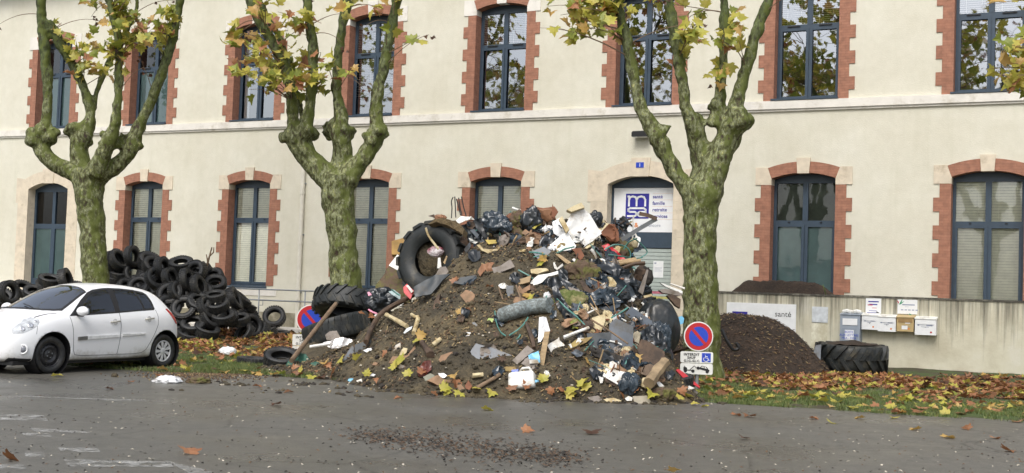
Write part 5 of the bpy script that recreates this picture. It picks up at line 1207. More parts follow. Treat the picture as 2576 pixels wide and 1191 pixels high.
rod(FA, [(1862, 765), (1858, 830), (1860, 900)], .055, GALV, 'grey_tube', 'upright grey tube right of the brown root clump', 'tube', Y=21.2, drape=False, seg=12)
slab(FA, [(1880, 780), (1895, 770), (1910, 800), (1895, 840), (1878, 830)], WDIRT, 'white_cup', 'white plastic cup beside the upright grey tube', 'cup', .05, .8, .3)
slab(FA, [(1800, 790), (1830, 770), (1835, 810), (1815, 825)], SLATE, 'grey_chip', 'small blue grey chip left of the upright grey tube', 'shard', .02, .8, .3)
rod(FA, [(1838, 745), (1950, 742), (2070, 738)], .02, RUST, 'rusty_rod', 'level rusty rod crossing the wide tarpaulin', 'rod', Y=21.2, drape=False)
rod(FA, [(1635, 700), (1645, 760), (1660, 830)], .03, OFFW, 'white_rod', 'short white rod on the brown root clump', 'rod', Y=21.15, drape=False)
rod(FC, [(430, 250), (450, 330), (468, 395)], .018, RUST, 'rusty_rod', 'upright rusty rod below the brown root clump, left of two', 'rod', Y=20.9, drape=False)
rod(FC, [(480, 190), (490, 300), (500, 375)], .018, RUST, 'rusty_rod', 'upright rusty rod below the brown root clump, right of two', 'rod', Y=20.9, drape=False)
rod(FC, [(412, 345), (408, 400), (420, 470)], .045, OFFW, 'root_piece', 'pale crooked root above the cream ribbed foam', 'root', Y=20.6, drape=False, nz=.3)
rod(FC, [(375, 400), (430, 408), (465, 415), (462, 455)], .03, OFFW, 'root_piece', 'pale forked root beside the pale crooked root', 'root', Y=20.55, drape=False, nz=.3)
slab(FC, [(480, 392), (590, 340), (660, 350), (650, 385), (600, 410), (560, 442)], BGPLAST, 'plastic_sheet', 'shiny bluish flap left of the slanting slate sheet', 'plastic sheet', .02, .6, .2, .02)
slab(FC, [(690, 445), (742, 388), (905, 500), (910, 525), (850, 562), (720, 475)], SLATE, 'slate_sheet', 'slanting slate blue sheet in front of the bulging bundle', 'sheet', .03, .6, .2)
slab(FC, [(570, 520), (620, 480), (757, 545), (752, 772), (640, 762), (548, 760)], SLATE, 'slate_sheet', 'big upright slate grey sheet at the right of the heap', 'sheet', .03, .65, .22)
slab(FC, [(390, 600), (582, 590), (550, 762), (400, 682)], DSLATE, 'dark_sheet', 'dark folded panel left of the big upright slate sheet', 'panel', .04, .6, .1)
slab(FC, [(590, 470), (655, 455), (660, 500), (610, 495)], WBAG, 'white_scrap', 'white scrap above the big upright slate sheet', 'scrap', .02, .6, .22, .02)
slab(FC, [(400, 592), (430, 478), (532, 448), (540, 500), (500, 592)], FOAM, 'foam_board', 'ribbed cream foam board with brown stains right of the soil face', 'foam', .05, .6, .2, rough_edge=.02)
slab(FC, [(500, 520), (555, 462), (575, 480), (560, 520), (515, 560)], FOAM, 'foam_chunk', 'cream foam chunk right of the ribbed foam board', 'foam', .05, .6, .16, rough_edge=.03)
slab(FC, [(78, 692), (160, 642), (172, 625), (176, 650), (216, 692), (112, 752)], WDIRT, 'white_card', 'folded white card beside the upright light plank', 'card', .015, .6, .14, .012)
rod(FC, [(212, 690), (395, 612)], .026, OFFW, 'white_stick', 'straight white stick leaning up from the folded white card', 'stick', .16)
slab(FC, [(240, 702), (300, 650), (440, 622), (382, 672), (262, 725)], simple('ochre_foam', (.36, .27, .09), .7, .25, 5., dirt=(.2, .13, .05)), 'ochre_foam', 'dirty ochre foam sheet under the straight white stick', 'foam', .03, .55, .12, .02)
rod(FC, [(395, 600), (530, 690), (675, 795)], .014, STICK, 'thin_branch', 'thin branch crossing the big upright slate sheet', 'branch', .3)
slab(FC, [(752, 600), (790, 580), (815, 600), (800, 680), (765, 720), (750, 690)], simple('rough_plaster', (.32, .28, .2), .9, .3, 8., bmp=.6), 'plaster_lump', 'rough pale plaster lump right of the big upright slate sheet', 'plaster', .06, .6, .2, .03, .06)
slab(FC, [(820, 640), (845, 572), (882, 580), (872, 660)], PINE, 'wood_block', 'weathered wood block above the brown plywood', 'wood', .07, .7, .24)
slab(FC, [(785, 720), (820, 645), (870, 660), (1002, 742), (1016, 1030), (900, 1002), (830, 850)], DWOOD, 'plywood_sheet', 'large dark brown rotten plywood at the right foot of the heap', 'plywood', .03, .7, .2)
slab(FC, [(812, 870), (880, 840), (990, 868), (1000, 955), (890, 942), (822, 920)], simple('grey_brown_wood', (.15, .105, .07), .75, .3, 5., stretch=(5, 1, 1)), 'broken_board', 'broken greyish board nailed across the dark plywood', 'board', .03, .7, .27, rough_edge=.02)
slab(FC, [(515, 935), (540, 868), (575, 880), (790, 920), (700, 980), (640, 1006)], WDIRT, 'white_box', 'white plastic trough lying at the right foot of the heap', 'trough', .10, .55, .16)
slab(FC, [(565, 895), (570, 825), (595, 815), (628, 840), (620, 900)], OFFW, 'white_end', 'rounded white end piece standing on the white plastic trough', 'plastic', .08, .7, .22)
slab(FC, [(480, 935), (520, 945), (515, 985), (495, 990)], WDIRT, 'foam_piece', 'white foam crumb left of the white plastic trough', 'foam', .06, .7, .12, .02)
blob(FC, (728, 1002), 168, 178, BGPLAST, 'bin_bag', 'small knotted bluish black bag in front of the white plastic trough', 'bag', .35, .9, lift=.6)
rod(FC, [(958, 905), (905, 990), (858, 1085)], .085, simple('split_log', (.26, .19, .11), .8, .3, 6.), 'split_log', 'broken pale log standing right of the knotted bag', 'log', .22, seg=7, nz=.25)
slab(FC, [(800, 1000), (830, 950), (900, 940), (880, 1000), (850, 1035)], FOAM, 'torn_wood', 'splintered pale wood between knotted bag and pale log', 'wood', .05, .6, .2, .04, .07)
slab(FC, [(940, 985), (965, 978), (1000, 1010), (1002, 1042), (975, 1035)], OFFW, 'white_scrap', 'white scrap right of the broken pale log', 'scrap', .02, .7, .2, .02)
blob(FC, (985, 1085), 190, 120, MOSS, 'earth_clod', 'large mossy earth clod at the right front foot of the heap', 'clod', .5, .9, lift=.5)
slab(FC, [(752, 1092), (862, 1088), (912, 1152), (770, 1168)], simple('pale_slab', (.28, .25, .19), .8, .2), 'stone_slab', 'pale stone slab lying on the asphalt before the knotted bag', 'slab', .05, .55, .06)
slab(FC, [(395, 1102), (480, 1088), (522, 1132), (440, 1152)], GCARD, 'grey_slab', 'grey flat piece on the asphalt left of the pale stone slab', 'slab', .03, .45, .05)
slab(FC, [(520, 1120), (600, 1105), (670, 1130), (560, 1150)], FOAM, 'bark_piece', 'pale curved bark piece on the asphalt before the trough', 'bark', .03, .5, .05, .012)
slab(FC, [(690, 1110), (720, 1090), (750, 1105), (745, 1128), (705, 1128)], WDIRT, 'plastic_scrap', 'little white lid on the asphalt beside the pale stone slab', 'lid', .04, .6, .05)
slab(FC, [(945, 1150), (960, 1145), (1022, 1162), (1020, 1178), (960, 1170)], WDIRT, 'white_strip', 'small white strip on the asphalt at the right front', 'strip', .02, .5, .03)
# the bulging black bundle, tyre and pieces by the sign
blob(FC, (948, 565), 345, 470, simple('ribbed_black_plastic', (.014, .017, .018), .33, .35, 4., dirt=(.05, .045, .035), dirtamt=.3), 'wrapped_bale', 'large bulging black wrapped bundle at the right side of the heap', 'bundle', .12, .7, 5, Y=21.25, fr_=1.2)
blob(FC, (965, 650), 150, 240, BGPLAST, 'plastic_sheet', 'crinkled bluish plastic hanging on the bulging black bundle', 'plastic sheet', .5, .35, Y=20.5)
blob(FC, (1010, 790), 110, 200, BPLAST, 'black_sack', 'black sack squeezed under the bulging bundle beside the sign', 'sack', .3, .7, Y=20.75)
p = at(*fr(FC, (1075, 985)), 20.5); put_tyre(CARTY[0], p, V((-.1, -.12, 1)), 'black car tyre lying at the foot of the no parking sign')
slab(FC, [(1090, 888), (1110, 880), (1150, 905), (1275, 1012), (1280, 1032), (1200, 985), (1150, 952)], REDP, 'red_bumper', 'bright red plastic strip leaning at the foot of the no parking sign', 'plastic strip', .03, .7, .12, Y=20.5)
slab(FC, [(1160, 955), (1180, 960), (1262, 1060), (1265, 1080), (1230, 1060)], GCARD, 'grey_strip', 'grey strip behind the bright red plastic strip', 'strip', .02, .7, .12, Y=20.6)
slab(FC, [(1042, 1025), (1080, 1015), (1128, 1030), (1120, 1050), (1110, 1075), (1075, 1078)], WDIRT, 'foam_block', 'white polystyrene block on leaves left of the red plastic strip', 'foam', .10, .6, .1, Y=19.9)
slab(FC, [(1160, 1030), (1195, 1010), (1240, 1030), (1200, 1045)], WDIRT, 'foam_block', 'white polystyrene piece under the red plastic strip', 'foam', .06, .6, .1, Y=20.2)
rod(FC, [(1015, 1030), (1050, 1003), (1100, 1005), (1140, 1030)], .012, GALV, 'hose', 'thin grey hose arching over the white polystyrene block', 'hose', Y=20.0, drape=False)
slab(FC, [(1112, 470), (1140, 462), (1155, 480), (1150, 520), (1125, 530)], LBLUE, 'blue_packet', 'light blue packet between bulging bundle and right tree', 'packet', .02, .8, .0, Y=22.6)
rod(FC, [(1080, 750), (1150, 725), (1240, 693)], .028, DWOOD, 'broken_stick', 'dark broken stick pointing across the no parking disc', 'stick', Y=[21.6, 21.4, 21.3], drape=False, nz=.3)
rod(FC, [(1095, 590), (1115, 650), (1140, 690)], .016, STICK, 'twig', 'thin twig left of the no parking disc', 'twig', Y=21.7, drape=False)
# soil face, middle
rod(FB, [(1075, 345), (1200, 295), (1330, 262), (1440, 245), (1545, 240)], .125, MESHG, 'netting_roll', 'rolled grey plastic netting lying across the heap', 'netting', .10, seg=16, nz=.10)
slab(FB, [(1440, 312), (1500, 308), (1542, 440), (1490, 472), (1455, 560), (1430, 560)], WBAG, 'white_film', 'dirty white film hanging above the upright light plank', 'film', .01, .6, .2, .05, .06)
slab(FB, [(1490, 456), (1542, 452), (1470, 890), (1410, 890)], PINE, 'light_plank', 'light wooden plank standing upright on the front of the heap', 'plank', .03, .75, .22)
slab(FB, [(755, 652), (775, 620), (810, 572), (912, 602), (920, 595), (1172, 690), (1110, 792), (990, 770), (900, 742), (780, 712)], SLATE, 'slate_plate', 'broken slate grey plate lying on the middle of the soil face', 'plate', .02, .5, .07)
slab(FB, [(1170, 742), (1320, 592), (1387, 642), (1220, 782)], GCARD, 'grey_cardboard', 'grey brown cardboard right of the broken slate plate, upper of two', 'cardboard', .015, .5, .08)
slab(FB, [(1258, 772), (1300, 720), (1340, 700), (1432, 770), (1380, 837)], GCARD, 'grey_cardboard', 'torn grey brown cardboard right of the slate plate, lower of two', 'cardboard', .015, .5, .06, .012)
slab(FB, [(1330, 692), (1430, 638), (1442, 762), (1380, 772), (1340, 765)], LBLUE, 'blue_bag', 'light blue and white packet left of the upright light plank', 'packet', .02, .6, .12, .03, .05)
slab(FB, [(1340, 740), (1420, 730), (1440, 765), (1345, 775)], WDIRT, 'white_packet', 'white packet corner under the light blue packet', 'packet', .015, .6, .12, .02)
# jerrycan
x, y = fr(FB, (1272, 948)); p, n = surf(x, y); JC = empty('plastic_canister', p + V((0, -.02, .0)), 'white plastic canister lying at the front foot of the heap', 'canister', rz=rad(-12))
JC.rotation_euler = (rad(-18), rad(-8), rad(-10))
def round_box(w_, d_, h_, mat_, name, par, r_=.25, loc=(0, 0, 0)):
    bm = bmesh.new(); bmesh.ops.create_cube(bm, size=1.)
    bmesh.ops.scale(bm, verts=bm.verts, vec=(w_, d_, h_)); bmesh.ops.bevel(bm, geom=list(bm.edges), offset=min(w_, d_, h_) * r_, segments=4, affect='EDGES', profile=.6)
    for v in bm.verts: v.co += V(loc) + V((noise.noise(v.co * 6), noise.noise(v.co * 6 + V((5, 0, 0))), noise.noise(v.co * 6 + V((0, 5, 0))))) * .012
    for f in bm.faces: f.smooth = True
    me = bpy.data.meshes.new(name); bm.to_mesh(me); bm.free(); me.materials.append(mat_); return link(name, me, par)
round_box(.42, .30, .27, OFFW, 'body', JC); round_box(.10, .08, .06, simple('canister_cap', (.15, .2, .5), .4), 'cap', JC, .2, (-.10, -.02, .16))
b = MB(); b.tube([(-.02, -.06, .14), (.02, -.06, .19), (.12, -.06, .19), (.16, -.06, .14)], .02, 8); b.build('handle', OFFW, JC, True)
slab(FB, [(1275, 965), (1290, 955), (1430, 930), (1437, 950), (1290, 990)], LBLUE, 'blue_tube', 'light blue strip lying on the white plastic canister', 'strip', .03, .7, .2)
slab(FB, [(652, 92), (710, 40), (770, 60), (802, 92), (790, 142), (712, 172)], CARD, 'cardboard_piece', 'light cardboard sheet alone on the upper soil face', 'cardboard', .015, .5, .06)
slab(FB, [(440, 732), (462, 690), (575, 652), (580, 722), (460, 767)], CARD, 'cardboard_piece', 'small cardboard rectangle left of the slate plate', 'cardboard', .02, .5, .06)
slab(FB, [(-60, 765), (-20, 700), (60, 700), (130, 690), (205, 590), (215, 655), (180, 762), (60, 782)], CARD, 'cardboard_piece', 'long torn cardboard at the left front of the soil face', 'cardboard', .015, .5, .08, .01)
slab(FB, [(325, 945), (400, 900), (440, 890), (520, 935), (610, 930), (612, 1032), (560, 1010), (460, 992)], CARD, 'cardboard_piece', 'crumpled cardboard box at the front foot of the heap', 'cardboard', .05, .5, .1, .03, .08)
slab(FB, [(620, 990), (660, 975), (700, 1020), (640, 1040)], CARD, 'cardboard_piece', 'cardboard scrap right of the crumpled box at the front foot', 'cardboard', .015, .5, .06)
slab(FB, [(700, 990), (735, 935), (775, 1000), (750, 1030), (712, 1020)], RUST, 'rust_scrap', 'rust red scrap right of the crumpled box at the front foot', 'scrap', .02, .5, .08, .02)
slab(FB, [(1175, 160), (1200, 110), (1270, 120), (1390, 165), (1382, 192), (1250, 207)], CARD, 'cardboard_piece', 'cardboard piece above the rolled grey netting', 'cardboard', .02, .55, .12)
slab(FB, [(1110, 0), (1182, 0), (1182, 182), (1150, 182), (1112, 62)], SLATE, 'grey_shard', 'upright grey shard above the rolled netting', 'shard', .02, .65, .12)
slab(FB, [(235, 870), (270, 790), (300, 745), (362, 745), (372, 840), (310, 900), (250, 905)], MAROON, 'maroon_bag', 'crumpled shiny maroon bag at the left front of the heap', 'bag', .02, .6, .14, .06, .05)
slab(FB, [(285, 905), (360, 870), (402, 890), (380, 930), (310, 945)], simple('green_grey_scrap', (.2, .2, .15), .7), 'grey_scrap', 'greenish grey scrap under the maroon bag', 'scrap', .02, .5, .06)
slab(FB, [(440, 870), (490, 862), (520, 890), (490, 918), (450, 905)], WBAG, 'white_bag', 'small white crumpled bag right of the maroon bag', 'bag', .03, .6, .1, .04, .05)
slab(FB, [(0, 640), (10, 590), (62, 570), (58, 620), (35, 668)], WDIRT, 'foam_piece', 'white foam piece at the left of the soil face', 'foam', .06, .6, .1, .02)
slab(FB, [(48, 690), (90, 610), (130, 620), (120, 660), (70, 700)], FOAM, 'foam_piece', 'cream foam piece above the long torn cardboard', 'foam', .05, .6, .1, .02)
slab(FB, [(5, 800), (60, 780), (120, 800), (60, 825)], GCARD, 'grey_scrap', 'flat grey scrap below the long torn cardboard', 'scrap', .015, .5, .05)
slab(FB, [(770, 365), (800, 360), (830, 395), (800, 405)], SLATE, 'grey_shard', 'tiny blue grey shard in the middle of the soil face', 'shard', .02, .5, .05)
slab(FB, [(1060, 830), (1110, 800), (1200, 800), (1220, 830), (1130, 850)], simple('sponge_ochre', (.28, .2, .08), .9, .3, 8.), 'sponge_piece', 'ochre sponge piece above the white canister', 'sponge', .05, .5, .06, .02)
rod(FE, [(1072, 482), (1180, 545), (1285, 605)], .04, FOAM, 'cream_lath', 'cream lath slanting at the upper left of the soil face', 'lath', .07)
slab(FE, [(1225, 640), (1262, 590), (1320, 570), (1310, 600), (1240, 648)], GALV, 'metal_scrap', 'grey metal scrap at the lower end of the cream lath', 'metal', .02, .6, .08)
rod(FE, [(1400, 510), (1380, 590), (1352, 675)], .04, FOAM, 'cream_lath', 'short cream lath right of the slanting cream lath', 'lath', .06)
rod(FE, [(1330, 475), (1370, 500), (1405, 500)], .03, FOAM, 'wood_chip', 'pale wood chip above the short cream lath', 'wood chip', .06)
rod(FB, [(390, 612), (470, 550)], .035, FOAM, 'wood_chip', 'cream wood chip above the small cardboard rectangle', 'wood chip', .05)
rod(FB, [(780, 918), (885, 905)], .04, FOAM, 'wood_chip', 'cream wood chip at the front foot left of the canister', 'wood chip', .05)
rod(FB, [(820, 1040), (940, 970), (1050, 902)], .03, STICK, 'brown_stick', 'brown stick lying left of the white canister', 'stick', .05)
rod(FB, [(1308, 390), (1340, 470), (1372, 560), (1388, 640)], .035, DWOOD, 'dark_root', 'dark root running down below the rolled netting', 'root', .05, nz=.25)
rod(FB, [(1045, 40), (1065, 110), (1085, 165)], .014, STICK, 'thin_twig', 'thin twig on the upper soil face', 'twig', .06)
rod(FB, [(285, 580), (325, 640), (370, 710)], .06, DWOOD, 'dark_branch', 'dark stub of branch above the maroon bag', 'branch', .05, nz=.3)
rod(FE, [(880, 790), (930, 660), (1040, 490), (1200, 360), (1360, 270)], .05, DWOOD, 'dark_beam', 'long dark curved beam slanting up the left side of the heap', 'beam', .12)
slab(FB, [(380, 235), (400, 150), (440, 80), (460, 90), (450, 150), (490, 155), (420, 215)], DWOOD, 'bark_slab', 'dark bark slab on the upper left soil face', 'bark', .05, .5, .08, rough_edge=.03)
slab(FB, [(690, 470), (715, 455), (755, 460), (745, 490), (700, 495)], WBAG, 'clear_cup', 'crushed clear cup in the middle of the soil face', 'cup', .03, .6, .06, .02)
slab(FB, [(920, 345), (935, 320), (985, 322), (988, 350), (950, 362)], simple('lime_scrap', (.35, .45, .12), .5), 'lime_scrap', 'small lime green scrap left of the rolled netting', 'scrap', .03, .6, .08, .02)
slab(FB, [(1000, 350), (1020, 340), (1035, 365), (1020, 385)], WDIRT, 'white_scrap', 'small white scrap at the left end of the rolled netting', 'scrap', .03, .6, .08, .02)
blob(FB, (1515, 105), 80, 85, WBAG, 'white_bag', 'white crumpled bag left of the mossy cushion', 'bag', .45, .8, 3)
for k, (pts, lb) in enumerate((([(1005, 280), (1020, 400), (1060, 490), (1110, 530)], 'teal strap hanging at the left end of the rolled netting'), ([(1330, 345), (1290, 410), (1230, 470), (1145, 525)], 'teal strap running down below the rolled netting'), ([(1255, 515), (1235, 550), (1215, 565)], 'short teal strap end on the soil below the netting'), ([(1390, 165), (1450, 185), (1505, 180), (1510, 130)], 'teal strap above the right end of the rolled netting'))):
    strap(FB, pts, .025, TEAL, lb, .07)
strap(FC, [(155, 385), (230, 460), (300, 520), (365, 590)], .028, TEAL, 'teal strap slanting over the black plastic tail', .16)
strap(FC, [(660, 505), (610, 545), (540, 590)], .028, TEAL, 'teal strap across the top of the big upright slate sheet', .3)
# left flank
rod(FE, [(60, 930), (290, 630), (522, 338)], .045, STICK, 'wooden_pole', 'long wooden pole leaning against the stacked tractor tyres', 'pole', Y=[22.4, 23.9, 25.4], drape=False, nz=.06)
blob(FE, (1000, 300), 330, 235, BPLAST, 'bin_bag', 'burst black bin bag between tractor tyres and rubber flap', 'bag', .5, .7, Y=23.9)
slab(FE, [(1068, 210), (1130, 195), (1195, 240), (1190, 290), (1120, 255)], simple('pale_teal_scrap', (.35, .45, .45), .5), 'pale_packet', 'pale teal packet on the burst black bin bag', 'packet', .02, .7, .0, .03, .06, Y=23.3)
slab(FE, [(850, 215), (870, 210), (895, 240), (860, 255)], simple('pink_film', (.62, .25, .35), .4), 'pink_scrap', 'pink and white scrap at the top of the burst bin bag', 'scrap', .02, .7, .0, .02, Y=23.4)
strap(FE, [(860, 395), (900, 420), (945, 440), (985, 480)], .04, simple('pink_film', (.6, .2, .3)), 'pink striped cord below the burst black bin bag', .1, 23.2)
strap(FE, [(1050, 410), (1025, 465), (960, 510), (900, 540)], .025, TEAL, 'teal strap below the burst black bin bag', .1, 23.0)
strap(FE, [(1100, 185), (1150, 225), (1190, 250)], .025, TEAL, 'teal strap over the pale teal packet', .1, 23.2)
for k, (x, y, w_) in enumerate(((1152, 352, 40), (1213, 332, 44), (945, 465, 50), (990, 450, 36), (1200, 355, 40))):
    blob(FE, (x, y), w_, w_ * .9, WDIRT, 'foam_ball', 'white foam crumb by the burst bin bag, ' + ('left of the pair', 'upper right one', 'lowest on the left', 'lowest on the right', 'lower right one')[k], 'foam', .3, .8, 2, Y=23.1)
slab(FE, [(388, 742), (430, 720), (560, 690), (640, 695), (722, 718), (640, 770), (560, 800), (480, 802)], FOIL, 'foil_sheet', 'crinkled white and silver foil in front of the lower tractor tyre', 'foil', .02, .5, .12, .05, .05)
slab(FE, [(410, 662), (460, 622), (530, 615), (570, 682), (520, 705), (430, 718)], GCARD, 'cardboard_box', 'small open cardboard box leaning on the lower tractor tyre', 'box', .10, .6, .2, Y=24.6)
slab(FE, [(720, 762), (890, 708), (882, 782), (742, 872), (715, 860)], DSLATE, 'dark_board', 'dark board standing below the long curved beam', 'board', .03, .7, .14)
slab(FE, [(590, 935), (640, 850), (692, 770), (710, 790), (706, 880), (622, 952)], SLATE, 'grey_fin', 'pointed grey panel left of the dark board', 'panel', .03, .7, .14)
slab(FE, [(800, 830), (850, 800), (930, 790), (930, 805), (840, 842)], WBAG, 'clear_film', 'clear plastic film right of the pointed grey panel', 'film', .01, .5, .08, .03, .05)
rod(FE, [(258, 830), (470, 796)], .03, OFFW, 'white_stick', 'white stick left of the crinkled foil', 'stick', .12)
slab(FE, [(0, 980), (40, 930), (130, 890), (150, 850), (205, 850), (250, 930), (200, 975), (120, 1030), (20, 1035)], GCLOTH, 'green_cloth', 'dark green crumpled cloth at the lower end of the wooden pole', 'cloth', .02, .5, .14, .07, .06)
slab(FE, [(262, 960), (310, 935), (350, 950), (300, 1000)], GCLOTH, 'green_cloth', 'small dark green rag right of the crumpled green cloth', 'cloth', .02, .5, .08, .03, .06)
blob(FE, (25, 1085), 90, 80, SOIL, 'earth_clod', 'dark earth clod on the asphalt below the green cloth', 'clod', .4, .9, 3, lift=.7)
slab(FE, [(645, 1135), (660, 1115), (700, 1112), (705, 1135), (670, 1145)], LBLUE, 'blue_scrap', 'light blue cap at the left front foot of the heap', 'cap', .05, .6, .05, .02)
slab(FE, [(735, 1140), (800, 1115), (850, 1115), (845, 1140), (760, 1160)], OFFW, 'white_tube', 'white tube piece at the left front foot of the heap', 'tube', .06, .5, .05)
slab(FE, [(870, 1095), (905, 1060), (945, 1075), (925, 1095)], WBAG, 'white_film', 'thin white film scrap above the white tube piece', 'film', .02, .5, .06, .03)
slab(FE, [(1120, 835), (1140, 770), (1195, 745), (1190, 790), (1165, 850)], WDIRT, 'foam_piece', 'white foam corner right of the dark board', 'foam', .06, .6, .08, .02)
slab(FE, [(895, 970), (930, 940), (960, 955), (940, 980)], CARD, 'cardboard_scrap', 'small cardboard scrap in the lower left soil face', 'cardboard', .02, .5, .06)
# behind the left flank
slab(FD, [(930, 760), (945, 720), (975, 672), (1003, 636), (1020, 650), (1035, 700), (1030, 760)], MOSS, 'mossy_mat', 'mossy old matting sloping between the middle tree and the loader tyre', 'matting', .10, .55, 0, .035, .06, Y=24.4)
slab(FD, [(985, 640), (985, 606), (1015, 598), (1025, 640)], simple('ochre_block', (.33, .2, .06), .8, .3, 5.), 'ochre_block', 'ochre brown block behind the left edge of the loader tyre', 'block', .15, .7, 0, Y=24.4)
slab(FD, [(978, 668), (1000, 640), (1010, 650), (1000, 680)], OFFW, 'white_scrap', 'pale scrap on the mossy matting roll', 'scrap', .03, .7, .0, Y=24.0)
# further black plastic and rags knotted into the right side
slab(FA, [(1560, 590), (1650, 560), (1800, 560), (1900, 590), (1850, 640), (1700, 640)], BPLAST, 'plastic_sheet', 'black plastic above the wide tarpaulin below the foam', 'plastic sheet', .02, .5, .24, .08, .055)
slab(FA, [(1860, 640), (2000, 620), (2120, 690), (2180, 790), (2080, 800), (1960, 740)], BPLAST, 'plastic_sheet', 'black plastic folds on the right shoulder of the wide tarpaulin', 'plastic sheet', .02, .5, .36, .09, .055)
slab(FA, [(1700, 860), (1850, 820), (1990, 850), (2050, 930), (1900, 980), (1760, 960)], BGPLAST, 'plastic_sheet', 'black plastic below the brown root clump in the middle right', 'plastic sheet', .02, .5, .26, .09, .055)
slab(FC, [(640, 190), (760, 150), (880, 220), (900, 310), (780, 340), (660, 300)], BPLAST, 'plastic_sheet', 'black plastic above the slanting slate sheet at the right', 'plastic sheet', .02, .5, .34, .09, .055)
slab(FC, [(800, 580), (900, 540), (1000, 600), (1020, 740), (930, 730), (830, 660)], BPLAST, 'plastic_sheet', 'black plastic between slate sheets and dark plywood', 'plastic sheet', .02, .55, .30, .08, .055)
slab(FC, [(400, 690), (560, 740), (720, 790), (700, 840), (560, 820), (430, 760)], simple('dark_rag', (.03, .026, .022), .85, .3), 'dark_rag', 'dark wet rag under the big upright slate sheet', 'rag', .03, .5, .16, .06, .055)
slab(FA, [(700, 300), (800, 330), (900, 400), (880, 440), (780, 400), (700, 360)], BPLAST, 'plastic_sheet', 'black plastic right of the long blue grey strip', 'plastic sheet', .02, .55, .2, .07, .055)
slab(FA, [(1010, 250), (1100, 240), (1180, 330), (1130, 390), (1040, 360)], MOSS, 'straw_clump', 'mossy straw clump below the bluish black bin bag', 'straw', .06, .5, .15, .06, .055)
slab(FA, [(1330, 350), (1420, 340), (1470, 420), (1380, 450), (1300, 430)], BPLAST, 'plastic_sheet', 'black plastic right of the cardboard below the bin bag', 'plastic sheet', .02, .55, .2, .07, .055)
blob(FC, (850, 150), 120, 150, simple('dark_rag', (.03, .026, .022)), 'dark_sack', 'dark wet sack at the right edge below the two laths', 'sack', .3, .6, Y=22.2)
blob(FC, (620, 300), 200, 130, BPLAST, 'bin_bag', 'black bag half buried below the wide tarpaulin', 'bag', .35, .6)
# loose things away from the heap
def on_ground(x, y): 
    p = gnd(x, y); p.z = max(0, vergeZ(p.x, p.y)) if p.y > edgeY(p.x) - .3 else 0; return p
def gblob(x, y, w, h, mat_, name, label, cat, lump=.4, sub=4):
    p = on_ground(x, y + h * .4); k = mpp(p.y); bm = bmesh.new(); bmesh.ops.create_icosphere(bm, subdivisions=sub, radius=1.); sd_ = V((rng.uniform(0, 90), 0, 0))
    for v in bm.verts:
        q = v.co * 2.2 + sd_; f = 1 + lump * (.6 * (1 - 2 * abs(noise.noise(q))) + .4 * (1 - 2 * abs(noise.noise(q * 2.6))) - .4)
        v.co = V((v.co.x * w * k / 2 * f, v.co.y * w * k / 2.6 * f, max(-.3, v.co.z) * h * k * .75 * f))
    for f in bm.faces: f.smooth = True
    me = bpy.data.meshes.new(name); bm.to_mesh(me); bm.free(); me.materials.append(mat_); o = link(name, me); o.location = p + V((0, 0, h * k * .2)); return tag(o, label, cat)
gblob(572, 888, 42, 20, WBAG, 'plastic_bag', 'white plastic bag lying on grass between the car and the heap', 'bag', .4)
gblob(420, 956, 60, 16, WBAG, 'plastic_bag', 'torn white plastic bag on the asphalt behind the car', 'bag', .7)
gblob(500, 957, 54, 16, MOSS, 'earth_clod', 'flat brown clod on the asphalt right of the torn white bag', 'clod', .5)
gblob(288, 944, 16, 10, SOIL, 'earth_clod', 'small dark clod on the asphalt beside the rear wheel', 'clod', .4, 3)
gblob(1828, 905, 34, 40, simple('stained_white_cap', (.6, .6, .6)), 'plastic_scrap', 'white broken plastic frame at the right foot of the right tree', 'plastic', .8)
gblob(1822, 880, 26, 40, PINE, 'wood_chunk', 'orange brown wood chunk against the right side of the right tree', 'wood', .5, 3)
gblob(1880, 895, 34, 14, WBAG, 'plastic_scrap', 'white and red scrap on leaves before the mulch heap', 'scrap', .6, 3)
rod(FD, [(1815, 828), (1830, 860), (1845, 880), (1858, 876), (1852, 862)], .035, BLACK, 'black_cable', 'thick black cable with steel hook beside the right tree', 'cable', Y=23.9, drape=False)
slab(FD, [(2028, 945), (2040, 905), (2052, 868), (2066, 866), (2062, 948)], SLATE, 'blue_grey_plate', 'pointed blue grey plate leaning on the mulch filled tractor tyre', 'plate', .02, .8, 0, Y=gnd(2050, 945).y)
gblob(1385, 0, 1, 1, SOIL, 'x', 'x', 'x') if False else None
# mulch heaps
def heap(x0, x1, Yc, h, d, name, label, seedz, zb=0., skew=0., pw=1.6, flat_=9.):
    c0, c1 = at(x0, 900, Yc), at(x1, 900, Yc); cx_ = (c0.x + c1.x) / 2; hw_ = (c1.x - c0.x) / 2
    b = MB(); n = 70
    for j in range(n + 1):
        for i in range(n + 1):
            u, v_ = -1.25 + 2.5 * i / n, -1.25 + 2.5 * j / n
            rr_ = sqrt((u - skew * (1 - abs(u))) ** 2 + v_ * v_); z = h * max(-.12, min(flat_, 1 - rr_ ** pw)) 
            P = V((cx_ + u * hw_ * UW.x + v_ * d * NW.x, Yc + u * hw_ * UW.y + v_ * d * NW.y, 0))
            P.z = zb + z + .06 * noise.noise(P * 2.1 + V((0, 0, seedz))) + .03 * noise.noise(P * 7 + V((0, 0, seedz))) + .012 * noise.noise(P * 21)
            b.v.append(tuple(P))
    for j in range(n):
        for i in range(n):
            a = j * (n + 1) + i; b.f.append((a, a + 1, a + n + 2, a + n + 1)); b.m.append(0)
    return tag(b.build(name, MULCH, None, True), label, 'mulch heap')
HP = heap(1640, 2090, 28.4, 1.27, 1.7, 'mulch_heap', 'rounded dark brown mulch heap in front of the low wall', 3., .05, pw=2.1)
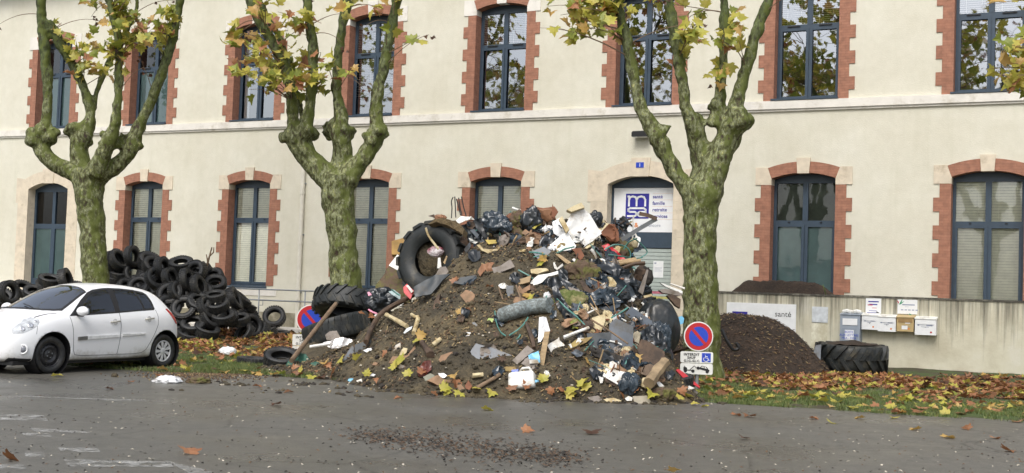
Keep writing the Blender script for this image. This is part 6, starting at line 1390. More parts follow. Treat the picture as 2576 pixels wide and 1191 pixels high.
heap(1790, 2130, 32.2, .88, .34, 'mulch_heap', 'long mulch heap on the ramp behind the low wall under the window', 8., 1.60, pw=1.4, flat_=.62)
b = MB(); q = at(2075, 735, 31.); b.tube([at(2078, 742, 30.6), at(2073, 725, 30.6), at(2070, 716, 30.6)], .012, 5); tag(b.build('grass_stalk', GRASSM[0], None, True), 'single green stalk growing on the low wall before the mulch', 'plant')

# ------------------------------------------------------------------ no parking signs
def sign(x, yc, ybase, label, halfhid=False):
    pb = gnd(x, ybase); Y = pb.y; k = mpp(Y); pb.z = max(0, vergeZ(pb.x, pb.y)) - .05
    ctr = at(x, yc, Y)
    c = CAM - ctr; rz = atan2(c.y, c.x) + pi / 2 + rad(10 if not halfhid else -2)
    e = empty('no_parking_sign', pb, label, 'road sign', 'no parking signs in front of the trees', rz)
    zc = ctr.z - pb.z; R_ = 37 * k
    SW = simple('sign_rim', (.72, .72, .68), .4, .1, 4., dirt=(.4, .38, .3), dirtamt=.27); GREYB = GALV
    b = MB(); b.tube([(0, .05, 0), (0, .05, zc + R_ * .6)], .034, 12); b.build('post', GREYB, e, True, .8)
    def disc(r_, y0, y1, mt_, nm, par):
        b = MB(); b.prism([(r_ * cos(2 * pi * i / 48), zc + r_ * sin(2 * pi * i / 48)) for i in range(48)], y0, y1); return b.build(nm, mt_, par)
    d = disc(R_, -.012, .012, SW, 'sign_disc', e); disc(R_ * .925, -.016, -.013, RED, 'red_ring', d); disc(R_ * .655, -.020, -.017, BLUE, 'blue_field', d)
    b = MB(); w_ = R_ * .10; L_ = R_ * .70; a = rad(-48); u = V((cos(a), 0, sin(a))); n = V((-sin(a), 0, cos(a)))
    b.prism([((u * L_ + n * w_).x, zc + (u * L_ + n * w_).z), ((u * -L_ + n * w_).x, zc + (u * -L_ + n * w_).z), ((u * -L_ - n * w_).x, zc + (u * -L_ - n * w_).z), ((u * L_ - n * w_).x, zc + (u * L_ - n * w_).z)], -.024, -.021); b.build('red_bar', RED, d)
    for q, (ya, yb) in enumerate(((38.5, 66.5), (68, 95))):
        z1, z0 = zc - ya * k, zc - yb * k; hw_ = 41 * k; ox = -3 * k; rr_ = .03
        pts = []
        for cx_, cz_, a0 in ((hw_ - rr_, z1 - rr_, 0), (-hw_ + rr_, z1 - rr_, 90), (-hw_ + rr_, z0 + rr_, 180), (hw_ - rr_, z0 + rr_, 270)):
            for i in range(5): t = rad(a0 + 90 * i / 4); pts.append((ox + cx_ + rr_ * cos(t), cz_ + rr_ * sin(t)))
        b = MB(); b.prism(pts, -.012, .012); pl = b.build('plate', SW, e); h = z1 - z0; zm = (z0 + z1) / 2
        if q == 0:
            text('lettering', 'INTERDIT', h * .30, BLACK, pl, (ox - hw_ * .33, -.0145, z1 - h * .36), align='CENTER', bold=.002, space=1.1); text('lettering', 'SAUF', h * .30, BLACK, pl, (ox - hw_ * .33, -.0145, z1 - h * .64), align='CENTER', bold=.002, space=1.1); text('lettering', 'G.I.G.-G.I.C.', h * .27, BLACK, pl, (ox - hw_ * .30, -.0145, z1 - h * .91), align='CENTER', bold=.0015, space=1.05)
            s = h * .40; cx_ = ox + hw_ * .58; b = MB(); b.prism([(cx_ - s, zm - s), (cx_ + s, zm - s), (cx_ + s, zm + s), (cx_ - s, zm + s)], -.0155, -.013); bs = b.build('wheelchair_square', BLUE, pl)
            b = MB(); q_ = lambda x, z: V((cx_ + x * s, -.017, zm + z * s))
            b.tube([q_(-.25, .78), q_(-.24, .76)], .20 * s, 10); b.tube([q_(-.22, .5), q_(-.15, -.1), q_(.35, -.1), q_(.5, -.6), q_(.75, -.52)], .085 * s, 6); b.tube([q_(-.18, .22), q_(.28, .22)], .07 * s, 6)
            b.tube([q_(-.05 + .55 * cos(t), -.35 + .5 * sin(t)) for t in [rad(130 + 22 * i) for i in range(10)]], .075 * s, 6); b.build('wheelchair_symbol', WHITE, bs)
        else:
            b = MB(); P = lambda x, z: (ox + x * hw_, zm + z * h * .5)
            def pp(L_, y=-.015): b.prism([P(*q) for q in L_], y, -.0125)
            pp([(-.80, -.35), (-.12, -.35), (-.12, -.18), (-.58, -.18), (-.58, .12), (-.66, .3), (-.80, .3)]); pp([(-.75, .34), (-.70, .34), (-.70, .5), (-.75, .5)])
            pp([(-.42, -.15), (-.36, -.15), (-.10, .55), (-.16, .58)]); pp([(-.13, .55), (-.08, .5), (-.02, .1), (-.05, .1)])
            for cx_, cz_ in ((-.68, -.42), (-.22, -.42), (.1, .16), (.66, -.46)): pp([(cx_ + .10 * cos(rad(30 * i)), cz_ + .30 * sin(rad(30 * i))) for i in range(12)], -.0165)
            pp([(-.02, .38), (.02, .12), (.76, -.48), (.80, -.2), (.70, .1), (.62, .42), (.32, .62), (.22, .34)])
            bo = b.build('tow_truck_pictogram', BLACK, pl)
            b = MB(); b.prism([P(*q) for q in ((.27, .32), (.35, .5), (.45, .44), (.44, .22))], -.0185, -.0168); b.prism([P(*q) for q in ((.48, .2), (.5, .42), (.58, .34), (.63, .08))], -.0185, -.0168); b.build('car_windows', SW, bo)
    return e
sign(1753, 846, 991, 'no parking sign with two white plates standing in front of the right tree')
sign(779, 803, 893, 'no parking sign half hidden behind the lower tractor tyre', True)

# ------------------------------------------------------------------ the white car
Pf, Pr = gnd(128, 893, .31), gnd(411, 883.2, .31)
hd = Pf - Pr; hd.z = 0; hd.normalize(); lf_ = V((-hd.y, hd.x, 0)); CO = Pf - lf_ * .80; CO.z = 0
CAR = empty('hatchback_car', CO, 'white five door hatchback parked at the left edge', 'car', rz=atan2(hd.y, hd.x))
PAINT, t_, p_ = nodes('white_car_paint'); p_.inputs['Base Color'].default_value = (.84, .85, .86, 1); p_.inputs['Roughness'].default_value = .28; p_.inputs['Coat Weight'].default_value = .6; p_.inputs['Coat Roughness'].default_value = .06
co_ = coords(t_); n_ = N(t_, 'ShaderNodeTexNoise', Scale=3., Detail=7., Roughness=.7); L(t_, co_, n_.inputs['Vector'])
sp_ = t_.nodes.new('ShaderNodeSeparateXYZ'); L(t_, co_, sp_.inputs[0]); mr_ = N(t_, 'ShaderNodeMapRange'); L(t_, sp_.outputs[2], mr_.inputs[0]); mr_.inputs[1].default_value = .2; mr_.inputs[2].default_value = .5; mr_.inputs[3].default_value = .30; mr_.inputs[4].default_value = -.15
ad_ = N(t_, 'ShaderNodeMath', operation='ADD'); L(t_, n_.outputs[0], ad_.inputs[0]); L(t_, mr_.outputs[0], ad_.inputs[1])
rp_ = ramp(t_, [(.55, (.84, .85, .86)), (.9, (.42, .40, .35))]); L(t_, ad_.outputs[0], rp_.inputs[0]); L(t_, rp_.outputs[0], p_.inputs['Base Color'])
BPL = simple('black_car_plastic', (.015, .015, .016), .5)
ST = [  # t, then P1..P8 as (y,z)
    (-.82, (.30, .26), (.40, .30), (.46, .44), (.44, .56), (.38, .63), (.28, .65), (.14, .66), (0, .66)),
    (-.77, (.52, .20), (.64, .27), (.68, .46), (.65, .61), (.55, .71), (.40, .75), (.2, .77), (0, .775)),
    (-.60, (.66, .18), (.76, .25), (.80, .48), (.765, .68), (.67, .80), (.48, .84), (.25, .86), (0, .865)),
    (-.30, (.74, .18), (.83, .25), (.855, .52), (.825, .75), (.755, .88), (.55, .935), (.28, .962), (0, .97)),
    (-.03, (.76, .18), (.84, .25), (.865, .55), (.842, .80), (.785, .935), (.62, .985), (.31, 1.02), (0, 1.03)),
    (.22, (.77, .18), (.84, .25), (.868, .57), (.852, .82), (.795, .955), (.705, 1.03), (.37, 1.145), (0, 1.165)),
    (.58, (.78, .18), (.84, .25), (.868, .58), (.856, .84), (.802, .97), (.655, 1.235), (.34, 1.33), (0, 1.345)),
    (.90, (.78, .18), (.84, .25), (.866, .58), (.858, .85), (.805, .985), (.605, 1.385), (.32, 1.455), (0, 1.47)),
    (1.30, (.78, .18), (.84, .25), (.866, .58), (.86, .86), (.805, 1.0), (.58, 1.45), (.3, 1.515), (0, 1.53)),
    (1.80, (.78, .18), (.84, .25), (.866, .59), (.86, .88), (.805, 1.03), (.57, 1.45), (.3, 1.515), (0, 1.53)),
    (2.25, (.78, .18), (.84, .26), (.868, .60), (.86, .90), (.80, 1.06), (.56, 1.415), (.3, 1.485), (0, 1.50)),
    (2.55, (.76, .20), (.83, .28), (.865, .60), (.855, .91), (.785, 1.08), (.55, 1.355), (.3, 1.44), (0, 1.455)),
    (2.74, (.72, .22), (.81, .30), (.85, .60), (.835, .90), (.765, 1.06), (.555, 1.28), (.3, 1.385), (0, 1.40)),
    (2.90, (.66, .25), (.77, .33), (.82, .58), (.80, .86), (.735, 1.0), (.58, 1.09), (.3, 1.16), (0, 1.17)),
    (3.02, (.60, .28), (.71, .35), (.76, .55), (.745, .78), (.69, .88), (.56, .92), (.3, .95), (0, .955)),
    (3.09, (.50, .32), (.58, .38), (.62, .52), (.60, .66), (.55, .74), (.44, .77), (.22, .785), (0, .79))]
bm = bmesh.new(); rings = []
for st in ST:
    pr = [(0, st[1][1])] + list(st[1:]); ring = [bm.verts.new((-st[0], y, z)) for y, z in pr] + [bm.verts.new((-st[0], -y, z)) for y, z in pr[-2:0:-1]]; rings.append(ring)
nr = len(rings[0])
for a, c in zip(rings[:-1], rings[1:]):
    for i in range(nr): bm.faces.new((a[i], a[(i + 1) % nr], c[(i + 1) % nr], c[i]))
for ring in (rings[0], rings[-1]):
    n8 = 8
    for i in range(8):                       # quads across the caps
        l0, l1 = ring[i], ring[i + 1]; r0, r1 = ring[(nr - i) % nr], ring[(nr - i - 1) % nr]
        vs = []
        for v_ in (l0, l1, r1, r0):
            if v_ not in vs: vs.append(v_)
        if len(vs) > 2: bm.faces.new(vs)
bmesh.ops.recalc_face_normals(bm, faces=bm.faces)
for f in bm.faces: f.smooth = True
me = bpy.data.meshes.new('raw'); bm.to_mesh(me); bm.free(); me.materials.append(PAINT)
o = link('raw', me); sd_ = o.modifiers.new('s', 'SUBSURF'); sd_.levels = 3; sd_.render_levels = 3
dg = bpy.context.evaluated_depsgraph_get(); me2 = bpy.data.meshes.new_from_object(o.evaluated_get(dg)); bpy.data.objects.remove(o)
CB = BVHTree.FromPolygons([v.co.copy() for v in me2.vertices], [tuple(p.vertices) for p in me2.polygons])
o = link('raw', me2); cut = MB()
WB = 2.606
for tx in (0, WB):
    for sg in (-1, 1): cut.tube([(-tx, sg * .55, .325), (-tx, sg * 1.1, .325)], .375, 40)
WSIDE = [(.56, .985), (.66, 1.10), (.84, 1.265), (1.00, 1.365), (1.15, 1.405), (1.40, 1.425), (1.75, 1.425), (2.05, 1.405), (2.26, 1.37), (2.315, 1.335), (2.34, 1.21), (2.33, 1.09), (1.95, 1.06), (1.44, 1.025), (.9, .995)]
WTOP = [(.05, 0), (.06, .25), (.115, .45), (.20, .59), (.29, .65), (.56, .60), (.91, .515), (.94, .30), (.95, 0), (.94, -.30), (.91, -.515), (.56, -.60), (.29, -.65), (.20, -.59), (.115, -.45), (.06, -.25)]
cut2 = MB(); cut2.prism([(-a, c) for a, c in WSIDE], -1.3, 1.3)
cut3 = MB(); n = len(WTOP); cut3.add([(-a, c, 1.03) for a, c in WTOP] + [(-a, c, 2.2) for a, c in WTOP], [tuple(range(n)), tuple(range(2 * n - 1, n - 1, -1))] + [(i, n + i, n + (i + 1) % n, (i + 1) % n) for i in range(n)])
o.data.materials.append(BPL); CU = []
for cc_, mt_ in ((cut, BPL), (cut2, BPL), (cut3, BPL)):
    cu = cc_.build('cut', mt_); bo = o.modifiers.new('b', 'BOOLEAN'); bo.operation = 'DIFFERENCE'; bo.object = cu; bo.solver = 'EXACT'; bo.material_mode = 'TRANSFER'; CU.append(cu)
body = applied(o, 'body', CAR); [bpy.data.objects.remove(cu) for cu in CU]
b = MB()
for sg in (-1, 1):
    for tx, ht in ((1.28, 1.22), (2.10, 1.20)):
        b.tube([(-tx - .12, sg * .36, .98), (-tx - .02, sg * .36, .99), (-tx - .12, sg * .36, ht - .1), (-tx - .16, sg * .36, ht)], [.2, .22, .20, .12], 10); b.tube([(-tx - .16, sg * .36, ht), (-tx - .18, sg * .36, ht + .14)], [.12, .10], 10)
b.build('seat', simple('seat_fabric', (.035, .036, .04), .9), CAR, True)
b = MB(); b.tube([(-.62 + .0, .36 + .17 * cos(t), 1.06 + .17 * sin(t)) for t in [2 * pi * q / 18 for q in range(19)]], .016, 6); b.build('steering_wheel', BPL, CAR, True)
b = MB()
for tx in (0, WB):
    for sg in (-1, 1):
        n = 28; pr = [(.372, y_) for y_ in (.56, .83)]
        for i in range(n): 
            a0, a1 = 2 * pi * i / n, 2 * pi * (i + 1) / n
            b.add([(-tx + .371 * cos(a0), sg * .558, .325 + .371 * sin(a0)), (-tx + .371 * cos(a1), sg * .558, .325 + .371 * sin(a1)), (-tx + .371 * cos(a1), sg * .835, .325 + .371 * sin(a1)), (-tx + .371 * cos(a0), sg * .835, .325 + .371 * sin(a0))], [(0, 1, 2, 3)])
        b.tube([(-tx, sg * .53, .325), (-tx, sg * .57, .325)], .372, 28)
b.build('wheel_arch_liner', BPL, CAR)
def decal(name, outline, mat_, proj='side', off=.004, th=.012, par=CAR, side=1, fine=.05, holes=()):
    """a panel following the body: outline in (t,z) seen from the side, (t,y) from above or (y,z) from front / rear"""
    bm = bmesh.new(); ed = []
    for lp in [outline] + list(holes):
        vs = [bm.verts.new((a, c, 0)) for a, c in lp]; ed += [bm.edges.new((vs[i], vs[(i + 1) % len(vs)])) for i in range(len(vs))]
    bmesh.ops.triangle_fill(bm, use_beauty=True, edges=ed)
    for _ in range(7):
        lg = [e for e in bm.edges if e.calc_length() > fine]
        if not lg: break
        bmesh.ops.subdivide_edges(bm, edges=lg, cuts=1); bmesh.ops.triangulate(bm, faces=bm.faces)
    O_, D_ = {'side': (lambda a, c: V((-a, 2 * side, c)), V((0, -side, 0))), 'top': (lambda a, c: V((-a, c, 3)), V((0, 0, -1))), 'front': (lambda a, c: V((3, a, c)), V((-1, 0, 0))), 'rear': (lambda a, c: V((-5, a, c)), V((1, 0, 0))), 'diag': (lambda a, c: V((-a, 0, c)) + V((.6, .8 * side, .0)) * 3 , V((-.6, -.8 * side, 0)))}[proj]
    for v in bm.verts:
        h_ = CB.ray_cast(O_(v.co.x, v.co.y), D_)
        if h_[0] is None:
            h_ = CB.find_nearest(O_(v.co.x, v.co.y) + D_ * (1.15 if proj == 'side' else 2))
        v.co = h_[0] + h_[1] * off
    bm.normal_update(); 
    if sum((f.normal.dot(-D_) * f.calc_area() for f in bm.faces)) < 0: bmesh.ops.reverse_faces(bm, faces=bm.faces)
    bm.normal_update(); nn = {v: v.normal.copy() for v in bm.verts}
    ret = bmesh.ops.extrude_face_region(bm, geom=list(bm.faces))
    for g in ret['geom']:
        if isinstance(g, bmesh.types.BMVert): pass
    fs = [g for g in ret['geom'] if isinstance(g, bmesh.types.BMVert)]
    bm.normal_update()
    for v in fs: v.co -= v.normal * 0
    for v in bm.verts:
        if v in nn: v.co -= nn[v] * th
    bmesh.ops.recalc_face_normals(bm, faces=bm.faces)
    for f in bm.faces: f.smooth = True
    for e in bm.edges:
        if len(e.link_faces) == 2 and e.calc_face_angle(0) > .9: e.smooth = False
    me = bpy.data.meshes.new(name); bm.to_mesh(me); bm.free(); me.materials.append(mat_); return link(name, me, par)
def line_decal(name, pts, wd, mat_, side, par=CAR, off=.002):
    P = [V((a, 0, c)) for a, c in pts]; l, r = [], []
    for i, p in enumerate(P):
        d = (P[min(i + 1, len(P) - 1)] - P[max(i - 1, 0)]).normalized(); n = V((-d.z, 0, d.x)) * wd / 2; l.append(((p + n).x, (p + n).z)); r.append(((p - n).x, (p - n).z))
    return decal(name, l + r[::-1], mat_, 'side', off, .006, par, side, .08)
HLG = simple('headlight_lens', (.46, .48, .50), .08, .35, 14.); TLG = simple('tail_lamp_red', (.42, .012, .015), .15, .15); CHR = simple('chrome', (.7, .7, .7), .15, .05, met=.9); SEAM = simple('panel_gap', (.10, .10, .105), .6)
for sd in (1, -1):
    PF = [(.60, .998), (.68, 1.10), (.84, 1.24), (1.02, 1.355), (1.18, 1.395), (1.40, 1.41), (1.385, 1.035)]
    PR_ = [(1.50, 1.042), (1.53, 1.412), (1.75, 1.410), (2.02, 1.392), (2.06, 1.25), (2.07, 1.075)]
    PQ = [(2.115, 1.085), (2.10, 1.25), (2.075, 1.382), (2.25, 1.352), (2.295, 1.32), (2.315, 1.2), (2.305, 1.10)]
    wn = decal('side_window', [(.36, .955), (.50, 1.06), (.72, 1.23), (.93, 1.355), (1.08, 1.405), (1.30, 1.435), (1.46, 1.445), (1.75, 1.44), (2.05, 1.42), (2.28, 1.385), (2.34, 1.345), (2.365, 1.22), (2.36, 1.09), (2.33, 1.065), (1.95, 1.045), (1.44, 1.01), (.9, .98)], BPL, 'side', .003, .010, CAR, sd, .05, (PF, PR_, PQ))
    for nm_, pl_ in (('front_pane', PF), ('rear_pane', PR_), ('quarter_pane', PQ)): decal(nm_, pl_, CGL, 'side', .0, .001, wn, sd)
    decal('headlight', [(-.215, .90), (-.27, .925), (-.40, .89), (-.55, .815), (-.68, .735), (-.735, .68), (-.68, .665), (-.55, .675), (-.40, .735), (-.30, .79), (-.24, .85)], HLG, 'side', .004, .012, CAR, sd, .04)
    hl = CAR.children[-1]
    for a, c, r_ in ((-.40, .80, .05), (-.54, .745, .045), (-.29, .865, .025)):
        h_ = CB.ray_cast(V((-a, 2 * sd, c)), V((0, -sd, 0)))
        if h_[0] is not None:
            b = MB(); b.revolve([(r_, .0), (r_ * .95, .008), (r_ * .7, .011), (r_ * .3, .009), (.001, .006)], 20, frame_from(h_[1]).to_3x3(), h_[0] + h_[1] * .001); b.build('lamp_reflector', CHR, hl, True)
    decal('tail_light', [(2.66, 1.085), (2.72, 1.09), (2.84, 1.0), (2.93, .90), (2.96, .80), (2.90, .82), (2.82, .90), (2.74, .99)], TLG, 'side', .006, .014, CAR, sd, .04)
    dr = line_decal('door', [(.36, .945), (.395, .75), (.41, .55), (.43, .38), (.47, .305), (.60, .287), (1.0, .283), (1.42, .285)], .009, SEAM, sd)
    line_decal('door_gap', [(1.47, 1.01), (1.475, .8), (1.46, .55), (1.425, .285)], .009, SEAM, sd, dr)
    line_decal('bonnet_gap', [(-.235, .925), (-.12, .955), (.02, .985), (.16, 1.0)], .008, SEAM, sd)
    line_decal('bumper_gap', [(-.30, .79), (-.31, .75), (-.325, .70), (-.335, .66)], .007, SEAM, sd)
    d2 = line_decal('door', [(1.43, .285), (1.8, .285), (2.02, .30), (2.12, .36), (2.20, .48), (2.30, .64), (2.38, .80), (2.395, .95), (2.37, 1.07)], .009, SEAM, sd)
    for dd, a0, a1, z0, z1 in ((dr, 1.235, 1.445, .85, .868), (d2, 2.06, 2.27, .898, .915)):
        def sp(a, c, o_): 
            h_ = CB.ray_cast(V((-a, 2 * sd, c)), V((0, -sd, 0))); return h_[0] + h_[1] * o_
        b = MB(); b.tube([sp(a0, z0, .0), sp(a0 + .015, z0, .03), sp((a0 + a1) / 2, (z0 + z1) / 2, .038), sp(a1 - .015, z1, .03), sp(a1, z1, .0)], .014, 8); b.build('handle', simple('handle_grey', (.42, .41, .36), .4), dd, True)
        b = MB(); b.revolve([(.001, .003), (.04, .004), (.055, .001)], 20, frame_from((CB.ray_cast(V((-(a0 + a1) / 2, 2 * sd, z0)), V((0, -sd, 0)))[1])).to_3x3(), sp((a0 + a1) / 2, z0 + .005, .0)); b.build('handle_recess', simple('recess_grey', (.5, .5, .5), .4), dd, True)
    decal('rub_strip', [(.70, .560), (1.44, .592), (1.44, .640), (.70, .618)], simple('rub_strip_white', (.72, .73, .72), .35), 'side', .022, .025, dr, sd)
    decal('rub_strip_badge', [(.50, .550), (.70, .560), (.70, .618), (.50, .606)], simple('badge_grey', (.14, .14, .13), .4), 'side', .023, .025, dr, sd)
    decal('rub_strip', [(1.50, .603), (2.06, .628), (2.06, .650), (1.50, .648)], simple('rub_strip_white', (.72, .73, .72)), 'side', .020, .025, d2, sd)
    # mirror
    bm = bmesh.new(); bmesh.ops.create_icosphere(bm, subdivisions=3, radius=1.)
    for v in bm.verts: v.co = V((v.co.x * .085 * (1 if v.co.x > 0 else .55), v.co.y * .125, v.co.z * .082)) 
    for v in bm.verts: v.co += V((-.52, sd * .93, 1.045))
    for f in bm.faces: f.smooth = True
    me = bpy.data.meshes.new('mirror'); bm.to_mesh(me); bm.free(); me.materials.append(PAINT); mi_ = link('mirror', me, CAR)
    b = MB(); b.tube([(-.53, sd * .80, .985), (-.53, sd * .93, .985)], .035, 8); b.build('mirror_foot', BPL, mi_, True); b = MB(); b.box((-.56, sd * .93, 1.045), (.012, .2, .12)); b.build('mirror_glass', CGL, mi_)
    h_ = CB.ray_cast(V((.562, 2 * sd, .415)), V((0, -sd, 0)))
    if h_[0] is not None:
        nrm = (h_[1] + V((.7, 0, 0))).normalized(); Rm = frame_from(nrm).to_3x3(); b = MB(); b.revolve([(.085, -.03), (.08, .012), (.06, .008), (.05, -.01)], 24, Rm, h_[0]); fg = b.build('fog_light', PAINT, CAR, True); b = MB(); b.revolve([(.052, .0), (.045, .012), (.001, .016)], 20, Rm, h_[0]); b.build('fog_lens', simple('fog_lens_grey', (.22, .23, .26), .1, .2, 20.), fg, True)
ws = decal('windscreen', [(-.015, 0), (.0, .25), (.06, .48), (.16, .625), (.27, .70), (.55, .64), (.93, .545), (.965, .30), (.975, 0), (.965, -.30), (.93, -.545), (.55, -.64), (.27, -.70), (.16, -.625), (.06, -.48), (.0, -.25)], BPL, 'top', .003, .012, CAR, 1, .05, (WTOP,))
decal('screen_glass', WTOP, mk_glass('windscreen_glass', refl=.28), 'top', .0, .001, ws)
for yy in (.35, -.30):
    b = MB(); pts = [CB.ray_cast(V((-tt, yy + dy, 3)), V((0, 0, -1)))[0] + V((.01, 0, .022)) for tt, dy in ((.02, 0), (.07, -.18), (.13, -.4))]; b.tube(pts, .009, 6); b.build('wiper', BPL, ws)
decal('rear_window', [(-.50, 1.13), (.50, 1.13), (.47, 1.33), (.2, 1.36), (-.2, 1.36), (-.47, 1.33)], BPL, 'rear', .006, .01)
decal('lower_grille', [(-.40, .30), (.40, .30), (.36, .50), (-.36, .50)], BPL, 'front', .006, .01)
decal('upper_grille', [(-.32, .60), (.32, .60), (.30, .64), (-.30, .64)], BPL, 'front', .006, .01)
for sd in (1, -1): decal('bumper_lip', [(-.74, .20), (-.39, .19), (-.39, .255), (-.72, .275)], BPL, 'side', .008, .012, CAR, sd)
b = MB(); b.bx(-2.9, .68, -.70, .70, .15, .22); b.build('underbody', BPL, CAR)
for tx, front in ((0, True), (WB, False)):
    for sd in (1, -1):
        Rm = M.Rotation(-sd * pi / 2, 3, 'X'); c_ = V((-tx, sd * .715, .312))
        steer = M.Rotation(rad(-4), 3, 'Z') if front else M.Identity(3)
        w_ = bpy.data.objects.new('wheel', None); COL.objects.link(w_); w_.parent = CAR; w_.location = c_; w_.empty_display_size = .1
        b = MB(); b.revolve(tyre_profile(.312, .195, .198), 56, steer @ Rm, (0, 0, 0), closed=True); b.build('tyre', RUBBER, w_, True, .9)
        b = MB(); Q = steer @ Rm
        b.revolve([(.20, -.08), (.195, .0), (.198, .055), (.205, .072), (.196, .078), (.188, .06), (.182, .03)], 48, Q)
        b.build('rim', simple('steel_rim', (.02, .02, .022), .35, .2), w_, True)
        if front:
            b = MB(); n = 48; prf = [(.184, .028), (.165, .040), (.150, .055), (.128, .060), (.108, .045), (.085, .038), (.06, .052), (.045, .058), (.001, .056)]
            b.revolve(prf, n, Q)
            for i in range(15): 
                a = 2 * pi * i / 15; b.tube([Q @ V((.157 * cos(a), .157 * sin(a), .040)), Q @ V((.157 * cos(a), .157 * sin(a), .054))], .014, 8, mi=1)
            b.build('steel_disc', [simple('steel_rim', (.02, .02, .022)), BLACK], w_, True, .8)
            b = MB()
            for i in range(4): a = 2 * pi * i / 4 + .4; b.tube([Q @ V((.05 * cos(a), .05 * sin(a), .05)), Q @ V((.05 * cos(a), .05 * sin(a), .068))], .010, 6)
            b.build('wheel_bolt', GALV, w_)
        else:
            b = MB(); b.revolve([(.186, .03), (.10, .035), (.001, .035)], 40, Q); b.build('hub_back', BLACK, w_, True)
            b = MB(); b.revolve([(.200, .066), (.196, .080), (.178, .080), (.172, .066)], 48, Q); b.revolve([(.062, .062), (.058, .078), (.04, .084), (.001, .086)], 32, Q)
            for i in range(9):
                a = 2 * pi * i / 9; u = V((cos(a), sin(a), 0)); s = V((-sin(a), cos(a), 0)); P = []
                for r_, hw_, h_ in ((.05, .012, .076), (.10, .024, .080), (.145, .030, .079), (.182, .024, .073)):
                    P += [Q @ (u * r_ - s * hw_ + V((0, 0, h_ - .012))), Q @ (u * r_ - s * hw_ * .9 + V((0, 0, h_))), Q @ (u * r_ + s * hw_ * .9 + V((0, 0, h_))), Q @ (u * r_ + s * hw_ + V((0, 0, h_ - .012)))]
                b.add(P, [(j * 4 + q, j * 4 + q + 1, j * 4 + q + 5, j * 4 + q + 4) for j in range(3) for q in range(3)])
            b.build('hubcap', simple('hubcap_silver', (.66, .67, .68), .35, .05, met=.2), w_, True, .8)

# ------------------------------------------------------------------ ground cover: leaves, grass, crumbs
r2 = random.Random(21)
lm = MB(); PB = [4, 4, 4, 3, 3, 5, 2, 2, 0, 0, 1]
def dens(X, Y):
    wn = X * NW.x + Y * NW.y; d = Y - edgeY(X)
    if wn > DW - .15 or d < .0: return 0
    if X > 3.2:
        if wn > NLW - .08: return 0
        return .22 if d < 1. else .22 + .22 * min(1, (d - 1.) / 2.5) if d < 3.5 else .31 + .69 * min(1, (d - 3.5) / 1.6)
    if X < -3.3: return .08 if d < 1.5 else .08 + .5 * min(1, max(0, (d - 3.) / 3.5))
    return .3
cnt = 0
while cnt < 6500:
    X = r2.uniform(-15, 13); Y = r2.uniform(16, 41)
    if X * NW.x + Y * NW.y > DW: continue
    px_ = (X / Y) * FPX + 512
    if px_ < -40 or px_ > 1080: continue
    if -3.6 < X < 3.0 and Y > 26: continue
    dd = dens(X, Y) * (.42 + 1.5 * noise.noise(V((X * .8, Y * .8, 9))) + .25)
    if r2.random() > dd: continue
    if HM(X, Y) > .1: continue
    near = (Y - edgeY(X)) < 3.2; put_leaf(lm, V((X, Y, max(.01, vergeZ(X, Y)) + r2.uniform(.01, .05))), V((r2.gauss(0, .19), r2.gauss(-.02, .19), 1)), r2.uniform(0, 6.3), r2.uniform(.09, .20), r2.choice(PB + [0, 2, 0] if near else PB + [4, 3, 5, 3, 3, 4]), r2.uniform(-.1, .7), r2.random() < .6); cnt += 1
# deeper drifts against the foot of the low wall and round the tyre
for (x, y, n_, sx, sh) in ((2290, 922, 90, .45, .32), (2420, 930, 60, .35, .28), (2540, 940, 80, .6, .16), (1900, 925, 90, .9, .14), (1830, 940, 60, .4, .15), (560, 850, 120, 1.6, .1), (700, 860, 80, 1.0, .08), (2060, 920, 50, .4, .2)):
    c = gnd(x, y)
    for k in range(n_):
        a, d = r2.gauss(0, .5), r2.gauss(0, .25); P = c + UW * (a * sx) + NW * (d * .6); 
        if P.dot(NW) > NLW - .1 and P.x > 2: continue
        P.z = max(0, vergeZ(P.x, P.y)) + sh * math.exp(-a * a * 2) * r2.random(); put_leaf(lm, P, V((r2.gauss(0, .7), r2.gauss(-.4, .6), .8)), r2.uniform(0, 6.3), r2.uniform(.12, .22), r2.choice([4, 4, 3, 5, 5, 2, 0]), r2.uniform(.2, 1.2))
tag(lm.build('fallen_leaves', LEAFM), 'carpet of brown and yellow plane leaves on the verge', 'leaves', kind='stuff')
GLF = 'single plane leaves lying on the wet asphalt'
def leaf_thing(P, nrm, size, mi, label, group, fold=.3):
    b = MB(); put_leaf(b, P, nrm, r2.uniform(0, 6.3), size, 0, fold); return tag(b.build('fallen_leaf', LEAFM[mi]), label, 'leaf', group)
for (x, y, mi) in ((1216, 1028, 0), (1315, 1083, 4), (480, 1140, 4), (20, 1150, 3), (655, 972, 4), (735, 985, 3), (1690, 1185, 2), (2375, 1098, 2), (2090, 1062, 0), (2040, 1050, 4), (2310, 1078, 2), (2500, 1100, 4), (2170, 1050, 2), (1740, 1017, 0), (1780, 1021, 0), (2250, 1050, 0), (2440, 1078, 3), (1890, 1045, 3), (1845, 1042, 4), (400, 945, 3), (135, 945, 0), (440, 920, 4), (330, 960, 3), (270, 976, 5), (880, 985, 5), (700, 1015, 5), (1010, 1000, 4), (1870, 1100, 5), (2560, 1060, 4), (2530, 1130, 3), (1490, 1090, 5)):
    leaf_thing(gnd(x, y, .02), V((r2.gauss(0, .2), r2.gauss(0, .2), 1)), r2.uniform(.11, .18), mi, '%s fallen leaf lying flat on the wet asphalt %s' % (('yellow', 'green', 'ochre', 'brown', 'rust coloured', 'dark brown')[mi], 'near the car' if x < 800 else 'in front of the heap' if x < 1650 else 'in front of the right verge'), GLF)
GHL = 'plane leaves lying on and around the rubbish heap'
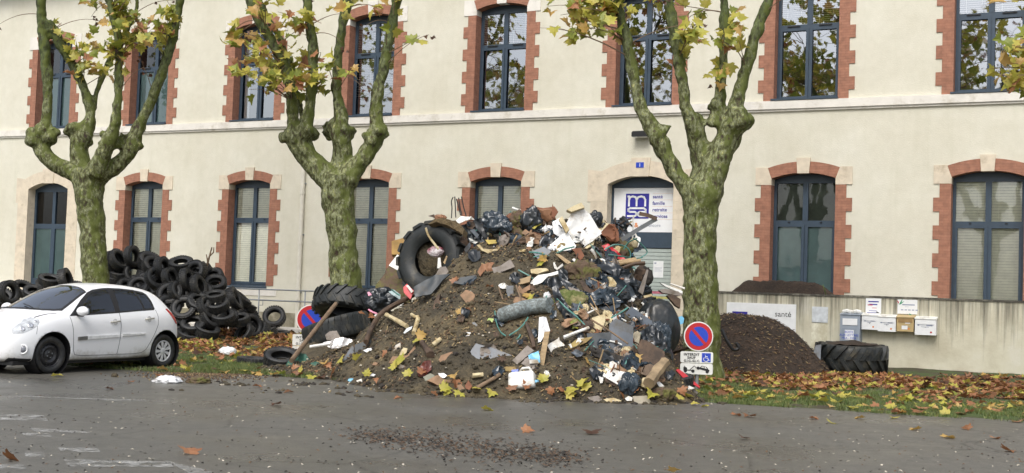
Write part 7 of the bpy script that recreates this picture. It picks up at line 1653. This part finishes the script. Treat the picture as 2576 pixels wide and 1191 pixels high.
for (x, y, mi, sz) in ((1462, 980, 0, .28), (1448, 985, 0, .26), (1480, 985, 0, .22), (1410, 990, 4, .24), (1390, 985, 4, .2), (1425, 1005, 0, .22), (1370, 968, 0, .22), (1640, 998, 0, .24), (1110, 990, 0, .25), (1135, 995, 0, .22), (1160, 998, 0, .22), (1120, 975, 0, .2), (1190, 985, 0, .2), (1240, 993, 0, .22), (1150, 965, 4, .24), (1145, 950, 2, .22), (1085, 1000, 3, .2), (1045, 870, 0, .28), (1055, 855, 2, .25), (1015, 920, 0, .3), (1000, 935, 0, .24), (900, 915, 0, .22), (860, 910, 0, .24), (835, 920, 4, .24), (845, 940, 4, .26), (820, 925, 2, .2), (760, 945, 0, .22), (740, 940, 4, .2), (790, 955, 0, .2), (1165, 795, 2, .16), (1175, 785, 3, .16), (1340, 750, 0, .22), (1330, 755, 2, .2), (1445, 830, 0, .26), (1455, 825, 1, .24), (1510, 850, 4, .22), (1475, 915, 2, .2), (1590, 905, 2, .24), (1600, 895, 1, .2), (1570, 735, 2, .2), (1575, 728, 3, .18), (1240, 590, 2, .2), (1335, 575, 2, .26), (1345, 585, 0, .22), (1410, 628, 4, .2), (1545, 600, 4, .24), (1550, 590, 4, .2), (1285, 592, 4, .18), (1375, 660, 2, .22), (1365, 672, 0, .2), (1150, 720, 4, .2), (905, 795, 3, .18), (940, 800, 4, .18), (980, 895, 4, .18), (1240, 730, 3, .18), (1600, 985, 4, .2), (1560, 995, 3, .2), (1320, 985, 4, .2), (1290, 990, 3, .2), (960, 960, 4, .18), (930, 955, 0, .18), (1060, 950, 4, .2), (1030, 955, 0, .2), (1705, 985, 4, .2), (1725, 1000, 0, .22), (1760, 1000, 0, .22), (1700, 1010, 0, .2)):
    p, n = surf(x, y)
    if p.y > 22.85: n = V((0, -.7, .7))
    leaf_thing(p + n * .08, (n + V((r2.gauss(0, .5), r2.gauss(-.2, .45), r2.gauss(0, .3)))), sz * .74, mi, '%s fallen leaf lying %s' % (('yellow', 'green', 'ochre', 'brown', 'rust coloured')[mi], ('on the crest of the heap' if y < 640 else 'on the upper slope of the heap' if y < 780 else 'on the lower slope of the heap' if y < 900 else 'at the left foot of the heap' if x < 1000 else 'at the middle front foot of the heap' if x < 1500 else 'at the right front foot of the heap')), GHL, r2.uniform(0, .6))
# grass
gb = MB(); cnt = 0
while cnt < 90000:
    X = r2.uniform(-9.5, 11); e_ = edgeY(X); Y = e_ + abs(r2.gauss(0, 2.3)) + .08
    if X * NW.x + Y * NW.y > 31: continue
    px_ = (X / Y) * FPX + 512
    if px_ < -20 or px_ > 1050 or HM(X, Y) > .08: continue
    nn = noise.noise(V((X * .9, Y * .9, 4))) + .5 * noise.noise(V((X * 3, Y * 3, 4)))
    if nn < -.10 + .5 * r2.random() - .25 * min(1, (Y - e_) / 1.5): cnt += .2; continue
    z = max(0, vergeZ(X, Y)); h_ = r2.uniform(.025, .075); a = r2.uniform(0, 6.3); w2 = .006; lx, ly = r2.gauss(0, .03), r2.gauss(0, .03)
    gb.add([(X - w2 * cos(a), Y - w2 * sin(a), z - .01), (X + w2 * cos(a), Y + w2 * sin(a), z - .01), (X + lx, Y + ly, z + h_)], [(0, 1, 2)], r2.choice((0, 0, 1))); cnt += 1
tag(gb.build('grass', GRASSM), 'short green grass along the edge of the verge', 'grass', kind='stuff')
# crumbs of soil, straw and chips
CRM = [SOIL, simple('straw_bits', (.27, .20, .095), .8, .3, 3.), simple('pale_bits', (.45, .41, .33), .7, .3, 3.), simple('dark_bits', (.03, .025, .02), .9, .3, 3.), simple('brown_bits', (.11, .065, .035), .85, .3, 3.)]
cb = MB()
ICO = bmesh.new(); bmesh.ops.create_icosphere(ICO, subdivisions=1, radius=1.); IV = [v.co.copy() for v in ICO.verts]; IF = [tuple(v.index for v in f.verts) for f in ICO.faces]; ICO.free()
def lump(P, r_, mi):
    o_ = V((r2.uniform(0, 99), 0, 0)); cb.add([P + V((v.x * r_ * (1 + .5 * noise.noise(v * 1.5 + o_)), v.y * r_ * (1 + .5 * noise.noise(v * 1.7 + o_)), v.z * r_ * .75 * (1 + .5 * noise.noise(v * 1.3 + o_)))) for v in IV], IF, mi)
def chip(P, n, l, w_, mi):
    z = n.normalized(); a = z.orthogonal().normalized(); b_ = z.cross(a); t = r2.uniform(0, 6.3); u = a * cos(t) + b_ * sin(t); s = z.cross(u)
    u = (u + z * r2.uniform(-.4, .5)).normalized()
    cb.add([P - u * l - s * w_, P + u * l - s * w_, P + u * l + s * w_, P - u * l + s * w_, P + z * w_ * .8], [(0, 1, 4), (1, 2, 4), (2, 3, 4), (3, 0, 4), (0, 3, 2, 1)], mi)
k = 0
while k < 3800:
    X = r2.uniform(-5, 3.5); Y = r2.uniform(18.2, 23.6); z = HM(X, Y)
    if z < -.03: continue
    z = max(z, 0.)
    lump(V((X, Y, z)), min(.055, r2.expovariate(75) + .008) if z > .1 else r2.uniform(.012, .06), 0 if r2.random() < .8 else 3); k += 1
k = 0
while k < 7000:
    X = r2.uniform(-5, 3.4); Y = r2.uniform(18.4, 23.6); z = HM(X, Y)
    if z < .0: continue
    pn = noise.noise(V((X * 1.1 + 4, Y * 1.1, 0)))
    if r2.random() > .35 + 1.1 * pn: k += .3; continue
    m_ = r2.choice((1, 1, 4, 4, 4, 1, 4)); l = r2.uniform(.010, .032); chip(V((X, Y, z + .012)), HN(X, Y), l, l * r2.uniform(.15, .5), m_); k += 1
for k in range(220):
    X = r2.uniform(-4.6, 3.2); Y = r2.uniform(18.7, 23.4); z = HM(X, Y)
    if z < -.05: continue
    lump(V((X, Y, max(z, 0) + .01)), r2.uniform(.008, .024), r2.choice((2, 2, 1)))
SCR = [BPLAST, BGPLAST, OFFW, CARD, DWOOD, PINE, GCARD, FOAM, RUST, SLATE, TEAL, STICK]
sb_ = MB()
def crump_bit(P, n, sz, mi):
    z = n.normalized(); a = z.orthogonal().normalized(); b_ = z.cross(a); g = 5; o_ = r2.uniform(0, 99); t = r2.uniform(0, 6.3); u, v_ = a * cos(t) + b_ * sin(t), b_ * cos(t) - a * sin(t); ar = r2.uniform(.45, 1.)
    base_ = len(sb_.v); vv = []
    for j in range(g):
        for i in range(g):
            x, y = (i / (g - 1) - .5) * 2, (j / (g - 1) - .5) * 2
            if abs(x) == 1 and abs(y) == 1: x, y = x * .75, y * .75
            x += .35 * noise.noise(V((x * 2, y * 2, o_))); vv.append(P + u * (x * sz) + v_ * (y * sz * ar) + z * (sz * .55 * noise.noise(V((x * 1.3, y * 1.3, o_ + 5))) + sz * .35 * noise.noise(V((x * 3, y * 3, o_ + 9)))))
    sb_.add(vv, [(j * g + i, j * g + i + 1, j * g + g + i + 1, j * g + g + i) for j in range(g - 1) for i in range(g - 1)], mi)
k = 0
while k < 420:
    x, y = r2.uniform(1160, 1690), r2.uniform(535, 960)
    zone = max(0, 1 - abs(x - 1560) / 150) if y > 620 else 1 - .6 * abs(y - 580) / 60
    if r2.random() > max(.05, zone): continue
    p, n = surf(x, y)
    if p.y > 22.86: 
        if y < 560 or x > 1600: continue
    ch = r2.random(); n = (n + camdir(p) * .6 + V((r2.gauss(0, .4), r2.gauss(0, .4), r2.gauss(0, .4)))).normalized()
    if ch < .30:
        d_ = V((r2.gauss(0, 1), r2.gauss(0, .5), r2.gauss(0, 1))).normalized(); l_ = r2.uniform(.06, .28); sb_.tube([p + n * .05 - d_ * l_, p + n * .08, p + n * .05 + d_ * l_], r2.uniform(.006, .018), 5, mi=r2.choice((4, 5, 11, 4, 2, 8, 10)))
    else: crump_bit(p + n * r2.uniform(.02, .10), n, r2.uniform(.035, .15), r2.choice((0, 0, 0, 0, 1, 1, 1, 2, 3, 4, 4, 4, 6, 7, 9)))
    k += 1
tag(sb_.build('rubbish_scraps', SCR, None, False), 'tangle of small torn scraps and splinters between the larger rubbish', 'scraps', kind='stuff')
tag(cb.build('heap_litter', CRM), 'crumbs of soil, straw and wood chips strewn over the heap', 'litter', kind='stuff')
cb = MB()
for k in range(1700):                          # the brown streak on the asphalt
    t = r2.random(); x = 890 + 560 * t + r2.gauss(0, 25); y = 1092 + 60 * t + r2.gauss(0, 9 + 8 * sin(t * pi)); chip(gnd(x, y, .006), V((0, 0, 1)), r2.uniform(.01, .035), r2.uniform(.004, .010), r2.choice((4, 3, 4, 3, 3)))
for k in range(1500):                          # grains spilt by the grass
    x = 510 + r2.gauss(0, 75); y = 944 + r2.gauss(0, 6); P = on_ground(x, y); lump(P + V((0, 0, .008)), r2.uniform(.007, .016), r2.choice((4, 4, 4, 1, 3, 4)))
for k in range(1300):                          # specks all over the car park
    x = r2.uniform(-50, 2650); y = 950 + 260 * r2.random() ** .8; P = gnd(x, y, .004)
    if P.y > edgeY(P.x) - .1: continue
    chip(P, V((0, 0, 1)), r2.uniform(.006, .02), r2.uniform(.004, .011), r2.choice((2, 2, 4, 4, 3, 3) if x > 1500 else (4, 3, 3, 2)))
for k in range(3000):                          # chips on the mulch heap
    a, rr_ = r2.uniform(0, 6.3), sqrt(r2.random()); c0, c1 = at(1640, 900, 28.4), at(2090, 900, 28.4); hw_ = (c1.x - c0.x) / 2
    u, v_ = rr_ * cos(a), rr_ * sin(a)
    P = V(((c0.x + c1.x) / 2 + u * hw_ * UW.x + v_ * 1.7 * NW.x, 28.4 + u * hw_ * UW.y + v_ * 1.7 * NW.y, 0)); P.z = .05 + 1.27 * (1 - rr_ ** 2.1) + .06 * noise.noise(V((P.x, P.y, 0)) * 2.1 + V((0, 0, 3.))) + .03 * noise.noise(V((P.x, P.y, 0)) * 7 + V((0, 0, 3.))) + .02
    chip(P, V((u * .5, v_ * .5, .8)), r2.uniform(.012, .05), r2.uniform(.005, .014), r2.choice((4, 4, 3, 4, 1, 3)))
tag(cb.build('ground_litter', CRM), 'loose chips, grains and specks on asphalt and mulch', 'litter', kind='stuff')
